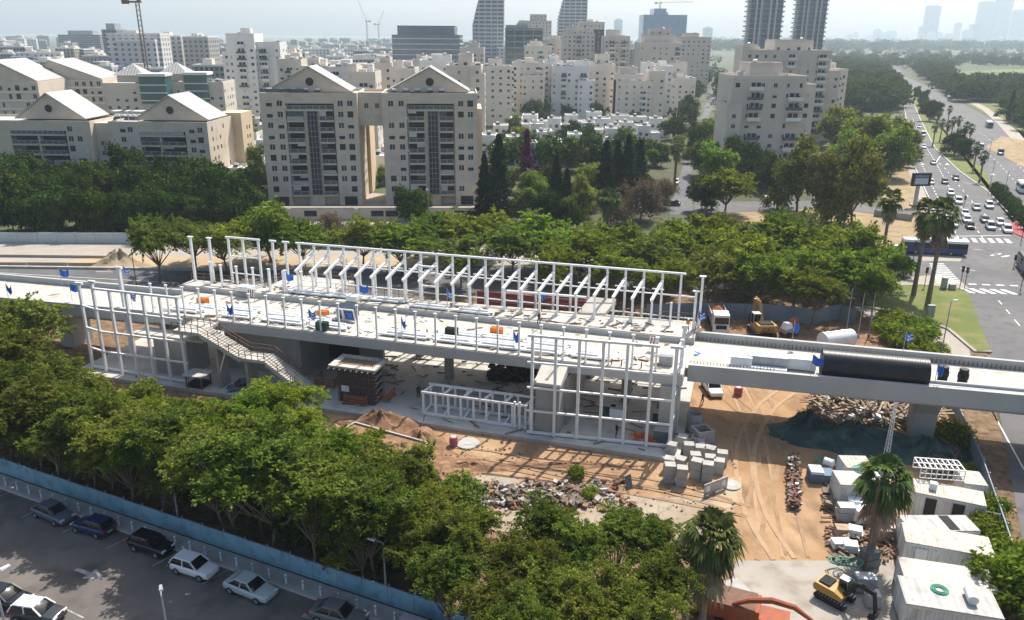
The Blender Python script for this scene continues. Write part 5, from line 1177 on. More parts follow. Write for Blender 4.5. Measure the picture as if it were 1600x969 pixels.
# bright canopy behind the station
street = [(300, 372, 50), (350, 378, 48), (420, 365, 60), (470, 372, 45), (565, 372, 48), (625, 380, 55), (680, 362, 55), (745, 362, 62), (800, 385, 50), (850, 375, 60), (905, 395, 58), (955, 380, 55), (1010, 405, 60), (1060, 385, 60), (1110, 375, 70), (1160, 405, 62), (1220, 385, 66), (1275, 400, 60), (1330, 395, 66), (1375, 410, 42), (1110, 430, 50), (1180, 432, 55), (1245, 430, 55), (1310, 430, 55), (1355, 440, 40), (1275, 452, 42), (1040, 435, 42), (960, 425, 42), (720, 400, 45), (870, 420, 42)]
for i, (u, v, rp) in enumerate(street):
    p = at(u, v, 5.8); m = max(.6, (p - Vector((0, 0, CAM_H))).length / FOC * rp / 6.3)
    zn = 'behind the left part of the canopy frame' if u < 520 else ('in the bright row behind the canopy frame' if u < 1080 else 'in the spreading grove right of the canopy frame')
    gr = 'trees behind the left canopy frame' if u < 520 else ('bright trees behind the canopy frame' if u < 1080 else 'trees right of the canopy frame')
    tree('street', p, 'wide feathery bright green tree ' + zn, m, gr, mat=None if (i % 4 or u > 1200) else 'leaf_fore', zs=tr.uniform(.85, 1.15), zc=5.9)
p = P(250, 442); tree('street', p, 'lone round tree with several stems beside the sand heap', .93, zs=1.35, mat='leaf_fore')
# dark wood before the gabled house
for i in range(30):
    k = i % 15; row = i // 15
    u = -35 + 29 * k + tr.uniform(-8, 8); Y = (182 + 20 * row) + tr.uniform(-5, 5); x = Zat(u, 300, Y).x
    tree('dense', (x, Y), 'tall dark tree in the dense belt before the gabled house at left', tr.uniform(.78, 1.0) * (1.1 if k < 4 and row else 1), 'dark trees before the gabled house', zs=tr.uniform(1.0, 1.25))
for k in range(17):
    Y = 174 + tr.uniform(-3, 3); x = Zat(-30 + 25 * k + tr.uniform(-6, 6), 340, Y).x; tree('dense', (x, Y), 'low dark tree at the foot of the dense belt behind the pale fence', tr.uniform(.6, .75), 'low trees behind the pale fence', zs=1.1)
for u, v, sc2 in ((40, 268, 1.15), (70, 262, 1.0), (395, 250, 1.2), (400, 275, 1.0), (362, 200, 1.0), (378, 215, 1.0), (395, 200, 1.0)): 
    p = P(u, v + 35); tree('dense', p, 'green tree beside the gabled house at left', sc2 * .8, 'trees beside the gabled house', mat='leaf_fore')
# conifers and gardens right of the twin block
for i, (u, v, s_) in enumerate(((757, 352, 1.0), (779, 352, 1.28), (868, 345, .95), (944, 325, 1.05), (962, 318, 1.0), (978, 320, 1.1), (997, 310, .95), (884, 352, .8))):
    tree('conifer', P(u, v - 4), ['tall pointed conifer nearest the right corner of the twin block', 'tallest pointed conifer right of the twin block', 'dark conifer left of the plume palm', 'dark conifer above the plume palm', 'dark conifer second above the plume palm', 'dark conifer before the villas', 'dark conifer beside the garden street', 'short dark conifer in the garden right of the twin block'][i], s_, name='conifer', zs=.95)
tree('cypress', P(822, 320), 'conical tree covered with purple bougainvillea flowers', 1.5, name='flowering_tree', mat='leaf_purple', zs=1.0)
palm('plume', P(948, 362), 'plume shaped feather palm before the brown tree', .92)
palm('far', P(1053, 300), 'palm tree beside the garden street', 1.5); 
for u, v, s_ in ((1000, 345, 1.05), (1030, 325, .8), (965, 352, .7)): tree('brown', P(u, v), 'bare looking brown tree between the plume palm and the side street', s_, 'brown trees by the side street')
gar = [(800, 300, .95), (832, 330, 1.0), (850, 310, .9), (905, 335, 1.0), (870, 300, .9), (920, 305, .9), (850, 350, .85), (900, 360, .8), (815, 350, .8), (1000, 270, .8), (1022, 262, .9), (1095, 330, .75), (1120, 300, 1.0), (1105, 275, .95), (1150, 285, 1.1), (1090, 245, .9), (1110, 235, 1.0), (1125, 255, .9), (1180, 290, 1.0), (1200, 300, .9), (640, 345, .75), (660, 340, .7), (600, 290, .8), (590, 270, .8), (1040, 250, .8), (1060, 235, .9), (1075, 255, .8), (930, 280, .8), (1010, 300, .8), (1015, 245, .9), (1085, 212, .9), (1075, 195, .9), (1105, 205, .9), (1065, 215, .9)]
for u, v, s_ in gar:
    tree('dense', P(u, v), 'round green garden tree right of the twin block and before the stepped house', s_ * (1.0 if u > 1078 and v > 225 else .80 if v > 300 else .55), 'garden trees in the middle distance', mat=tr.choice(['leaf_fore', None, 'leaf_street']))
tree('street', P(1132, 338), 'light flat topped tree before the big stepped apartment house', 1.25, zs=.9)
for k in range(26):
    u, v = tr.uniform(775, 1040), tr.uniform(200, 262); tree('far', P(u, v), 'small garden tree among the white villas', tr.uniform(.5, .8), 'small trees among the villas', mat=tr.choice([None, 'leaf_dark', 'leaf_fore']))

tree('street', P(645, 362), 'dark round tree below the retaining wall of the twin block', .6, mat='leaf_dark', zs=1.1)
tree('brown', P(520, 372), 'brown leafless looking shrub tree below the left half of the twin block', .6)
for u, v, s_, lb in ((1245, 330, 1.25, 'big yellowish green tree right of the stepped apartment house'), (1330, 352, 1.35, 'tallest yellowish green tree at the dry verge'), (1290, 345, 1.1, 'yellowish green tree between two taller ones at the dry verge')):
    tree('dense', P(u, v), lb, s_, mat='leaf_olive', zs=1.2)
for i in range(20):
    u, v = tr.uniform(1290, 1405), tr.uniform(225, 285)
    if u > 1395 - (v - 225) * .5 + 25: u -= 40
    tree('dense', P(u, v), 'big dark green tree in the wood left of the highway', tr.uniform(.95, 1.35), 'wood left of the highway', mat=tr.choice(['leaf_fore', 'leaf_street', 'leaf_fore', None]))
for k, (u, v) in enumerate(((1420, 262), (1424, 245), (1418, 236))): tree('brown', P(u, v), 'thin brownish roadside tree at the end of the wood left of the highway', .55, 'brownish roadside trees')
# palms by the crossing
palm('tall', P(1376, 416), 'leftmost palm by the crossing, standing before the dry verge', 1.12)
palm('tall', P(1427, 462), 'middle palm by the crossing, on the corner lawn', 1.25, hs=1.03)
palm('tall', P(1449, 478), 'right palm by the crossing, beside the utility box', 1.3, hs=1.03)
palm('big', P(1360, 872), 'thick palm with a shaggy skirt between the site cabins', .97, hs=.97)
palm('big', P(1095, 990), 'palm at the bottom centre beside the orange skip', .9, hs=1.12)
tree('street', P(1362, 490), 'small slim tree on the left tip of the corner lawn', .5, zs=1.6)
# median and avenue planting
for i, (u, v) in enumerate(((1468, 222), (1477, 226), (1485, 218), (1494, 216), (1505, 228), (1512, 232), (1480, 196), (1457, 228), (1463, 205), (1530, 285), (1520, 268))): palm('far', P(u, v), 'slim palm on the green median of the highway', .95, 'palms on the median')
for u, v, s_ in ((1452, 190, 1.05), (1460, 186, .9), (1446, 178, .9), (1490, 243, 1.0), (1502, 248, .8), (1440, 165, .9), (1432, 155, .8)): tree('dense', P(u, v), 'dark round tree on the green median of the highway', s_ * .8, 'round trees on the median')
for k in range(9):
    a = P(1545, 300).lerp(P(1598, 362), k / 8) + Vector((2.0, 0.6, 0)); bsh = tree('bush', a, 'clipped dark bush in the median hedge before the crossing', 1.1, 'median hedge bushes', name='bush', cat='bush', mat='leaf_dark')
for u, v, s_ in ((1440, 540, 1.7), (1425, 520, 1.5), (1400, 515, 1.6), (1415, 548, 1.6), (1395, 535, 1.4), (1450, 556, 1.2)): tree('bush', P(u, v), 'green shrub by the slip path behind the viaduct', s_ * .9, 'shrubs by the slip path', name='bush', cat='bush', zs=.75)
for u, v, s_ in ((1560, 885, 1.2), (1575, 905, 1.3), (1570, 935, 1.3), (1545, 840, .8), (1490, 690, 1.0), (1580, 960, 1.4), (1410, 432, 1.0), (560, 712, .9), (590, 706, .8), (612, 722, .8), (580, 726, .9), (905, 748, .5), (918, 778, .45), (1548, 815, .8), (1500, 745, .6)): tree('bush', P(u, v), 'green bush between the site cabins and the road fence' if u > 1480 else ('green bush growing in the concrete sided bed' if u < 650 else 'small green bush on the bare ground of the site'), s_, 'bushes by the road fence' if u > 1480 else ('bushes in the raised bed' if u < 650 else 'bushes on the bare ground'), name='bush', cat='bush')
for k in range(24):
    u, v = tr.uniform(1500, 1610), tr.uniform(150, 205)
    if u < 1540 + (v - 160) * 1.2: u = 1545 + (v - 150) + tr.uniform(0, 40)
    tree('far', P(u, v), 'tree in the park right of the highway', tr.uniform(.9, 1.35), 'park trees right of the highway')
for u, v in ((1575, 192), (1560, 150), (1595, 150)): tree('cypress', P(u, v), 'dark upright tree in the park right of the highway', 1.3, 'upright park trees')
for k in range(30):
    v = 128 + 110 * tr.random() ** 1.6; u = 1112 + (v - 128) * -.25 + tr.choice([-26, 40]) * (.4 + (v - 128) / 110) + tr.uniform(-4, 4)
    tree('far', P(u, v), 'street tree along the avenue between the pale houses', tr.uniform(.9, 1.2), 'street trees along the avenue')
for k in range(46):
    u, v = tr.choice([(tr.uniform(330, 440), tr.uniform(150, 215)), (tr.uniform(760, 1000), tr.uniform(256, 275)), (tr.uniform(150, 350), tr.uniform(110, 150)), (tr.uniform(770, 1040), tr.uniform(180, 192))])
    tree('far', P(u, v), 'dark tree among the houses of the middle distance', tr.uniform(.75, 1.15), 'trees among the middle distance houses', mat=tr.choice([None, 'leaf_dark', 'leaf_fore']))
# far woods that read as one mass
def wood(name, label_kind, n, ur, vr, sz, reject=None, seed=1, dens=120, leaf=2.4):
    rg = np.random.default_rng(seed); base = []
    for i in range(4):
        V, C = crown(200 + i, 6.5, 5.0, 5.0, 9, dens, leaf, lobe=.5, lowcut=-.5); base.append(V.reshape(-1, 4, 3))
    out = []; c = 0; tries = 0
    while c < n and tries < n * 8:
        tries += 1
        v = vr[0] + (vr[1] - vr[0]) * rg.random() ** .55; u = rg.uniform(*ur)
        if reject and reject(u, v): continue
        p = P(u, v); s = sz * rg.uniform(.6, 1.25); a = rg.random() * 6.28; q = base[rg.integers(4)]
        R_ = np.array([[math.cos(a), -math.sin(a), 0], [math.sin(a), math.cos(a), 0], [0, 0, 1]]); out.append((q @ R_.T) * s + np.array([p.x, p.y, 0])); c += 1
    V = np.concatenate(out).reshape(-1, 3); o = link(name, np_mesh(name, V, len(V) // 4, [K['leaf_far']])); o['kind'] = 'stuff'; return o
hwyx = lambda v: 1413 + (v - 165) * .08 - max(0, 150 - v) * .75
wood('far_wood', '', 1500, (1285, 1660), (72, 175), 1.15, lambda u, v: (hwyx(v) - 10 < u < hwyx(v) + 40 + (v - 110) * .9 and v > 108) or (u > 1485 and 106 < v < 140) or (u < 1330 and v > 150) or (u > hwyx(v) and v > 160), 2)
wood('distant_wood', '', 700, (1090, 1660), (58.5, 80), 2.2, None, 3, 50, 5)
wood('city_wood', '', 700, (-20, 1130), (64, 130), .95, lambda u, v: 640 < u < 760 and v > 90, 4, 80, 2.6)
# ================================================================== vehicles, people, site equipment
K['gl_car'] = pm('car_glass', (0.012, 0.014, 0.016), None, 1, .08, spec=.6); K['lamp_w'] = pm('headlight', (0.7, 0.72, 0.75), None, 1, .15); K['lamp_r'] = pm('tail_light', (0.4, 0.02, 0.02), None, 1, .2); K['rim'] = pm('wheel_rim', (0.35, 0.36, 0.37), None, 1, .35, metal=.5); K['plate'] = pm('number_plate', (0.7, 0.6, 0.1), None, 1, .5)
CARC = {'white': (.78, .78, .78), 'silver': (.42, .44, .46), 'dark': (.035, .037, .04), 'grey': (.14, .145, .15), 'navy': (.02, .035, .11), 'black': (.012, .012, .014), 'palegreen': (.42, .5, .5), 'slate': (.10, .13, .16)}
for k, c in CARC.items(): K['car_' + k] = pm('car_paint_' + k, c, tuple(x * .93 for x in c), .5, .22, spec=.6)
def loft(prof_rows, mi=None):      # rows of closed rings with equal counts
    b = MB(); n = len(prof_rows[0]); vs = [p for r in prof_rows for p in r]
    fs = [(i * n + k, i * n + (k + 1) % n, (i + 1) * n + (k + 1) % n, (i + 1) * n + k) for i in range(len(prof_rows) - 1) for k in range(n)]
    fs += [tuple(range(n))[::-1], tuple(range((len(prof_rows) - 1) * n, len(prof_rows) * n))]; b.add(vs, fs); return b
_cm = {}
def car_meshes(kind):
    if kind in _cm: return _cm[kind]
    Lc, Wc, Hc = {'hatch': (4.0, 1.76, 1.5), 'sedan': (4.55, 1.8, 1.45), 'suv': (4.5, 1.86, 1.68), 'van': (5.2, 2.0, 2.2)}[kind]
    hw = Wc / 2; x0 = -Lc / 2
    # body stations: x, z of the shoulder, half width
    belt = {'hatch': .92, 'sedan': .9, 'suv': 1.02, 'van': 1.15}[kind]
    st_ = [(0, .62, .78), (.04, .78, .9), (.16, .84, .97), (.32, belt, 1), (.6, belt + .02, 1), (.86 if kind != 'sedan' else .9, belt + .03, .98), (.97, belt - .02, .92), (1, belt - .18, .84)]
    if kind == 'van': st_ = [(0, .7, .84), (.05, .95, .94), (.16, 1.1, 1), (.3, 1.2, 1), (.6, 1.2, 1), (.9, 1.2, 1), (.98, 1.2, .97), (1, 1.1, .95)]
    rows = []
    for f, zs, wf in st_:
        x = x0 + f * Lc; w_ = hw * wf; rows.append([(x, -w_ * .92, .26), (x, -w_, .45), (x, -w_, zs - .12), (x, -w_ * .88, zs), (x, w_ * .88, zs), (x, w_, zs - .12), (x, w_, .45), (x, w_ * .92, .26)])
    body = loft(rows).mesh('body', K['car_white'], False)
    c0, c1, r0, r1 = {'hatch': (.27, .99, .44, .9), 'sedan': (.27, .88, .42, .72), 'suv': (.26, .985, .40, .93), 'van': (.14, .995, .26, .985)}[kind]
    zb = belt + .005 if kind != 'van' else 1.15; cw, rw = hw * .88, hw * .74 if kind != 'van' else hw * .85
    def gh(z, f): return [(x0 + lerp(c0, r0, f) * Lc, lerp(-cw, -rw, f), z), (x0 + lerp(c1, r1, f) * Lc, lerp(-cw, -rw, f), z), (x0 + lerp(c1, r1, f) * Lc, lerp(cw, rw, f), z), (x0 + lerp(c0, r0, f) * Lc, lerp(cw, rw, f), z)]
    b = MB(); b.hexa(gh(zb, 0) + gh(Hc - .05, 1)); glass = b.mesh('window', K['gl_car'])
    b = MB(); a = gh(Hc - .049, 1); a2 = [(x * .98 + .02 * (x0 + .65 * Lc), y * .95, Hc + .02) for x, y, z in a]; b.hexa(a + a2)
    lo, hi = gh(zb, 0), gh(Hc - .05, 1)
    for i in range(4): b.bar(Vector(lo[i]) * 1.0, Vector(hi[i]) + Vector((0, 0, .01)), .1)
    for y in (0, 3):
        m0 = Vector(lo[0]).lerp(Vector(lo[1]), .5) if y == 0 else Vector(lo[3]).lerp(Vector(lo[2]), .5); m1 = Vector(hi[0]).lerp(Vector(hi[1]), .45) if y == 0 else Vector(hi[3]).lerp(Vector(hi[2]), .45); b.bar(m0, m1, .09)
        if kind in ('van',):
            e0, e1 = (lo[1], hi[1]) if y == 0 else (lo[2], hi[2]); s = -1 if y == 0 else 1
            b.hexa([(x0 + .45 * Lc, s * cw, zb + .1), (x0 + .97 * Lc, s * cw, zb + .1), (x0 + .97 * Lc, s * (cw + .03), zb + .1), (x0 + .45 * Lc, s * (cw + .03), zb + .1), (x0 + .45 * Lc, s * rw, Hc - .06), (x0 + .97 * Lc, s * rw, Hc - .06), (x0 + .97 * Lc, s * (rw + .03), Hc - .06), (x0 + .45 * Lc, s * (rw + .03), Hc - .06)])
    roof = b.mesh('roof', K['car_white'])
    b = MB(); b.tube([(0, -.11, 0), (0, .11, 0)], .33, 14); tyre = b.mesh('tyre', K['rubber']); b = MB(); b.tube([(0, -.115, 0), (0, .115, 0)], .2, 10); rim = b.mesh('rim', K['rim'])
    b = MB(); b.b2(-.06, .06, -.2, .2, -.09, .09); hl = b.mesh('headlight', K['lamp_w']); tl = b.mesh('tail_light', K['lamp_r']); tl = tl.copy(); tl.materials.clear(); tl.materials.append(K['lamp_r'])
    b = MB(); b.b2(-.02, .02, -.26, .26, -.06, .06); pl = b.mesh('number_plate', K['plate'])
    import bmesh
    for me_ in (body, glass, roof):
        bm = bmesh.new(); bm.from_mesh(me_); bmesh.ops.remove_doubles(bm, verts=bm.verts[:], dist=.001); bmesh.ops.recalc_face_normals(bm, faces=bm.faces[:])
        if me_ is not roof:
            ed = [e for e in bm.edges if e.is_manifold and e.calc_face_angle(0) > .35]
            bmesh.ops.bevel(bm, geom=ed, offset=.07 if me_ is body else .05, offset_type='OFFSET', segments=2, profile=.5, affect='EDGES', clamp_overlap=True)
        for f in bm.faces: f.smooth = me_ is not roof
        bm.to_mesh(me_); bm.free()
    _cm[kind] = (body, glass, roof, tyre, rim, hl, tl, pl, Lc, Wc, belt); return _cm[kind]
def car(kind, color, loc, rz, label, group=None, name='parked_car', roofcol=None, cat='car'):
    body, glass, roof, tyre, rim, hl, tl, pl, Lc, Wc, belt = car_meshes(kind); t = thing(name, label, cat, loc, rz, group)      # the car looks along -X
    def paint(o, c):
        o.material_slots[0].link = 'OBJECT'; o.material_slots[0].material = K['car_' + c]; return o
    paint(link('body', body, t), color); link('window', glass, t); paint(link('roof', roof, t), roofcol or color)
    for sx in (-.31, .30):
        for sy in (-1, 1):
            wv = link('wheel', tyre, t, (sx * Lc, sy * (Wc / 2 - .08), .33)); link('rim', rim, wv)
    for sy in (-1, 1): link('headlight', hl, t, (-Lc / 2 + .08, sy * Wc * .31, .66)); link('tail_light', tl, t, (Lc / 2 - .04, sy * Wc * .36, belt - .18 if kind != 'van' else 1.0))
    link('number_plate', pl, t, (Lc / 2 + .0, 0, .55)); return t
def heading(a, c): d = c - a; return math.atan2(-d.y, -d.x)     # nose from a towards c
pk = math.atan2(-fdir.y, -fdir.x)
for kind, c, u, v, dz, lb, rc_ in [('sedan', 'slate', 83, 802, -.05, 'dark blue grey car parked first from the left by the blue fence', None), ('hatch', 'navy', 146, 823, 3.2, 'navy blue car parked second from the left by the blue fence', None), ('hatch', 'black', 237, 852, .05, 'black car parked in shade left of the white hatchback', None),
                         ('hatch', 'white', 304, 887, .05, 'white hatchback parked by the blue fence', None), ('sedan', 'palegreen', 391, 919, -.03, 'pale grey green car parked right of the white hatchback', None), ('sedan', 'grey', 529, 961, .1, 'dark grey car parked second from the right by the blue fence', None), ('hatch', 'silver', 655, 992, 0, 'light car cut by the bottom edge near the end of the blue fence', None),
                         ('hatch', 'dark', 60, 958, .25, 'dark car with a white roof at the bottom left corner', 'white'), ('sedan', 'black', 6, 935, .2, 'black car cut by the left edge beside the white roofed car', None)]:
    p = P(u, v, .5); car(kind, c, (p.x, p.y, .03), pk + dz, lb, None, 'parked_car', rc_)
def road_dir(v):
    a = [(1000, P(1600, 860), P(1546, 552)), (600, P(1546, 552), P(1508, 450)), (420, P(1481, 378), P(1450, 305)), (300, P(1450, 305), P(1426, 252)), (245, P(1426, 252), P(1417, 175))]
    for lim, f, b_ in a[::-1]:
        if v <= lim: return heading(b_, f)
    return heading(a[0][2], a[0][1])
for kind, c, u, v, lb in [('sedan', 'silver', 1458, 257, 'silver car alone on the left lane below the bend'), ('hatch', 'white', 1454, 288, 'white car beside the billboard'), ('hatch', 'grey', 1476, 287, 'dark grey car right of the billboard'), ('sedan', 'slate', 1493, 281, 'dark silver car on the middle lane abreast of the billboard'),
        ('hatch', 'white', 1485, 305, 'white car last in the left queue behind the palm crown'), ('suv', 'white', 1497, 318, 'white off-roader in the left queue behind the palm crown'), ('sedan', 'silver', 1525, 328, 'silver car last in the middle queue'), ('suv', 'white', 1545, 325, 'white car last in the right queue beside the hedge'),
        ('sedan', 'white', 1507, 337, 'white car third from the stop line in the second queue'), ('sedan', 'white', 1510, 347, 'white car second from the stop line in the second queue'), ('hatch', 'dark', 1515, 357, 'black and silver car first at the stop line in the second queue'), ('suv', 'silver', 1489, 354, 'silver off-roader first at the stop line in the leftmost queue'),
        ('sedan', 'grey', 1538, 347, 'dark green grey car second in the third queue'), ('suv', 'silver', 1547, 358, 'silver car first at the stop line in the third queue'), ('hatch', 'white', 1562, 352, 'white car second in the queue by the red bed'), ('suv', 'white', 1573, 363, 'white off-roader first at the stop line by the red bed'),
        ('suv', 'white', 1436, 200, 'white car farthest up the left carriageway'), ('van', 'white', 1442, 213, 'white van second farthest up the left carriageway'), ('sedan', 'white', 1443, 232, 'white car third farthest up the left carriageway')]:
    car(kind, c, (*P(u, v).xy, .06), road_dir(v), lb, None, 'car')
for kind, c, u, v, lb in [('suv', 'dark', 1516, 247, 'dark car left of two on the far carriageway'), ('sedan', 'dark', 1535, 249, 'dark car right of two on the far carriageway'), ('van', 'white', 1532, 233, 'white van ahead of the two dark cars on the far carriageway'), ('suv', 'grey', 1526, 240, 'grey car just before the two dark cars on the far carriageway'), ('van', 'white', 1581, 325, 'white van on the far carriageway beside the hedge')]:
    car(kind, c, (*P(u, v).xy, .06), road_dir(min(v, 300)) + math.pi, lb, None, 'car')
for kind, c, u, v, rz, lb in [('sedan', 'white', 1401, 394, math.pi, 'white car half hidden by the grove behind the blue bus'), ('sedan', 'white', 1207, 311, 0, 'white car parked on the garden street left of the yellowish trees'), ('suv', 'silver', 1283, 314, 0, 'silver car parked on the garden street among the yellowish trees'), ('sedan', 'dark', 1050, 321, -.3, 'dark car at the mouth of the side street'), ('suv', 'black', 1078, 300, 1.2, 'black car parked in the side street'), ('hatch', 'white', 1056, 288, 1.3, 'white car parked in the side street'), ('sedan', 'dark', 1589, 188, .1, 'dark car parked in the lot at the right edge'), ('hatch', 'silver', 1597, 193, .1, 'silver car parked in the lot at the right edge'), ('hatch', 'slate', 380, 612, .4, 'slate car under the trees before the staircase')]:
    car(kind, c, (*P(u, v).xy, .07), rz, lb, None, 'parked_car')
for i in range(22):
    v = tr.uniform(127, 168); u = 1117 + (127 - v) * .22 + tr.choice([-5, -1, 4, 8, 11]) + tr.uniform(-1, 1); car(tr.choice(['sedan', 'hatch', 'suv']), tr.choice(['white', 'white', 'silver', 'dark', 'grey']), (*P(u, v).xy, .07), 1.2, 'tiny car parked along the avenue between the pale houses', 'cars along the avenue')
for i in range(14):
    v = tr.uniform(122, 150); u = hwyx(v) + tr.uniform(3, 16); car(tr.choice(['sedan', 'van', 'suv']), tr.choice(['white', 'white', 'silver', 'dark']), (*P(u, v).xy, .08), 1.0, 'tiny car on the far bend of the highway', 'cars on the far bend')
def bus(loc, rz, label, Lb, lower, upper, roofm, name='bus', Hb=3.0):
    t = thing(name, label, 'bus', loc, rz); hw = 1.27
    b = MB(); b.b2(-Lb / 2, Lb / 2, -hw, hw, .35, 1.45); b.build('lower_body', K[lower], t)
    b = MB(); b.b2(-Lb / 2 + .04, Lb / 2 - .04, -hw + .03, hw - .03, 1.451, 2.55); b.build('window_band', K['gl_car'], t)
    b = MB()
    for k in range(8):
        x = lerp(-Lb / 2 + .1, Lb / 2 - .1, k / 7)
        for s in (-1, 1): b.b2(x - .06, x + .06, s * (hw - .02) - .02, s * (hw - .02) + .02, 1.45, 2.55)
    b.build('window_pillar', K['rubber'], t)
    b = MB(); b.hexa([(-Lb / 2, -hw, 2.551), (Lb / 2, -hw, 2.551), (Lb / 2, hw, 2.551), (-Lb / 2, hw, 2.551), (-Lb / 2 + .15, -hw + .2, Hb), (Lb / 2 - .15, -hw + .2, Hb), (Lb / 2 - .15, hw - .2, Hb), (-Lb / 2 + .15, hw - .2, Hb)]); b.b2(-Lb * .2, Lb * .1, -.7, .7, Hb + .001, Hb + .22); b.build('roof', K[roofm], t)
    body, glass, roof, tyre, rim, *_ = car_meshes('suv')
    for x in (-Lb * .3, Lb * .25):
        for s in (-1, 1): wv = link('wheel', tyre, t, (x, s * (hw - .08), .48), (1.45, 1.2, 1.45)); link('rim', rim, wv)
    return t
K['bus_blue'] = pm('bus_blue', (0.035, 0.075, 0.17), (0.045, 0.09, 0.2), .5, .3); K['bus_w'] = K['car_white']
pb0, pb1 = P(1408, 394), P(1507, 399); bus((*((pb0 + pb1) / 2).xy, .05), math.atan2((pb1 - pb0).y, (pb1 - pb0).x), 'blue bus with a white roof crossing the junction', (pb1 - pb0).length, 'bus_blue', '', 'bus_w')
bus((*P(1597, 300).xy, .06), road_dir(300), 'white minibus at the right edge of the far carriageway', 7.5, 'bus_w', '', 'bus_w')
bus((*P(1545, 199).xy, .06), road_dir(245), 'dark bus waiting in the lay-by on the far carriageway', 11, 'car_grey', '', 'bus_w')
bus((*P(1483, 157).xy, .06), road_dir(245), 'distant white bus by the park beyond the median trees', 11, 'bus_w', '', 'bus_w')
bus((*P(1604, 425).xy, .06), road_dir(300), 'dark blue truck like bus cut by the right edge at the junction', 9, 'bus_blue', '', 'car_dark')
car('van', 'grey', (*P(1563, 242).xy, .06), road_dir(245), 'grey box van at the kerb of the far carriageway', None, 'van', cat='van')

# ---- tipper lorry, excavators
def lorry(loc, rz, label):
    t = thing('lorry', label, 'lorry', loc, rz)
    b = MB(); b.hexa([(-1.2, -3.4, .9), (1.2, -3.4, .9), (1.2, -1.3, .9), (-1.2, -1.3, .9), (-1.15, -3.3, 3.1), (1.15, -3.3, 3.1), (1.15, -1.3, 3.25), (-1.15, -1.3, 3.25)]); b.b2(-1.22, 1.22, -3.5, -3.0, .45, 1.1); b.build('cab', K['car_white'], t)
    b = MB(); b.hexa([(-1.05, -3.47, 1.75), (1.05, -3.47, 1.75), (1.05, -3.40, 1.75), (-1.05, -3.40, 1.75), (-1.0, -3.40, 2.75), (1.0, -3.40, 2.75), (1.0, -3.34, 2.75), (-1.0, -3.34, 2.75)]); b.build('windscreen', K['gl_car'], t)
    b = MB(); b.b2(-.8, .8, -3.53, -3.501, .95, 1.55); b.build('grille', K['rubber'], t)
    for s in (-1, 1): b = MB(); b.b2(s * .95 - .2, s * .95 + .2, -3.54, -3.505, .62, .85); b.build('headlight', K['lamp_w'], t)
    b = MB(); b.b2(-1.2, 1.2, -1.1, 3.6, 1.0, 1.15)
    for x in (-1.25, 1.13): b.b2(x, x + .12, -1.1, 3.6, 1.15, 2.6)
    b.b2(-1.12, 1.12, -1.1, -.98, 1.15, 3.0); b.b2(-1.12, 1.12, 3.48, 3.6, 1.15, 2.5); b.build('tipper_body', K['galv'], t)
    b = MB(); b.add([(-1.1, -.9, 2.2), (1.1, -.9, 2.2), (1.1, 3.4, 2.2), (-1.1, 3.4, 2.2), (0, .2, 3.2), (0.2, 2.4, 3.0)], [(0, 1, 4), (1, 2, 5, 4), (2, 3, 5), (3, 0, 4, 5)]); b.build('load', K['redor'], t)
    for y in (-2.6, 1.2, 2.5):
        for s in (-1, 1): b = MB(); b.tube([(s * 1.0, y, .5), (s * 1.25, y, .5)], .5, 12); b.build('wheel', K['rubber'], t)
    return t
lorry((*P(1121, 512).xy, .05), R(-6), 'white tipper lorry parked facing the viaduct behind the station')
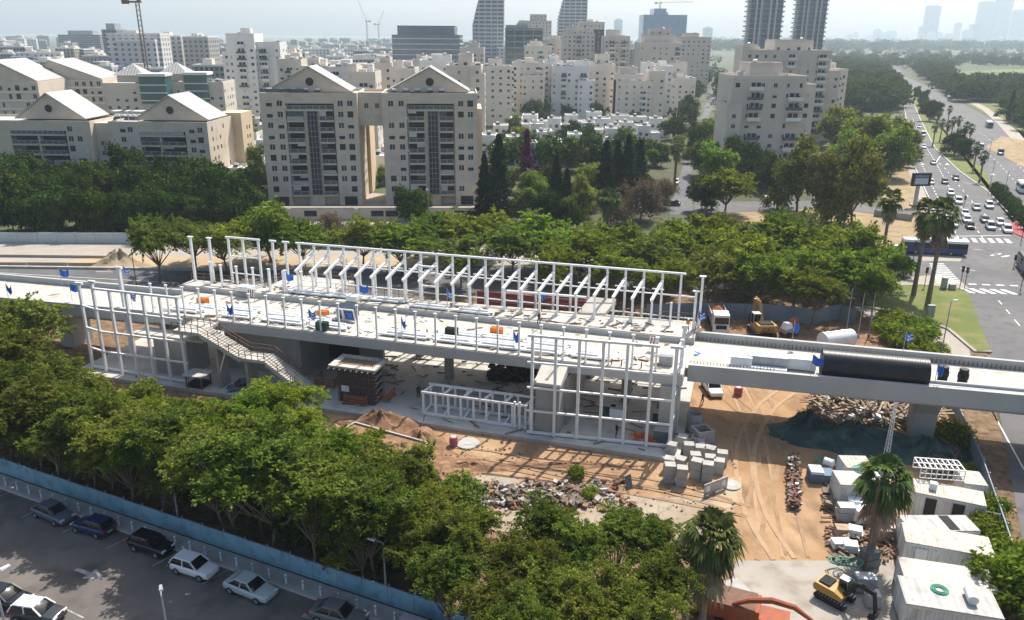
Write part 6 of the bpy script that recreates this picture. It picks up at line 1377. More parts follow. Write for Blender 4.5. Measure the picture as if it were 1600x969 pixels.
def excavator(loc, rz, label, sc_=1.0, letters=False, col_='yellow', boom=1):
    t = thing('excavator', label, 'excavator', loc, rz); t.scale = (sc_,) * 3
    for s in (-1, 1):
        b = MB(); pr = [(-2.0, .35), (-1.7, .05), (1.7, .05), (2.0, .35), (2.0, .6), (1.7, .85), (-1.7, .85), (-2.0, .6)]; b.extr(pr, s * 1.15 - .3, s * 1.15 + .3); tk = b.build('track', K['rubber'], t)
        b = MB()
        for k in range(10): x = -1.8 + .4 * k; b.b2(x, x + .12, s * 1.15 - .32, s * 1.15 + .32, .86, .92)
        b.build('track_shoe', K['galv'], tk)
    b = MB(); b.b2(-.8, .8, -.84, .84, .5, 1.0); b.build('turntable', K['rubber'], t)
    b = MB(); b.extr([(-2.1, 1.05), (1.4, 1.05), (1.4, 1.6), (.3, 2.0), (-2.1, 2.1), (-2.3, 1.6)], -1.3, 1.3); hs = b.build('house', K[col_], t)
    b = MB(); b.b2(-2.33, -2.301, -1.15, 1.15, 1.1, 1.2); b.b2(-1.8, -.4, -.9, .9, 2.101, 2.25); b.build('engine_cover', K['rubber'], hs)
    b = MB(); b.extr([(0.1, 1.61), (1.5, 1.61), (1.45, 2.6), (1.1, 3.0), (0.15, 3.0)], .35, 1.32); b.build('cab_glass', K['gl_car'], t)
    b = MB(); b.b2(.1, 1.2, .3, 1.36, 3.001, 3.1)
    for x in (.12, 1.35):
        for y in (.33, 1.3): b.bar((x, y, 1.6), (x if x < 1 else 1.12, y, 3.0), .09)
    b.build('cab_frame', K['galv'], t)
    b = MB(); pts = [(1.2, -.2, 1.6), (2.6, -.2, 3.9), (4.6, -.2, 3.6)]
    for i in range(2): b.bar(pts[i], pts[i + 1], .42, .5)
    b.bar((1.3, -.2, 1.3), (2.4, -.2, 3.2), .16); bm_ = b.build('boom', K[col_] if boom else K['rubber'], t)
    b = MB(); b.bar((4.5, -.2, 3.9), (5.0, -.2, 1.3), .34, .4); b.bar((3.0, -.2, 4.2), (4.5, -.2, 4.2), .14); ar = b.build('arm', K[col_] if boom else K['rubber'], t)
    b = MB(); b.extr([(4.6, 1.3), (5.3, 1.3), (5.2, .55), (4.7, .2), (4.3, .5)], -.75, .35); b.build('bucket', K['rubber'], t)
    if letters:
        cu = bpy.data.curves.new('cat_letters', 'FONT'); cu.body = 'CAT'; cu.size = .85; cu.extrude = .01; cu.align_x = 'CENTER'
        o = bpy.data.objects.new('lettering', cu); col.objects.link(o); dg = bpy.context.evaluated_depsgraph_get(); me = bpy.data.meshes.new_from_object(o.evaluated_get(dg)); bpy.data.objects.remove(o)
        me.materials.clear(); me.materials.append(K['rubber']); b = MB(); b.b2(-2.335, -2.31, -.0001, .0001, 1.3, 1.31)
        l_ = link('lettering', me, hs); l_.location = (-2.35, 0, 1.35); l_.rotation_euler = (math.pi / 2, 0, -math.pi / 2)
    return t
excavator((*P(1190, 524).xy, .05), R(92), 'yellow tracked excavator seen from its lettered back behind the viaduct', 1.08, True)
excavator((*P(1303, 938).xy, .07), R(-48), 'small yellow excavator with a black arm on the concrete at the bottom right', .66, False, 'yellow', 0)
excavator((*P(232, 612).xy, .06), R(-70), 'small red and black excavator before the left facade frame', .62, False, 'redor', 0)
# small red machine behind viaduct
mm = thing('pump_trailer', 'red and grey trailer pump beside the excavator behind the viaduct', 'machine', (*P(1232, 524).xy, .05), R(30))
b = MB(); b.b2(-1.4, 1.4, -.6, .6, .6, 1.2); b.build('chassis', K['galv'], mm); b = MB(); b.tube([(1.0, -.4, 1.9), (1.0, .5, 1.9)], .65, 14); b.build('hose_reel', K['redor'], mm)
b = MB(); b.hexa([(-1.4, -.5, 1.201), (.2, -.5, 1.201), (.2, .5, 1.201), (-1.4, .5, 1.201), (-1.1, -.4, 2.2), (0, -.4, 2.0), (0, .4, 2.0), (-1.1, .4, 2.2)]); b.build('pump_body', K['car_white'], mm)
for x in (-.8, .8):
    for s in (-1, 1): b = MB(); b.tube([(x, s * .61, .4), (x, s * .85, .4)], .4, 10); b.build('wheel', K['rubber'], mm)
# white tank lying behind the viaduct
def tank(name, label, a, c, r, m, cat='tank', ribs=0, inner=True):
    d = c - a; t = thing(name, label, cat, (a + c) / 2 - Vector((0, 0, ((a + c) / 2).z)), math.atan2(d.y, d.x)); L_ = d.length; zc = a.z
    b = MB(); b.tube([(-L_ / 2, 0, zc), (-L_ / 2 + .01, 0, zc), (L_ / 2 - .01, 0, zc), (L_ / 2, 0, zc)], [r * .93, r, r, r * .93], 64); b.build('shell', K[m], t, smooth=False); return t, L_
t, L_ = tank('storage_tank', 'big white cylindrical tank lying behind the viaduct', P(1285, 533, 1.3), P(1330, 527, 1.3), 1.25, 'tankw'); b = MB(); b.b2(-2, -1.4, -.3, .3, 2.5, 2.62); b.b2(.6, 1.2, -.3, .3, 2.5, 2.62); b.build('manhole', K['galv'], t); 
b = MB(); b.b2(-2.5, -2.1, -1, 1, 0, .5); b.b2(2.1, 2.5, -1, 1, 0, .5); b.build('cradle', K['wood'], t)
# black corrugated pipe, shrunk pipes and loads on the viaduct
DZ = 7.3
def onv(f, off): return m0 + dv * f + nv * off
pr_ = 1.55
a_, c_ = P(1283, 567, DZ + pr_), P(1449, 583, DZ + pr_)
t, L_ = tank('corrugated_pipe', 'huge black ribbed pipe lying on the viaduct', a_, c_, pr_, 'blackpipe', 'pipe')
b = MB(); b.tube([(-L_ / 2 - .02, 0, DZ + pr_), (-L_ / 2 - .012, 0, DZ + pr_)], pr_ * .85, 24); b.build('pipe_mouth', K['dark'], t)
for i, (u, v, lb) in enumerate(((1472, 590, 'black plastic well ring standing upright on the viaduct, nearer the pipe'), (1503, 594, 'black plastic well ring standing upright on the viaduct, farther from the pipe'))):
    p = P(u, v + 4, DZ); t = thing('well_ring', lb, 'pipe ring', (p.x, p.y, DZ)); b = MB()
    b.tube([(0, 0, 0), (0, 0, .5), (0, 0, .55), (0, 0, 1.1), (0, 0, 1.15), (0, 0, 1.6)], [.5, .5, .56, .56, .48, .48], 18); b.build('shell', K['rubber'], t); b = MB(); b.tube([(0, 0, 1.601), (0, 0, 1.61)], .36, 16); b.build('opening', K['dark'], t)
for i, (u0, v0, u1, v1, r_, lb) in enumerate(((1314, 584, 1640, 614, .2, 'long grey steel pipe on the viaduct, upper of two along the near parapet'), (1314, 590, 1640, 621, .2, 'long grey steel pipe on the viaduct, lower of two along the near parapet'))):
    a, c = P(u0, v0, 8.0 - .25 * i), P(u1, v1, 8.0 - .25 * i); t = thing('steel_pipe', lb, 'pipe', (a.x, a.y, 0)); b = MB(); b.tube([(0, 0, a.z), (c.x - a.x, c.y - a.y, c.z)], r_ * 1.3, 12); b.build('pipe', K['pole'], t)
    b = MB()
    for f in (.05, .3, .6): b.b2((c.x - a.x) * f - .1, (c.x - a.x) * f + .1, (c.y - a.y) * f - .35, (c.y - a.y) * f + .35, 7.3, a.z - r_ * 1.3 - .001)
    b.build('trestle', K['wood'], t)
for u, v, w_, d_, h_, m, lb in ((1157, 573, 2.3, 1.4, 1.4, 'plank_white', 'white wrapped block on the viaduct near the station'), (1197, 574, 4.4, 1.3, 1.5, 'galv', 'grey boxed bundle on the viaduct'), (1244, 576, 4.0, 1.2, 1.4, 'plank_white', 'white wrapped bundle on the viaduct near the huge pipe'), (1192, 580, 5.0, .7, .5, 'plank_white', 'thin white bundle along the near parapet of the viaduct')):
    p = P(u, v, DZ); t = thing('material_bundle', lb, 'bundle', (p.x, p.y, DZ), math.atan2(dv.y, dv.x)); b = MB(); b.b2(-w_ / 2, w_ / 2, -d_ / 2, d_ / 2, .12, h_); b.build('wrapping', K[m], t)
    b = MB(); b.b2(-w_ * .35, -w_ * .3, -d_ / 2, d_ / 2, 0, .119); b.b2(w_ * .3, w_ * .35, -d_ / 2, d_ / 2, 0, .119); b.build('pallet', K['wood'], t)
# beam bundles on the platforms
def bundle(label, s, t_, z, ln, wd, rows, rz=0, m='plank_white', group=None):
    o = thing('beam_bundle', label, 'beam bundle', S(s, t_, z), SA + rz, group); b = MB()
    for k in range(rows):
        y = -wd / 2 + wd * (k + .5) / rows; l0 = -ln / 2 + rnd.uniform(-.5, .5)
        b.b2(l0, l0 + ln, y - wd / rows * .42, y + wd / rows * .42, .16, .38)
        if k % 2: b.b2(l0 + .8, l0 + ln - .6, y - wd / rows * .35, y + wd / rows * .35, .381, .6)
    b.build('beams', K[m], o); b = MB()
    for f in (-.35, 0, .35): b.b2(ln * f - .06, ln * f + .06, -wd / 2, wd / 2, 0, .159)
    b.build('timber_bearer', K['wood'], o)
for i in range(9): bundle('stack of white steel beams on the near platform behind the slender posts', (-4.5, 4.0, 10.5, 17, 27, 33.5, 39, 44, 50)[i], 1.9, 8.0, (5, 4.5, 6, 5, 6.5, 5, 5.5, 5, 4)[i], 1.7, 5, 0, 'steel', 'beam stacks on the near platform')
for i in range(7): bundle('stack of white steel beams in the track trench of the station', (2.0, 8.5, 13.5, 33, 38, 44, -3)[i], (5.0, 4.8, 5.2, 4.9, 5.2, 5.0, 4.6)[i], 7.45, (5, 5.5, 4, 6, 5.5, 5, 5)[i], 1.9, 5, 0, 'steel' if i % 3 else 'plank_white', 'beam stacks in the trench')
for i, (s, ln) in enumerate(((8.0, 6.5), (14, 6), (19.5, 5))): bundle('wrapped pale bundle lying on the far platform, ' + ('leftmost of three', 'middle of three', 'rightmost of three')[i], s, 12.1 + .03 * s, 8.2, ln, .9, 3, 0, 'plank_white')
for s in (26, 32): bundle('thin white bundle along the edge of the far platform', s, 11.7, 8.2, 5.5, .6, 2, 0, 'steel', 'thin bundles on the far platform')
for i, (u, v, w_, lb) in enumerate(((385, 455, 2.2, 'block of white wrapped sheets at the left of the far platform'), (552, 470, 1.6, 'block of white wrapped sheets in the middle of the far platform'))):
    p = P(u, v, 8.25); t = thing('wrapped_pallet', lb, 'pallet', (p.x, p.y, 8.21), SA); b = MB(); b.b2(-w_ / 2, w_ / 2, -.6, .6, .14, .85); b.build('wrapping', K['plank_white'], t); b = MB(); b.b2(-w_ / 2, w_ / 2, -.6, .6, 0, .139); b.build('pallet', K['wood'], t)
# cages, barriers, flags, signs on the deck
def cage(u, v, z, label, m='orange'):
    p = P(u, v, z); t = thing('barrier_stack', label, 'barrier', (p.x, p.y, z), SA); b = MB()
    for k in range(4): b.b2(-.75, .75, -.4 + .22 * k, -.3 + .22 * k, .08, 1.15)
    b.build('barrier_panel', K[m], t); b = MB(); b.b2(-.8, .8, -.5, .5, 0, .07); b.build('pallet', K['wood'], t)
for u, v, lb in ((318, 478, 'orange barrier stack at the left end of the track trench'), (505, 498, 'orange barrier stack left of the tilted blue and white board'), (776, 525, 'orange barrier stack in the trench right of the middle')): cage(u, v, 7.46, lb)
cage(504, 516, 8.0, 'grey green box pallet on the near platform', 'net'); cage(706, 526, 8.0, 'dark grey box on the near platform', 'rubber'); cage(1040, 570, 8.0, 'grey box pallet at the right end of the near platform', 'galv')
tb = thing('tilted_board', 'tilted blue and white crate leaning in the track trench', 'crate', P(545, 500, 7.46), SA - .25)
b = MB(); b.hexa([(-1.5, -.4, 0), (1.5, -.4, .3), (1.5, .4, .9), (-1.5, .4, .6), (-1.5, -.7, 1.5), (1.5, -.7, 1.8), (1.5, .1, 2.4), (-1.5, .1, 2.1)]); b.build('panel', K['rail_glass'], tb)
b = MB(); e_ = [(-1.5, -.42, 0), (1.5, -.42, .3), (1.5, -.72, 1.8), (-1.5, -.72, 1.5)]
for i in range(4): b.bar(e_[i], e_[(i + 1) % 4], .14)
b.bar((-.3, -.5, .1), (-.3, -.73, 1.65), .3); b.build('edge_frame', K['flagw'], tb); b = MB(); b.hexa([(.3, -.46, .3), (1.2, -.46, .4), (1.2, -.50, .4), (.3, -.50, .3), (.3, -.70, 1.3), (1.2, -.70, 1.4), (1.2, -.74, 1.4), (.3, -.74, 1.3)]); b.build('blue_patch', K['blue'], tb)
fm = []
for sd in range(3):
    rg = random.Random(sd); b = MB(); nx, nz = 8, 5; vs = []
    for i in range(nx + 1):
        for j in range(nz + 1):
            x = i / nx * 1.5; z = -j / nz * 1.0 - x * (.45 + .25 * sd) * (.6 + .4 * math.sin(x * 3)); vs.append((x * (.75 - .18 * sd), math.sin(x * 5 + j * .5 + sd) * .14 * x, z))
    fs = [(i * (nz + 1) + j, (i + 1) * (nz + 1) + j, (i + 1) * (nz + 1) + j + 1, i * (nz + 1) + j + 1) for i in range(nx) for j in range(nz)]
    b.add(vs, fs, 0); b.m = [1 if (k % nz) in (1, 3) and sd == 1 and k // nz > 1 else 0 for k in range(len(fs))]; fm.append(b.mesh('cloth', [K['blue'], K['flagw']]))
fp = MB(); fp.tube([(0, 0, 0), (0, 0, 2.5)], .035, 6); fpm = fp.mesh('flag_pole', K['galv'])
flags = [(97, 446, 8.2, 'on the far parapet of the left viaduct'), (196, 441, 8.2, 'on the far parapet of the left viaduct beside the lone tree'), (14, 470, 7.7, 'at the left edge of the left viaduct'), (113, 470, 7.7, 'beside the leftmost capped frame post'), (207, 482, 8.0, 'inside the left facade frame'), (357, 503, 8.0, 'at the head of the front staircase'), (447, 452, 8.2, 'on the rear landing of the far platform'), (484, 512, 8.0, 'on the near platform, large and drooping'), (628, 524, 8.0, 'on the near platform left of the middle'), (563, 472, 8.2, 'on the middle of the far platform'), (699, 478, 8.2, 'on the far platform by the tie frame'), (802, 547, 8.0, 'on the near platform left of the right facade frame'), (841, 484, 8.2, 'on the far platform right of the tie frame'), (1089, 514, 8.3, 'by the right end of the far platform'), (1238, 532, 8.3, 'on the far parapet before the trailer pump'), (1266, 587, 8.2, 'on the near parapet before the huge pipe'), (1411, 548, 8.3, 'on the far parapet before the green shrubs'), (1460, 600, 8.2, 'on the near parapet beside the well rings')]
for i, (u, v, z, lb) in enumerate(flags):
    p = P(u, v, z); t = thing('flag', 'blue flag on pole ' + lb, 'flag', p, rnd.uniform(-.5, .5)); 
    link('flag_pole', fpm, t); link('cloth', fm[i % 3], t, (.03, 0, 2.45))
p = P(1087, 553, 7.32); t = thing('flag', 'blue flag lying flat on the viaduct next to the station', 'flag', p, .9); b = MB()
b.hexa([(-.6, -.4, 0), (.6, -.4, 0), (.6, .4, 0), (-.6, .4, 0), (-.6, -.4, .05), (.6, -.4, .03), (.6, .4, .06), (-.6, .4, .04)]); b.build('cloth', K['blue'], t); b = MB(); b.b2(-.15, .15, -.2, .2, .065, .075); b.build('emblem', K['flagw'], t)
for u, v, z, lb in ((393, 470, 7.46, 'red and white warning sign in the track trench at the left'), (1021, 548, 7.46, 'small red and white warning sign in the track trench at the right')):
    p = P(u, v, z); t = thing('warning_sign', lb, 'sign', p, SA); b = MB(); b.b2(-.55, .55, -.03, .03, .6, 1.7); b.build('panel', K['flagw'], t); b = MB()
    for k in range(3): b.hexa([(-.5 + .35 * k, -.045, .62), (-.35 + .35 * k, -.045, .62), (-.35 + .35 * k, -.031, .62), (-.5 + .35 * k, -.031, .62), (-.35 + .35 * k, -.045, 1.68), (-.2 + .35 * k, -.045, 1.68), (-.2 + .35 * k, -.031, 1.68), (-.35 + .35 * k, -.031, 1.68)])
    b.build('stripe', K['redor'], t); b = MB(); b.b2(-.5, -.45, -.02, .02, 0, .6); b.b2(.45, .5, -.02, .02, 0, .6); b.build('leg', K['galv'], t)

# ---- people at work
def person(loc, rz, label, top='navy', stride=.12):
    t = thing('person', label, 'person', loc, rz)
    me = bpy.data.meshes.new('body'); V = [(0, 0, .95), (0, 0, 1.2), (0, 0, 1.42), (0, 0, 1.52), (0, -.02, 1.66), (.1, 0, .88), (.11, -stride, .48), (.11, stride * .3, .06), (.11, -.14 + stride * .3, .03), (-.1, 0, .88), (-.11, stride, .48), (-.11, stride * 1.3, .06), (-.11, stride * 1.3 - .14, .03), (.2, 0, 1.4), (.26, -.03, 1.13), (.24, -.2, .92), (-.2, 0, 1.4), (-.26, .03, 1.13), (-.25, -.12, .9)]
    E_ = [(0, 1), (1, 2), (2, 3), (3, 4), (0, 5), (5, 6), (6, 7), (7, 8), (0, 9), (9, 10), (10, 11), (11, 12), (2, 13), (13, 14), (14, 15), (2, 16), (16, 17), (17, 18)]
    rr = [.16, .15, .17, .06, .11, .1, .075, .05, .045, .1, .075, .05, .045, .07, .05, .04, .07, .05, .04]
    me.from_pydata(V, E_, []); o = bpy.data.objects.new('body', me); col.objects.link(o); md = o.modifiers.new('skin', 'SKIN'); o.modifiers.new('sub', 'SUBSURF').levels = 1
    for i, r_ in enumerate(rr): me.skin_vertices[0].data[i].radius = (r_, r_ * .8)
    me.skin_vertices[0].data[0].use_root = True
    dg = bpy.context.evaluated_depsgraph_get(); m2 = bpy.data.meshes.new_from_object(o.evaluated_get(dg)); bpy.data.objects.remove(o)
    for q in ('navy', top, 'skin'): m2.materials.append(K[q])
    for f in m2.polygons: z = f.center.z; f.material_index = 0 if z < .95 else (2 if (z > 1.5 or (z < 1.0 and abs(f.center.x) > .19)) else 1)
    link('body', m2, t); b = MB(); b.tube([(0, -.02, 1.68), (0, -.02, 1.74), (0, -.02, 1.8)], [.135, .125, .05], 10); b.b2(-.08, .08, -.2, -.12, 1.68, 1.70); b.build('helmet', K['flagw'] if top != 'navy' else K['yellow'], t)
for u, v, z, rz, lb, tp in ((654, 622, .5, .5, 'worker in dark clothes walking on the shaded floor left of the cage frame', 'navy'), (963, 683, .5, 2, 'worker in dark clothes standing inside the right facade frame', 'navy'), (1097, 632, .05, 1, 'worker standing left of the pickup under the viaduct', 'navy'), (842, 507, 8.1, 1, 'worker in dark clothes near the edge of the far platform', 'navy'), (1074, 519, 8.2, 0, 'worker in an orange vest at the right end of the far platform', 'hivis'), (873, 640, .5, 2, 'worker in dark clothes in the shade behind the stair tower', 'navy')):
    person(P(u, v, z), rz, lb, tp)

# ---- things on the ground in front of and under the station
car('suv', 'white', (*P(1112, 612).xy, .05), R(93), 'white pickup with dark glass parked under the viaduct', None, 'parked_car')
def drum(u, v, lb, z=.06, m='pink', r=.55, h=1.1):
    p = P(u, v, z); t = thing('drum', lb, 'drum', p); b = MB(); b.tube([(0, 0, 0), (0, 0, h * .3), (0, 0, h * .32), (0, 0, h * .66), (0, 0, h * .68), (0, 0, h)], [r * .93, r * .93, r, r, r * .93, r * .9], 14); b.build('barrel', K[m], t); b = MB(); b.tube([(0, 0, h + .001), (0, 0, h + .03)], r * .5, 12); b.build('lid', K['flagw'], t)
drum(1153, 617, 'pinkish striped drum standing on the bare ground under the viaduct'); drum(709, 696, 'pink drum left of the round manhole cover', r=.5); drum(675, 686, 'dark pot by the soil heap', .06, 'rubber', .4, .4); drum(1096, 700, 'pink ring among the concrete blocks', .06, 'pink', .7, .6)
def slab_cover(u, v, r, lb):
    p = P(u, v, .05); t = thing('manhole_cover', lb, 'manhole cover', p); b = MB(); b.tube([(0, 0, 0), (0, 0, .16)], r, 24); b.build('ring', K['conc'], t); b = MB(); b.tube([(0, 0, .161), (0, 0, .19)], r * .35, 14); b.build('lid', K['galv'], t)
slab_cover(731, 694, 1.3, 'round concrete manhole cover on the brown ground before the cage frame'); slab_cover(1142, 759, 1.0, 'round concrete ring on the yellow sand beside the concrete blocks'); 
p = P(1392, 456.5, .17); t = thing('manhole_cover', 'pale round cover set in the corner lawn', 'manhole cover', p); b = MB(); b.tube([(0, 0, 0), (0, 0, .08)], 1.6, 20); b.build('lid', K['conc'], t)
cb = [(1045, 752), (1064, 757), (1087, 745), (1104, 750), (1062, 735), (1045, 735), (1085, 728), (1108, 732), (1122, 738), (1127, 725), (1048, 712), (1065, 700), (1075, 712), (1093, 716), (1108, 718)]
for i, (u, v) in enumerate(cb):
    h_ = 2.0 if i in (0, 1, 2, 3) else 1.5; p = P(u, v, .06); t = thing('concrete_block', 'upright grey concrete block at the right corner of the facade frame, in the front row' if i < 4 else 'grey concrete block in the pile at the right corner of the facade frame', 'concrete block', p, SA + rnd.uniform(-.25, .25), 'front row of concrete blocks' if i < 4 else 'concrete block pile')
    b = MB(); b.b2(-.55, .55, -.5, .5, 0, h_ * .48); b.b2(-.53, .55, -.5, .48, h_ * .5, h_); b.build('block', K['conc'], t); b = MB(); b.b2(-.48, .5, -.44, .42, h_ * .48 + .001, h_ * .5 - .001); b.build('joint', K['dirt_dark'], t)
for i, (u, v, r_, h_, lb) in enumerate(((1071, 693, .75, .9, 'round concrete well ring lying left of the box culvert'), (1091, 694, .75, 1.0, 'round concrete well ring right beside the box culvert'), (1084, 672, .9, 2.2, 'tall concrete pipe standing in the viaduct shade'))):
    p = P(u, v, .06); t = thing('concrete_ring', lb, 'concrete pipe', p); b = MB(); n = 18; vs = []
    for k in range(n):
        a = 2 * math.pi * k / n
        for rr_, z in ((r_, 0), (r_, h_), (r_ * .78, h_), (r_ * .78, .1)): vs.append((rr_ * math.cos(a), rr_ * math.sin(a), z))
    b.add(vs, [(k * 4 + j, ((k + 1) % n) * 4 + j, ((k + 1) % n) * 4 + j + 1, k * 4 + j + 1) for k in range(n) for j in range(3)] + [tuple(k * 4 + 3 for k in range(n))]); b.build('ring', K['conc'], t)
t = thing('box_culvert', 'square concrete box culvert standing by the round rings', 'concrete box', P(1096, 688, .06), .3); b = MB(); b.b2(-1, 1, -1, -.75, 0, 1.5); b.b2(-1, 1, .75, 1, 0, 1.5); b.b2(-1, -.75, -.749, .749, 0, 1.5); b.b2(.75, 1, -.749, .749, 0, 1.5); b.build('box', K['conc'], t)
t = thing('sign_board', 'leaning grey fence panel with two white notices beside the concrete blocks', 'fence panel', P(1118, 770, .06), R(32)); b = MB(); b.b2(-1.6, 1.6, 0, .06, .1, 1.4); b.build('panel', K['galv'], t)
for x in (-1.1, 1.0): b = MB(); b.b2(x - .25, x + .25, -.03, -.002, .5, 1.1); b.build('notice', K['flagw'], t)
b = MB(); b.b2(-1.5, -1.4, -.3, .4, 0, .099); b.b2(1.4, 1.5, -.3, .4, 0, .099); b.build('foot', K['galv'], t)
t = thing('board', 'small white board standing on the gravel', 'board', P(984, 765, .07), .5); b = MB(); b.hexa([(-.4, 0, 0), (.4, 0, 0), (.4, .06, 0), (-.4, .06, 0), (-.3, .5, 1.3), (.4, .5, 1.4), (.4, .56, 1.4), (-.3, .56, 1.3)]); b.build('sheet', K['rail_glass'], t); b = MB(); b.bar((0, .9, 0), (0, .55, 1.1), .05); b.build('prop', K['wood'], t)
# earth mounds
def mound(name, u, v, rx, ry, h, m, seed, base=.02, rz=0.0):
    rg = np.random.default_rng(seed); p = P(u, v, 0); n, k = 40, 14; vs = [(0, 0, h)]; fs = []
    ph = rg.random(8) * 6.28
    for j in range(1, k + 1):
        f = j / k
        for i in range(n):
            a = 2 * math.pi * i / n; wv = 1 + .13 * math.sin(3 * a + ph[0]) + .09 * math.sin(5 * a + ph[1]) + .05 * math.sin(9 * a + ph[2])
            z = h * (1 - f) ** 1.15 * (1 + .3 * math.sin(4 * a + ph[3] + f * 5)) + rg.normal() * (.06 if m != 'net' else .11) * h * (1 - f)
            vs.append((rx * f * wv * math.cos(a), ry * f * wv * math.sin(a), max(z, -.05) if j < k else -.05))
    fs += [(0, 1 + i, 1 + (i + 1) % n) for i in range(n)]
    for j in range(k - 1): fs += [(1 + j * n + i, 1 + (j + 1) * n + i, 1 + (j + 1) * n + (i + 1) % n, 1 + j * n + (i + 1) % n) for i in range(n)]
    b = MB(); b.add(vs, fs); o = b.build(name, K[m], None, True, loc=(p.x, p.y, base)); o.rotation_euler = (0, 0, rz); return o
for (u, v, rx, ry, h, m, lb) in ((592, 668, 5.0, 3.2, 1.9, 'dirt_dark', 'dark brown soil heap before the station slab'), (655, 695, 3.2, 4.0, 1.6, 'dirt_dark', 'brown soil heap left of the pink drum'), (690, 745, 4.0, 6.0, .5, 'dirt_dark', 'flat patch of dug soil beside the front trees'), (187, 413, 6.0, 4.0, 2.6, 'sand', 'tan sand heap beside the lone tree'), (545, 678, 2.5, 2.0, 1.1, 'dirt_dark', 'small soil heap at the edge of the front trees'), (735, 730, 6.0, 1.3, .5, 'dirt_dark', 'low brown soil ridge left of the frame shadow'), (880, 728, 8.0, .9, .35, 'dirt_dark', 'long low soil ridge crossed by the frame shadow')):
    tag(mound('soil_heap', u, v, rx, ry, h, m, int(u)), lb, 'soil heap')
tag(mound('netting_heap', 1262, 672, 3.4, 3.4, 2.1, 'net', 5), 'hump of dark green netting at the left end of the covered heap', 'netting')
tag(mound('netting_heap', 1330, 690, 9.0, 4.0, 1.8, 'net', 9, rz=-.2), 'long dark green netting spread over a heap under the viaduct', 'netting')
tag(mound('netting_heap', 1440, 705, 5.6, 3.2, 1.5, 'net', 12, rz=-.1), 'dark green netting heap right of the lattice mast', 'netting')
# rubble and timber that nobody could count
def scatter(name, m, n, area, smin, smax, zmax, seed, shape='chunk'):
    rg = random.Random(seed); b = MB()
    for i in range(n):
        u = rg.uniform(area[0], area[2]); v = rg.uniform(area[1], area[3]); p = P(u, v, 0); s = rg.uniform(smin, smax)
        if len(area) > 4: p = P(u, v + (u - area[0]) * area[4], 0)
        z = rg.random() ** 2 * zmax
        if shape == 'chunk':
            q = [Vector((x * s * rg.uniform(.6, 1.2), y * s * rg.uniform(.5, 1), zz * s * rg.uniform(.2, .5))) for zz in (-.5, .5) for x, y in ((-.5, -.5), (.5, -.5), (.5, .5), (-.5, .5))]
        else:
            q = [Vector((x * s, y * .22, zz * .1)) for zz in (-.5, .5) for x, y in ((-.5, -.5), (.5, -.5), (.5, .5), (-.5, .5))]
        Rm = Matrix.Rotation(rg.uniform(0, 6.28) if shape == 'chunk' else rg.gauss(1.2, .7), 3, 'Z') @ Matrix.Rotation(rg.gauss(0, .35), 3, 'X') @ Matrix.Rotation(rg.gauss(0, .2), 3, 'Y')
        b.hexa([Rm @ c + p + Vector((0, 0, z + .12)) for c in q])
    o = b.build(name, K[m]); o['kind'] = 'stuff'; return o
scatter('rubble', 'rubble', 420, (700, 760, 930, 790, .02), .15, .75, .55, 3); scatter('rubble', 'conc', 130, (690, 755, 960, 800), .12, .8, .5, 4); scatter('rubble', 'dirt_dark', 260, (690, 752, 990, 800), .15, .7, .4, 5); scatter('gravel_litter', 'rubble', 250, (640, 650, 1150, 790), .08, .3, .03, 6)
scatter('timber_debris', 'wood', 330, (1270, 600, 1430, 665), .8, 3.8, 2.0, 8, 'plank'); scatter('timber_debris', 'ply', 120, (1270, 605, 1440, 670), .6, 3.0, 1.6, 9, 'plank'); scatter('timber_debris', 'wood', 60, (1450, 630, 1475, 690), .6, 3, 1.0, 10, 'plank'); scatter('white_litter', 'flagw', 60, (1270, 605, 1430, 665), .3, .9, 1.6, 12)
scatter('steel_clamps', 'rust', 420, (1231, 718, 1248, 795, .25), .25, .9, .9, 14, 'plank'); scatter('steel_clamps', 'galv', 90, (1231, 718, 1248, 795, .25), .25, .8, 1.0, 15, 'plank')
def scatterS(name, m, n, s0, s1, t0, t1, z, smin, smax, seed):
    rg = random.Random(seed); b = MB()
    for i in range(n):
        s = rg.uniform(smin, smax); b.box(S(rg.uniform(s0, s1), rg.uniform(t0, t1), z + .03 + rg.random() * .15), (s, rg.uniform(.06, .2), rg.uniform(.05, .16)), SA + rg.gauss(0, .5))
    o = b.build(name, K[m]); o['kind'] = 'stuff'
for m_, n_, sd_ in (('wood', 36, 31), ('rust', 50, 32), ('steel', 30, 33), ('galv', 26, 34)):
    scatterS('deck_litter', m_, n_, -8, 58, .6, 3.2, 8.0, .2, 1.8, sd_); scatterS('deck_litter', m_, n_ // 2, -8, 59, 3.8, 10, 7.45, .2, 1.5, sd_ + 5); scatterS('deck_litter', m_, n_, -10, 58, 11.4, 14.2, 8.2, .2, 1.6, sd_ + 9)
scatterS('floor_litter', 'wood', 120, 18, 60, -4.5, 18, .5, .3, 2.4, 51); scatterS('floor_litter', 'rust', 70, 18, 60, -4.5, 18, .5, .3, 2.0, 52)
scatter('rebar_litter', 'rust', 140, (560, 460, 1070, 500, .085), .6, 2.2, .3, 17, 'plank')
scatter('site_litter', 'ply', 70, (1285, 735, 1325, 800), .4, 1.8, .5, 61, 'plank'); scatter('site_litter', 'galv', 50, (1285, 730, 1400, 770), .4, 2.0, .6, 62, 'plank'); scatter('site_litter', 'wood', 110, (1440, 690, 1500, 750), .4, 2.4, .8, 63, 'plank'); scatter('site_litter', 'rust', 90, (1290, 800, 1400, 880), .3, 1.5, .3, 64, 'plank'); scatter('timber_debris', 'rubble', 160, (1265, 605, 1440, 668), .3, 1.2, 1.2, 65); scatter('gravel_litter', 'dirt_dark', 260, (640, 680, 1150, 800), .08, .28, .03, 66)
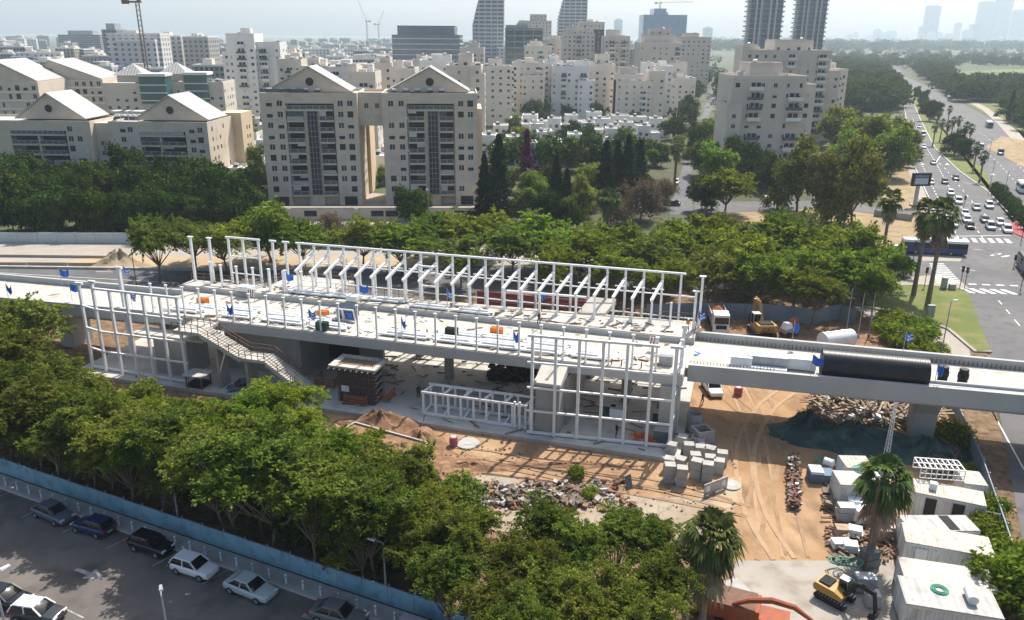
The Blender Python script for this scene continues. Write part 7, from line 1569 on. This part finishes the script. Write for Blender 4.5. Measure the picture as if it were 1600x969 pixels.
scatter('site_litter', 'wood', 90, (1300, 800, 1400, 880), .4, 1.6, .5, 18, 'plank'); scatter('site_litter', 'rubble', 70, (1290, 740, 1330, 800), .3, 1.2, .5, 19)
for o in col.objects:
    if o.name.startswith('rebar_litter'): o.location.z = .0
scatter('tyre_heap', 'rubber', 90, (765, 586, 845, 603), .7, 1.2, 1.0, 22)
for o in col.objects:
    if o.name.startswith('tyre_heap'): o.location.z = .5
# orange netting on the slab
for u, v, lb in ((560, 628, 'orange plastic fence ring on the slab before the formwork tower'), (596, 622, 'orange plastic fence ring right of the first before the formwork tower'), (513, 600, 'orange plastic fence by the foot of the front staircase')):
    t = thing('plastic_fence', lb, 'fence', P(u, v, .5), SA); b = MB()
    for z in (.3, .6, .9, 1.15):
        for p_, q_ in (((-1.4, -1), (1.4, -1)), ((1.4, -1), (1.4, 1)), ((-1.4, -1), (-1.4, 1))): b.bar((*p_, z), (*q_, z), .1, .13)
    b.build('mesh_band', pm('brick_orange', (.42, .16, .07), None, 1, .8) if 'brickm' not in K else K['brickm'], t); b = MB()
    for p_ in ((-1.4, -1), (1.4, -1), (1.4, 1), (-1.4, 1), (0, -1)): b.bar((*p_, 0), (*p_, 1.3), .08)
    b.build('stake', K['rust'], t)
for u, v, lb in ((997, 683, 'small tangle of orange netting inside the right facade frame'), (1017, 690, 'large tangle of orange netting inside the right facade frame')):
    p = P(u, v, .5); rg = random.Random(u); b = MB()
    for i in range(60): a, r_ = rg.uniform(0, 6.28), rg.uniform(0, 1.0); c = Vector((r_ * math.cos(a), r_ * math.sin(a), rg.uniform(.02, .4))); b.bar(c, c + Vector((rg.gauss(0, .35), rg.gauss(0, .35), rg.gauss(0, .1))), .07)
    o = b.build('orange_netting', K['orange'], None, loc=p); tag(o, lb, 'netting')
for u, v, m, lb in ((950, 650, 'net', 'dark green machine cabinet by the concourse column'), (965, 655, 'plank_white', 'white topped water cooler crate by the concourse column'), (1032, 662, 'net', 'green crates stacked behind the right facade frame'), (1040, 640, 'redor', 'rusty brown container in the shade behind the right facade frame'), (1034, 690, 'rail_glass', 'pale blue sheet leaning at the right end of the facade frame')):
    t = thing('site_crate', lb, 'crate', P(u, v, .5), SA); b = MB(); b.b2(-.9, .9, -.6, .6, .1, 1.5); b.build('box', K[m], t); b = MB(); b.b2(-.9, .9, -.62, .62, 1.501, 1.56); b.build('lid', K['galv'], t); b = MB(); b.b2(-.8, .8, -.5, .5, 0, .099); b.build('pallet', K['wood'], t)
t = thing('guard_booth', 'small flat roofed wooden booth before the left facade frame', 'booth', P(312, 608, .05), SA); b = MB()
for x in (-1.1, 1.1):
    for y in (-.9, .9): b.bar((x, y, 0), (x, y, 2.1), .14)
b.build('post', K['rust'], t); b = MB(); b.b2(-1.5, 1.5, -1.2, 1.2, 2.101, 2.25); b.build('roof', K['ply'] if False else K['conc_deck'], t); b = MB(); b.b2(-1.0, 1.0, -.8, .8, .1, 1.1); b.build('cabinet', K['dark'], t)
t = thing('planter_bed', 'concrete sided raised bed with shrubs between the front trees', 'planter', P(590, 716, 0), SA - .2); b = MB(); b.b2(-5, 5, -2.6, -2.4, 0, 2.0); b.b2(-5, 5, 2.4, 2.6, 0, 2.0); b.b2(-5, -4.8, -2.39, 2.39, 0, 2.0); b.b2(4.8, 5, -2.39, 2.39, 0, 2.0); b.build('wall', K['conc'], t); b = MB(); b.b2(-4.79, 4.79, -2.39, 2.39, 0, 1.8); b.build('soil', K['dirt_dark'], t)

# ---- site cabins at the right
def cabin(A_, B_, label, dp=2.45, h=2.6, doors=(), wins_=(), roof='cabin_roof', doorm='dark', extras=True):
    A_, B_ = Vector(A_), Vector(B_); d = B_ - A_; rz = math.atan2(d.y, d.x); L_ = d.length; t = thing('site_cabin', label, 'site cabin', (A_.x, A_.y, .07), rz)
    b = MB(); nz_ = int(L_ / .3); pl_ = []
    for k in range(nz_): x_ = L_ * k / nz_; s_ = L_ / nz_; pl_ += [(x_ + .001, .0), (x_ + s_ * .4, .0), (x_ + s_ * .5, .07), (x_ + s_ * .9, .07)]
    pl_ += [(L_, 0)]; nd_ = int(dp / .3)
    for k in range(nd_): y_ = dp * k / nd_; s_ = dp / nd_; pl_ += [(L_, y_ + s_ * .45), (L_ - .06, y_ + s_ * .55), (L_ - .06, y_ + s_ * .95)]
    pl_ += [(L_, dp), (0, dp)]; b.prism(pl_, .12, h - .1); b.build('wall', K['cabin'], t); b = MB(); b.b2(-.04, L_ + .04, -.04, dp + .04, h - .098, h); b.build('roof', K[roof], t)
    for x in (0, L_):
        for y in (0, dp): b = MB(); b.b2(x - .06, x + .06, y - .06, y + .06, 0, h - .099); b.build('corner_post', K['wframe'], t)
    b = MB(); b.b2(.065, L_ - .065, -.05, -.001, h - .3, h - .101); b.build('top_rail', K['wframe'], t)
    for x in doors: b = MB(); b.b2(x, x + .95, -.05, -.002, .15, 2.2); b.build('door', K[doorm], t)
    for x in wins_: window(t, x, -.005, 1.1, 1.4, 1.0, 'f', 'open')
    return t, L_
V2 = lambda u, v: P(u, v, .06)
t, L_ = cabin(V2(1407.5, 888), V2(1545, 914), 'large white corrugated cabin right of the shaggy palm', 2.9, 2.7, (.8, 9.2), (), doorm='cabin')
b = MB(); b.b2(.6, 2.4, -.02, .3, 2.2, 2.28); b.build('eave', K['wframe'], t)
t, L_ = cabin(P(1416, 868, .06), P(1522, 868, .06) + Vector((0, 0, 0)), 'white roofed cabin behind the large corrugated cabin', 2.3, 2.55, (), (), 'roof_white'); b = MB(); b.b2(L_ * .58, L_ * .72, .1, 2.2, 2.552, 2.6); b.build('dark_roof_sheet', K['rubber'], t)
t, L_ = cabin(V2(1422, 806), V2(1532, 829), 'long white cabin with two open doors and a window', 2.6, 2.6, (1.0, 3.3), (6.4,)); airb = MB(); airb.b2(L_ - 4.6, L_ - 4.0, .9, 1.5, 2.61, 3.3); airb.build('roof_air_unit', K['flagw'], t)
cabin(P(1500, 792, .06), P(1535, 796, .06), 'short beige roofed cabin at the road fence behind the open doored cabin', 2.6, 2.6)
cabin(V2(1308, 794), V2(1368, 797), 'white cabin at the left end of the cabin row behind the palm', 2.6, 2.6, (), (), 'conc_floor')
cabin(P(1318, 765, .06), P(1360, 766, .06), 'beige roofed cabin farthest left beside the green hoses', 2.4, 2.5)
t, L_ = cabin(V2(1406, 939), V2(1550, 962), 'low white cabin with a pale roof below the large corrugated cabin', 2.7, 2.3, (), (), 'conc_floor')
t, L_ = cabin(V2(1408, 985), V2(1558, 1010), 'white roofed cabin cut by the bottom edge', 3.4, 2.5, (), (), 'roof_white'); b = MB(); b.tube([(L_ * .72, 1.0, 2.9), (L_ * .72, 2.4, 2.9)], .38, 14); b.build('water_heater', K['tankw'], t)
b = MB(); 
for r_ in (.35, .5, .62): b.tube([(L_ * .42 + r_ * math.cos(a), 2.3 + r_ * math.sin(a), 2.56) for a in np.linspace(0, 6.28, 14)], .05, 5, cap=False)
tag(b.build('hose_coil', K['green_hose'], None, loc=(t.location.x, t.location.y, .07)), 'coil of green hose on the roof of the bottom cabin', 'hose').rotation_euler = t.rotation_euler
# cage frame on the cabins, hose coils, lattice mast, white tank
t = thing('steel_cage', 'white lattice cage lying on the roof of the cabin row', 'cage', (*P(1465, 742, 2.7).xy, 2.75), R(-8)); b = MB()
for k in range(9): x = -2 + .5 * k; b.bar((x, -1, 0), (x, -1, 1.1), .07); b.bar((x, 1, 0), (x, 1, 1.1), .07); b.bar((x, -1, 1.1), (x, 1, 1.1), .09)
for y in (-1, 0, 1): b.bar((-2, y, 1.12), (2, y, 1.12), .09)
for y in (-1, 1):
    for z in (.05, .55): b.bar((-2, y, z), (2, y, z), .07)
b.build('lattice', K['steel'], t)
for u, v, z, lb in ((1284, 722, .3, 'tangled green hose beside the netting heap'), (1311, 880, .8, 'coil of green hose among the crates by the palm'), (1345, 735, 2.7, 'tangle of green hose on the farthest left cabin')):
    p = P(u, v, z); rg = random.Random(u); b = MB(); pts = []
    for k in range(70): a = k * .42; r_ = .7 + .4 * math.sin(k * .37) + rg.uniform(-.1, .1); pts.append((r_ * math.cos(a) + k * .02, r_ * math.sin(a) * .8, .06 + .004 * k))
    b.tube(pts, .055, 5); tag(b.build('hose_coil', K['green_hose'], None, loc=p), lb, 'hose')
t = thing('lattice_mast', 'thin white lattice mast rising from the netting heap', 'mast', P(1383, 722, 0)); b = MB()
for k in range(14):
    z0_, z1_ = k * .5, (k + 1) * .5; f0_, f1_ = .35 * (1 - k / 22), .35 * (1 - (k + 1) / 22)
    for i in range(3): a, c = 2.094 * i, 2.094 * (i + 1); b.bar((f0_ * math.cos(a), f0_ * math.sin(a), z0_), (f1_ * math.cos(a), f1_ * math.sin(a), z1_), .05); b.bar((f0_ * math.cos(a), f0_ * math.sin(a), z0_), (f1_ * math.cos(c), f1_ * math.sin(c), z1_), .035)
b.build('lattice', K['steel'], t)
t, L_ = tank('gas_bottle', 'small white bottle tank lying beside the green hose', P(1288, 720, .9), P(1302, 725, .9), .42, 'tankw'); b = MB(); b.b2(-.5, .5, -.3, .3, 0, .5); b.build('stand', K['galv'], t)
t = thing('site_crate', 'blue skip with a white box on top beside the steel clamps', 'skip', P(1281, 750, .06), -.1); b = MB(); b.b2(-1.2, 1.2, -.8, .8, 0, 1.0); b.build('box', pm('skip_blue', (.10, .17, .24), None, 1, .6), t); b = MB(); b.b2(-1.15, .1, -.75, .75, 1.001, 1.3); b.build('white_box', K['flagw'], t)
for i, (u, v, h_, m) in enumerate(((1320, 812, 1.6, 'galv'), (1345, 815, 1.5, 'plank_white'), (1336, 800, 1.4, 'plank_white'), (1315, 835, .8, 'wood'), (1335, 838, .9, 'plank_white'), (1380, 842, 1.1, 'wood'), (1314, 855, .7, 'flagw'), (1328, 862, .9, 'plank_white'), (1335, 920, 1.0, 'rail_glass'), (1350, 922, 1.4, 'galv'), (1362, 945, 1.2, 'conc'), (1356, 885, 1.6, 'rail_glass'), (1385, 838, 1.2, 'conc'))):
    t = thing('pallet_load', ['grey', 'white', 'white', 'wooden', 'white', 'wooden', 'small white', 'small white', 'pale blue', 'tall grey', 'squat concrete', 'pale blue upright', 'concrete'][i] + ' load in the cabin yard, ' + ['beside the leftmost cabin', 'right of the grey one by the cabin', 'behind the grey one', 'on the yard edge', 'next to the wooden one at the yard edge', 'right of the trunk', 'above the hose coil', 'right of the other small one', 'before the small excavator cab', 'next to the excavator', 'alone right of the excavator', 'at the foot of the trunk', 'by the cabin corner'][i], 'pallet load', P(u, v, .07), rnd.uniform(-.4, .4))
    w_ = rnd.uniform(1.1, 1.9); b = MB(); b.b2(-w_ / 2, w_ / 2, -.55, .55, .15, h_ * .6)
    b.b2(-w_ / 2 + .06, w_ / 2 - .1, -.5, .5, h_ * .62, h_); b.build('load', K[m], t); b = MB(); b.b2(-w_ / 2, w_ / 2, -.5, .5, 0, .149); b.build('pallet', K['wood'], t)
# orange skip lorry body at the bottom
t = thing('rubble_skip', 'rusty orange skip container with ladder cut by the bottom edge', 'skip', P(1160, 966, .07), R(-22)); b = MB()
b.b2(-4.2, 1.2, -1.1, 1.1, .4, 1.7); b.b2(1.201, 3.4, -.9, .9, .4, 1.0); b.build('tub', K['redor'], t)
b = MB(); b.b2(-4.0, -2.6, -1.1, 1.1, 1.701, 1.95); b.build('load', K['conc'], t); b = MB(); b.b2(-2.2, .9, -1.15, 1.15, 1.701, 1.76); b.build('deck_plate', K['rust'], t); b = MB()
for x in (-3.6, -2.4, -1.2): b.bar((x, 1.25, 1.7), (x, 1.25, 2.9), .06)
b.build('rail_post', K['rust'], t); b = MB()
b.tube([(-.8, -.9, 1.75), (.4, -.8, 2.4), (2.0, -.7, 2.8), (3.6, -.6, 2.6), (5.2, -.5, 1.6)], [.14, .22, .25, .22, .13], 8); b.build('crane_arm', K['redor'], t)
b = MB(); b.b2(-3, -2, -1.2, 1.2, .01, .399); b.b2(2, 3, -1.2, 1.2, .01, .399); b.build('skid', K['rust'], t)
t = thing('concrete_slab', 'pale concrete slab stack beside the orange skip', 'slab', P(1125, 935, .07), R(20)); b = MB(); b.b2(-2.2, 2.2, -1, 1, .1, .5); b.b2(-1.9, 2.2, -1, .9, .52, .8); b.build('slab', K['conc'], t); b = MB(); b.b2(-1.8, -1.6, -.9, .9, 0, .099); b.b2(1.6, 1.8, -.9, .9, 0, .099); b.build('bearer', K['wood'], t)
# ---- fences
def fence(name, label, pts, h, m, step=2.5, z=.05, cap=None, t0=.06):
    t = thing(name, label, 'fence', (pts[0].x, pts[0].y, 0)); b = MB(); c = MB(); o = pts[0]
    for a, e in zip(pts[:-1], pts[1:]):
        L_ = (e - a).length; n = max(1, int(L_ / step)); d = (e - a).normalized(); nn = Vector((-d.y, d.x, 0)) * t0
        for k in range(n):
            p, q = a + (e - a) * (k / n) - o, a + (e - a) * ((k + .985) / n) - o; dz = rnd.uniform(-.04, .04)
            b.hexa([(*(p - nn).xy, z), (*(q - nn).xy, z), (*(q + nn).xy, z), (*(p + nn).xy, z), (*(p - nn).xy, h + dz), (*(q - nn).xy, h + dz), (*(q + nn).xy, h + dz), (*(p + nn).xy, h + dz)])
            c.bar((*(p + nn * 2.2).xy, 0), (*(p + nn * 2.2).xy, h + .15), .09)
    b.build('panels', K[m], t); c.build('posts', K['galv'], t); return t
fence('panel_fence', 'long pale blue panel fence between the parking road and the front trees', [A0, B0], 1.75, 'bluefence', 2.4)
fence('panel_fence', 'pale panel fence below the dark trees at the upper left', [P(-200, 379), P(0, 379.5), P(330, 381), P(560, 390)], 2.3, 'hoardw', 4)
fence('panel_fence', 'dark grey hoarding behind the lorry and the excavator', [P(1010, 500), P(1090, 497), P(1200, 500), P(1270, 507), P(1310, 500), P(1335, 508)], 2.6, 'hoard', 3)
fence('panel_fence', 'grey hoarding between the site and the road at the right', [P(1462, 612), P(1490, 652), P(1530, 745), P(1565, 850), P(1608, 985)], 2.1, 'hoard', 2.6)
fence('panel_fence', 'low pale wall between the dry verge and the garden street', [P(1365, 338), P(1425, 346)], 1.6, 'conc', 4)
fence('wire_fence', 'thin row of posts along the sand strip at the upper left', [P(-20, 417), P(170, 418)], .9, 'sand', 6, t0=.01)
fence('panel_fence', 'dark low wall behind the blue bus', [P(1385, 397), P(1412, 394)], 1.5, 'hoard', 3)
# ---- bollards along the parking pavement
bo = thing('bollard', 'slim white bollard on the pavement before the blue fence', 'bollard', A0 + fdir * 2 - fn * 1.55 + Vector((0, 0, .14)), 0, 'bollards along the blue fence')
b = MB(); b.tube([(0, 0, 0), (0, 0, .85), (0, 0, .92)], [.09, .09, .05], 10); b.build('shaft', K['flagw'], bo); b = MB(); b.tube([(0, 0, .62), (0, 0, .74)], .096, 10); b.build('band', K['galv'], bo)
for k in range(1, 90):
    p = A0 + fdir * (2 + 1.75 * k) - fn * 1.55
    if (p - B0).dot(fdir) > 0: break
    copy_tree(bo, p + Vector((0, 0, .14)))
# ---- lamps and poles
def lamp(u, v, h, label, arm=1.2, rz=0.0, m='pole', z=0.0, name='street_lamp', head='flagw', cat='street lamp'):
    p = P(u, v, z); t = thing(name, label, cat, p, rz); b = MB(); b.tube([(0, 0, 0), (0, 0, h * .5), (0, 0, h)], [.1, .08, .055], 8); b.bar((0, 0, h), (arm, 0, h + .12), .07); b.build('pole', K[m], t)
    b = MB(); b.b2(-.16, .16, -.16, .16, 0, .5); b.build('pole_base', K[m], t)
    if not head: return t
    b = MB(); b.hexa([(arm - .1, -.16, h + .06), (arm + .65, -.12, h + .1), (arm + .65, .12, h + .1), (arm - .1, .16, h + .06), (arm - .05, -.12, h + .2), (arm + .6, -.08, h + .2), (arm + .6, .08, h + .2), (arm - .05, .12, h + .2)]); b.build('lamp_head', K[head], t); return t
lamp(281, 828, 5.6, 'street lamp behind the blue fence above the white hatchback', .9, 2.6); lamp(604, 942, 5.6, 'street lamp behind the blue fence near its lower end', .8, 2.8); lamp(95, 760, 6.0, 'street lamp behind the blue fence at the left', .8, 2.6); lamp(10, 985, 5.0, 'pale lamp post at the bottom left corner', .6, 1.0, 'galv'); lamp(265, 1010, 4.5, 'lamp post poking in at the bottom left', .5, 2.0, head='pole'); lamp(1072, 985, 4.8, 'grey lamp post before the bottom centre palm', .8, .3, 'galv')
lamp(1469, 560, 8.5, 'tall lamp post on the slip path before the corner lawn', .3, 0); lamp(1545, 300, 9, 'tall lamp on the median hedge, left one', 1.4, 2.6); lamp(1566, 318, 9, 'tall lamp on the median hedge, right one', 1.4, .4); lamp(1544, 250, 8, 'tall lamp beside the two dark cars', 1.2, 2.6); lamp(482, 470, 9.5, 'dark tall lamp post behind the left canopy frame', .6, 2, 'rust', 1.0); lamp(811, 340, 6, 'lamp post at the corner of the conifers', .5, 0); lamp(1044, 353, 6, 'lamp post on the corner of the side street', .5, 0); lamp(214, 450, 7, 'thin dark pole left of the lone tree', .3, 0, 'rust'); lamp(670, 350, 8, 'lamp post before the right half of the twin block', .6, 2); lamp(58, 345, 9, 'lamp post inside the dark trees at left', .8, 1); lamp(1055, 210, 16, 'tall white mast before the row houses', .3, 0, 'steel'); lamp(920, 205, 13, 'tall white mast before the stepped house', .3, 0, 'steel')
for i, (u, v) in enumerate(((1322, 520), (1340, 528), (1357, 527))): lamp(u, v, 7.0, 'bare grey mast behind the white tank, ' + ('left one', 'middle one', 'right one')[i], .05, 0, 'pole', name='mast', head=None, cat='mast')
lamp(1348, 900, 9.2, 'lamp mast with a white flood light by the shaggy palm', .4, 1.5, 'rust', head='flagw', name='flood_light', cat='flood light')
def signal(u, v, label, h=3.4):
    t = thing('traffic_light', label, 'traffic light', P(u, v, .05)); b = MB(); b.tube([(0, 0, 0), (0, 0, h)], .07, 8); b.build('pole', K['rust'], t); b = MB(); b.b2(-.18, .18, -.16, .16, h - .9, h + .15); hd_ = b.build('signal_head', K['rubber'], t)
    for k, m in enumerate(('lamp_r', 'yellow', 'net')): b = MB(); b.tube([(0, -.161, h - .05 - .32 * k), (0, -.175, h - .05 - .32 * k)], .11, 10); b.build('lens', K[m], hd_)
for u, v, lb in ((1427, 405, 'traffic light before the blue bus'), (1444, 449, 'traffic light left of the side crossing'), (1500, 447, 'left traffic light at the corner paving'), (1507, 449, 'right traffic light at the corner paving'), (1584, 418, 'dark traffic light at the right of the junction'), (1595, 380, 'traffic light at the right edge by the crossing'), (1594, 455, 'traffic light on the right island'), (1505, 328, 'traffic light among the queued cars'), (1532, 276, 'dark signal cabinet on the median')): signal(u, v, lb, 2.4 if 'dark' in lb else 3.6)
t = thing('billboard', 'dark billboard panel on a thick post beside the highway', 'billboard', P(1429, 322), R(8)); Wb = 5.2
b = MB(); b.b2(-.4, .4, -.3, .3, 0, 5.39); b.build('post', K['galv'], t); b = MB(); b.b2(-Wb / 2 + .6, Wb / 2 + .6, -.4, .4, 5.4, 8.8); b.build('panel', K['rubber'], t); b = MB(); b.b2(-Wb / 2 + 1.2, Wb / 2 - .2, -.43, -.401, 5.9, 7.5); b.build('poster', K['hoardw'], t)
b = MB(); b.b2(-Wb / 2 + 1.2, Wb / 2 - .2, -.43, -.401, 7.7, 8.3); b.build('title_strip', K['hoard'], t); b = MB(); b.b2(-1.2, 1.2, -.8, .8, 0, .5); b.build('footing', K['conc'], t)
for u, v, h_, lb in ((1453, 492, 1.6, 'pale utility box beside the right palm'), (1487, 452, .9, 'low pale utility box on the lawn edge'), (1474, 450, 1.9, 'tall round advertising bin on the lawn edge')):
    t = thing('utility_box', lb, 'utility box', P(u, v, .17)); b = MB(); (b.b2(-.55, .55, -.3, .3, .1, h_) if h_ != 1.9 else b.tube([(0, 0, .1), (0, 0, h_)], .55, 14)); b.build('cabinet', K['conc'] if h_ < 1.8 else K['galv'], t); b = MB(); b.b2(-.6, .6, -.35, .35, h_ + .001, h_ + .08) if h_ != 1.9 else b.tube([(0, 0, h_ + .001), (0, 0, h_ + .1)], .6, 14); b.build('lid', K['pole'], t); b = MB(); b.b2(-.7, .7, -.38, .38, 0, .099) ; b.build('plinth', K['conc'], t)
# tower cranes on the horizon
def crane(u, vb_top, Y, label, h, jib, rz, luff=0.0, m='rust', s=1.0):
    p = Zat(u, 60, Y); t = thing('tower_crane', label, 'tower crane', (p.x, Y, 0), rz); b = MB(); w_ = 1.0 * s; n = int(h / (3 * s))
    for k in range(n):
        z0_, z1_ = h * k / n, h * (k + 1) / n
        for x, y, x2, y2 in ((-w_, -w_, w_, -w_), (w_, -w_, w_, w_), (w_, w_, -w_, w_), (-w_, w_, -w_, -w_)): b.bar((x, y, z0_), (x, y, z1_), .28 * s); b.bar((x, y, z0_), (x2, y2, z1_), .16 * s)
    b.build('mast', K[m], t); b = MB(); b.b2(-9 * s, -5 * s, -1.4 * s, 1.4 * s, h - .5, h + 2 * s); b.b2(-5 * s, 2.5 * s, -1.2 * s, 1.2 * s, h + .1, h + 1.2 * s); b.b2(.8 * s, 2.6 * s, -2.6 * s, -1.21 * s, h + .3, h + 2.6 * s); b.build('counterweight', K[m], t)
    e = Vector((math.cos(luff) * jib, 0, h + 1 + math.sin(luff) * jib)); b = MB()
    a = Vector((1, 0, h + 1)); n = 14
    for k in range(n):
        p_, q_ = a.lerp(e, k / n), a.lerp(e, (k + 1) / n); up = Vector((-math.sin(luff), 0, math.cos(luff))) * 1.2 * s
        b.bar(p_, q_, .3 * s); b.bar(p_ + up, q_ + up, .22 * s); b.bar(p_, q_ + up, .14 * s)
    b.build('jib', K[m], t); b = MB(); b.bar((0, 0, h + 1), (-2 * s, 0, h + 9 * s), .35 * s); b.bar((-2 * s, 0, h + 9 * s), e, .12 * s); b.bar((-2 * s, 0, h + 9 * s), (-8 * s, 0, h + 1), .12 * s); b.build('tie', K[m], t)
crane(222, 0, 430, 'red and grey tower crane rising over the left city', 56, 26, R(10), 1.15, 'rust', .8)
crane(1028, 0, 1160, 'distant tower crane above the light blue office', 82, 46, R(8), 0.02, 'yellow', .8)
crane(574, 0, 1300, 'faint luffing crane left of the dark office, left one', 58, 34, R(160), 1.15, 'galv', .8); crane(592, 0, 1350, 'faint luffing crane left of the dark office, right one', 54, 22, R(20), 1.1, 'galv', .8)

# ================================================================== the hazy air
b = MB(); b.b2(-6800, 6800, -120, 7600, -1.0, 300)
hz = b.mesh('haze', bpy.data.materials.new('haze_air')); hm = hz.materials[0]; hm.use_nodes = True; t_ = hm.node_tree
for n_ in list(t_.nodes): t_.nodes.remove(n_)
ou = t_.nodes.new('ShaderNodeOutputMaterial'); pv = t_.nodes.new('ShaderNodeVolumePrincipled'); pv.inputs['Color'].default_value = (.74, .87, 1, 1); pv.inputs['Density'].default_value = 0.00014; pv.inputs['Anisotropy'].default_value = .35
t_.links.new(pv.outputs[0], ou.inputs['Volume'])
ho = link('haze', hz); ho['kind'] = 'stuff'
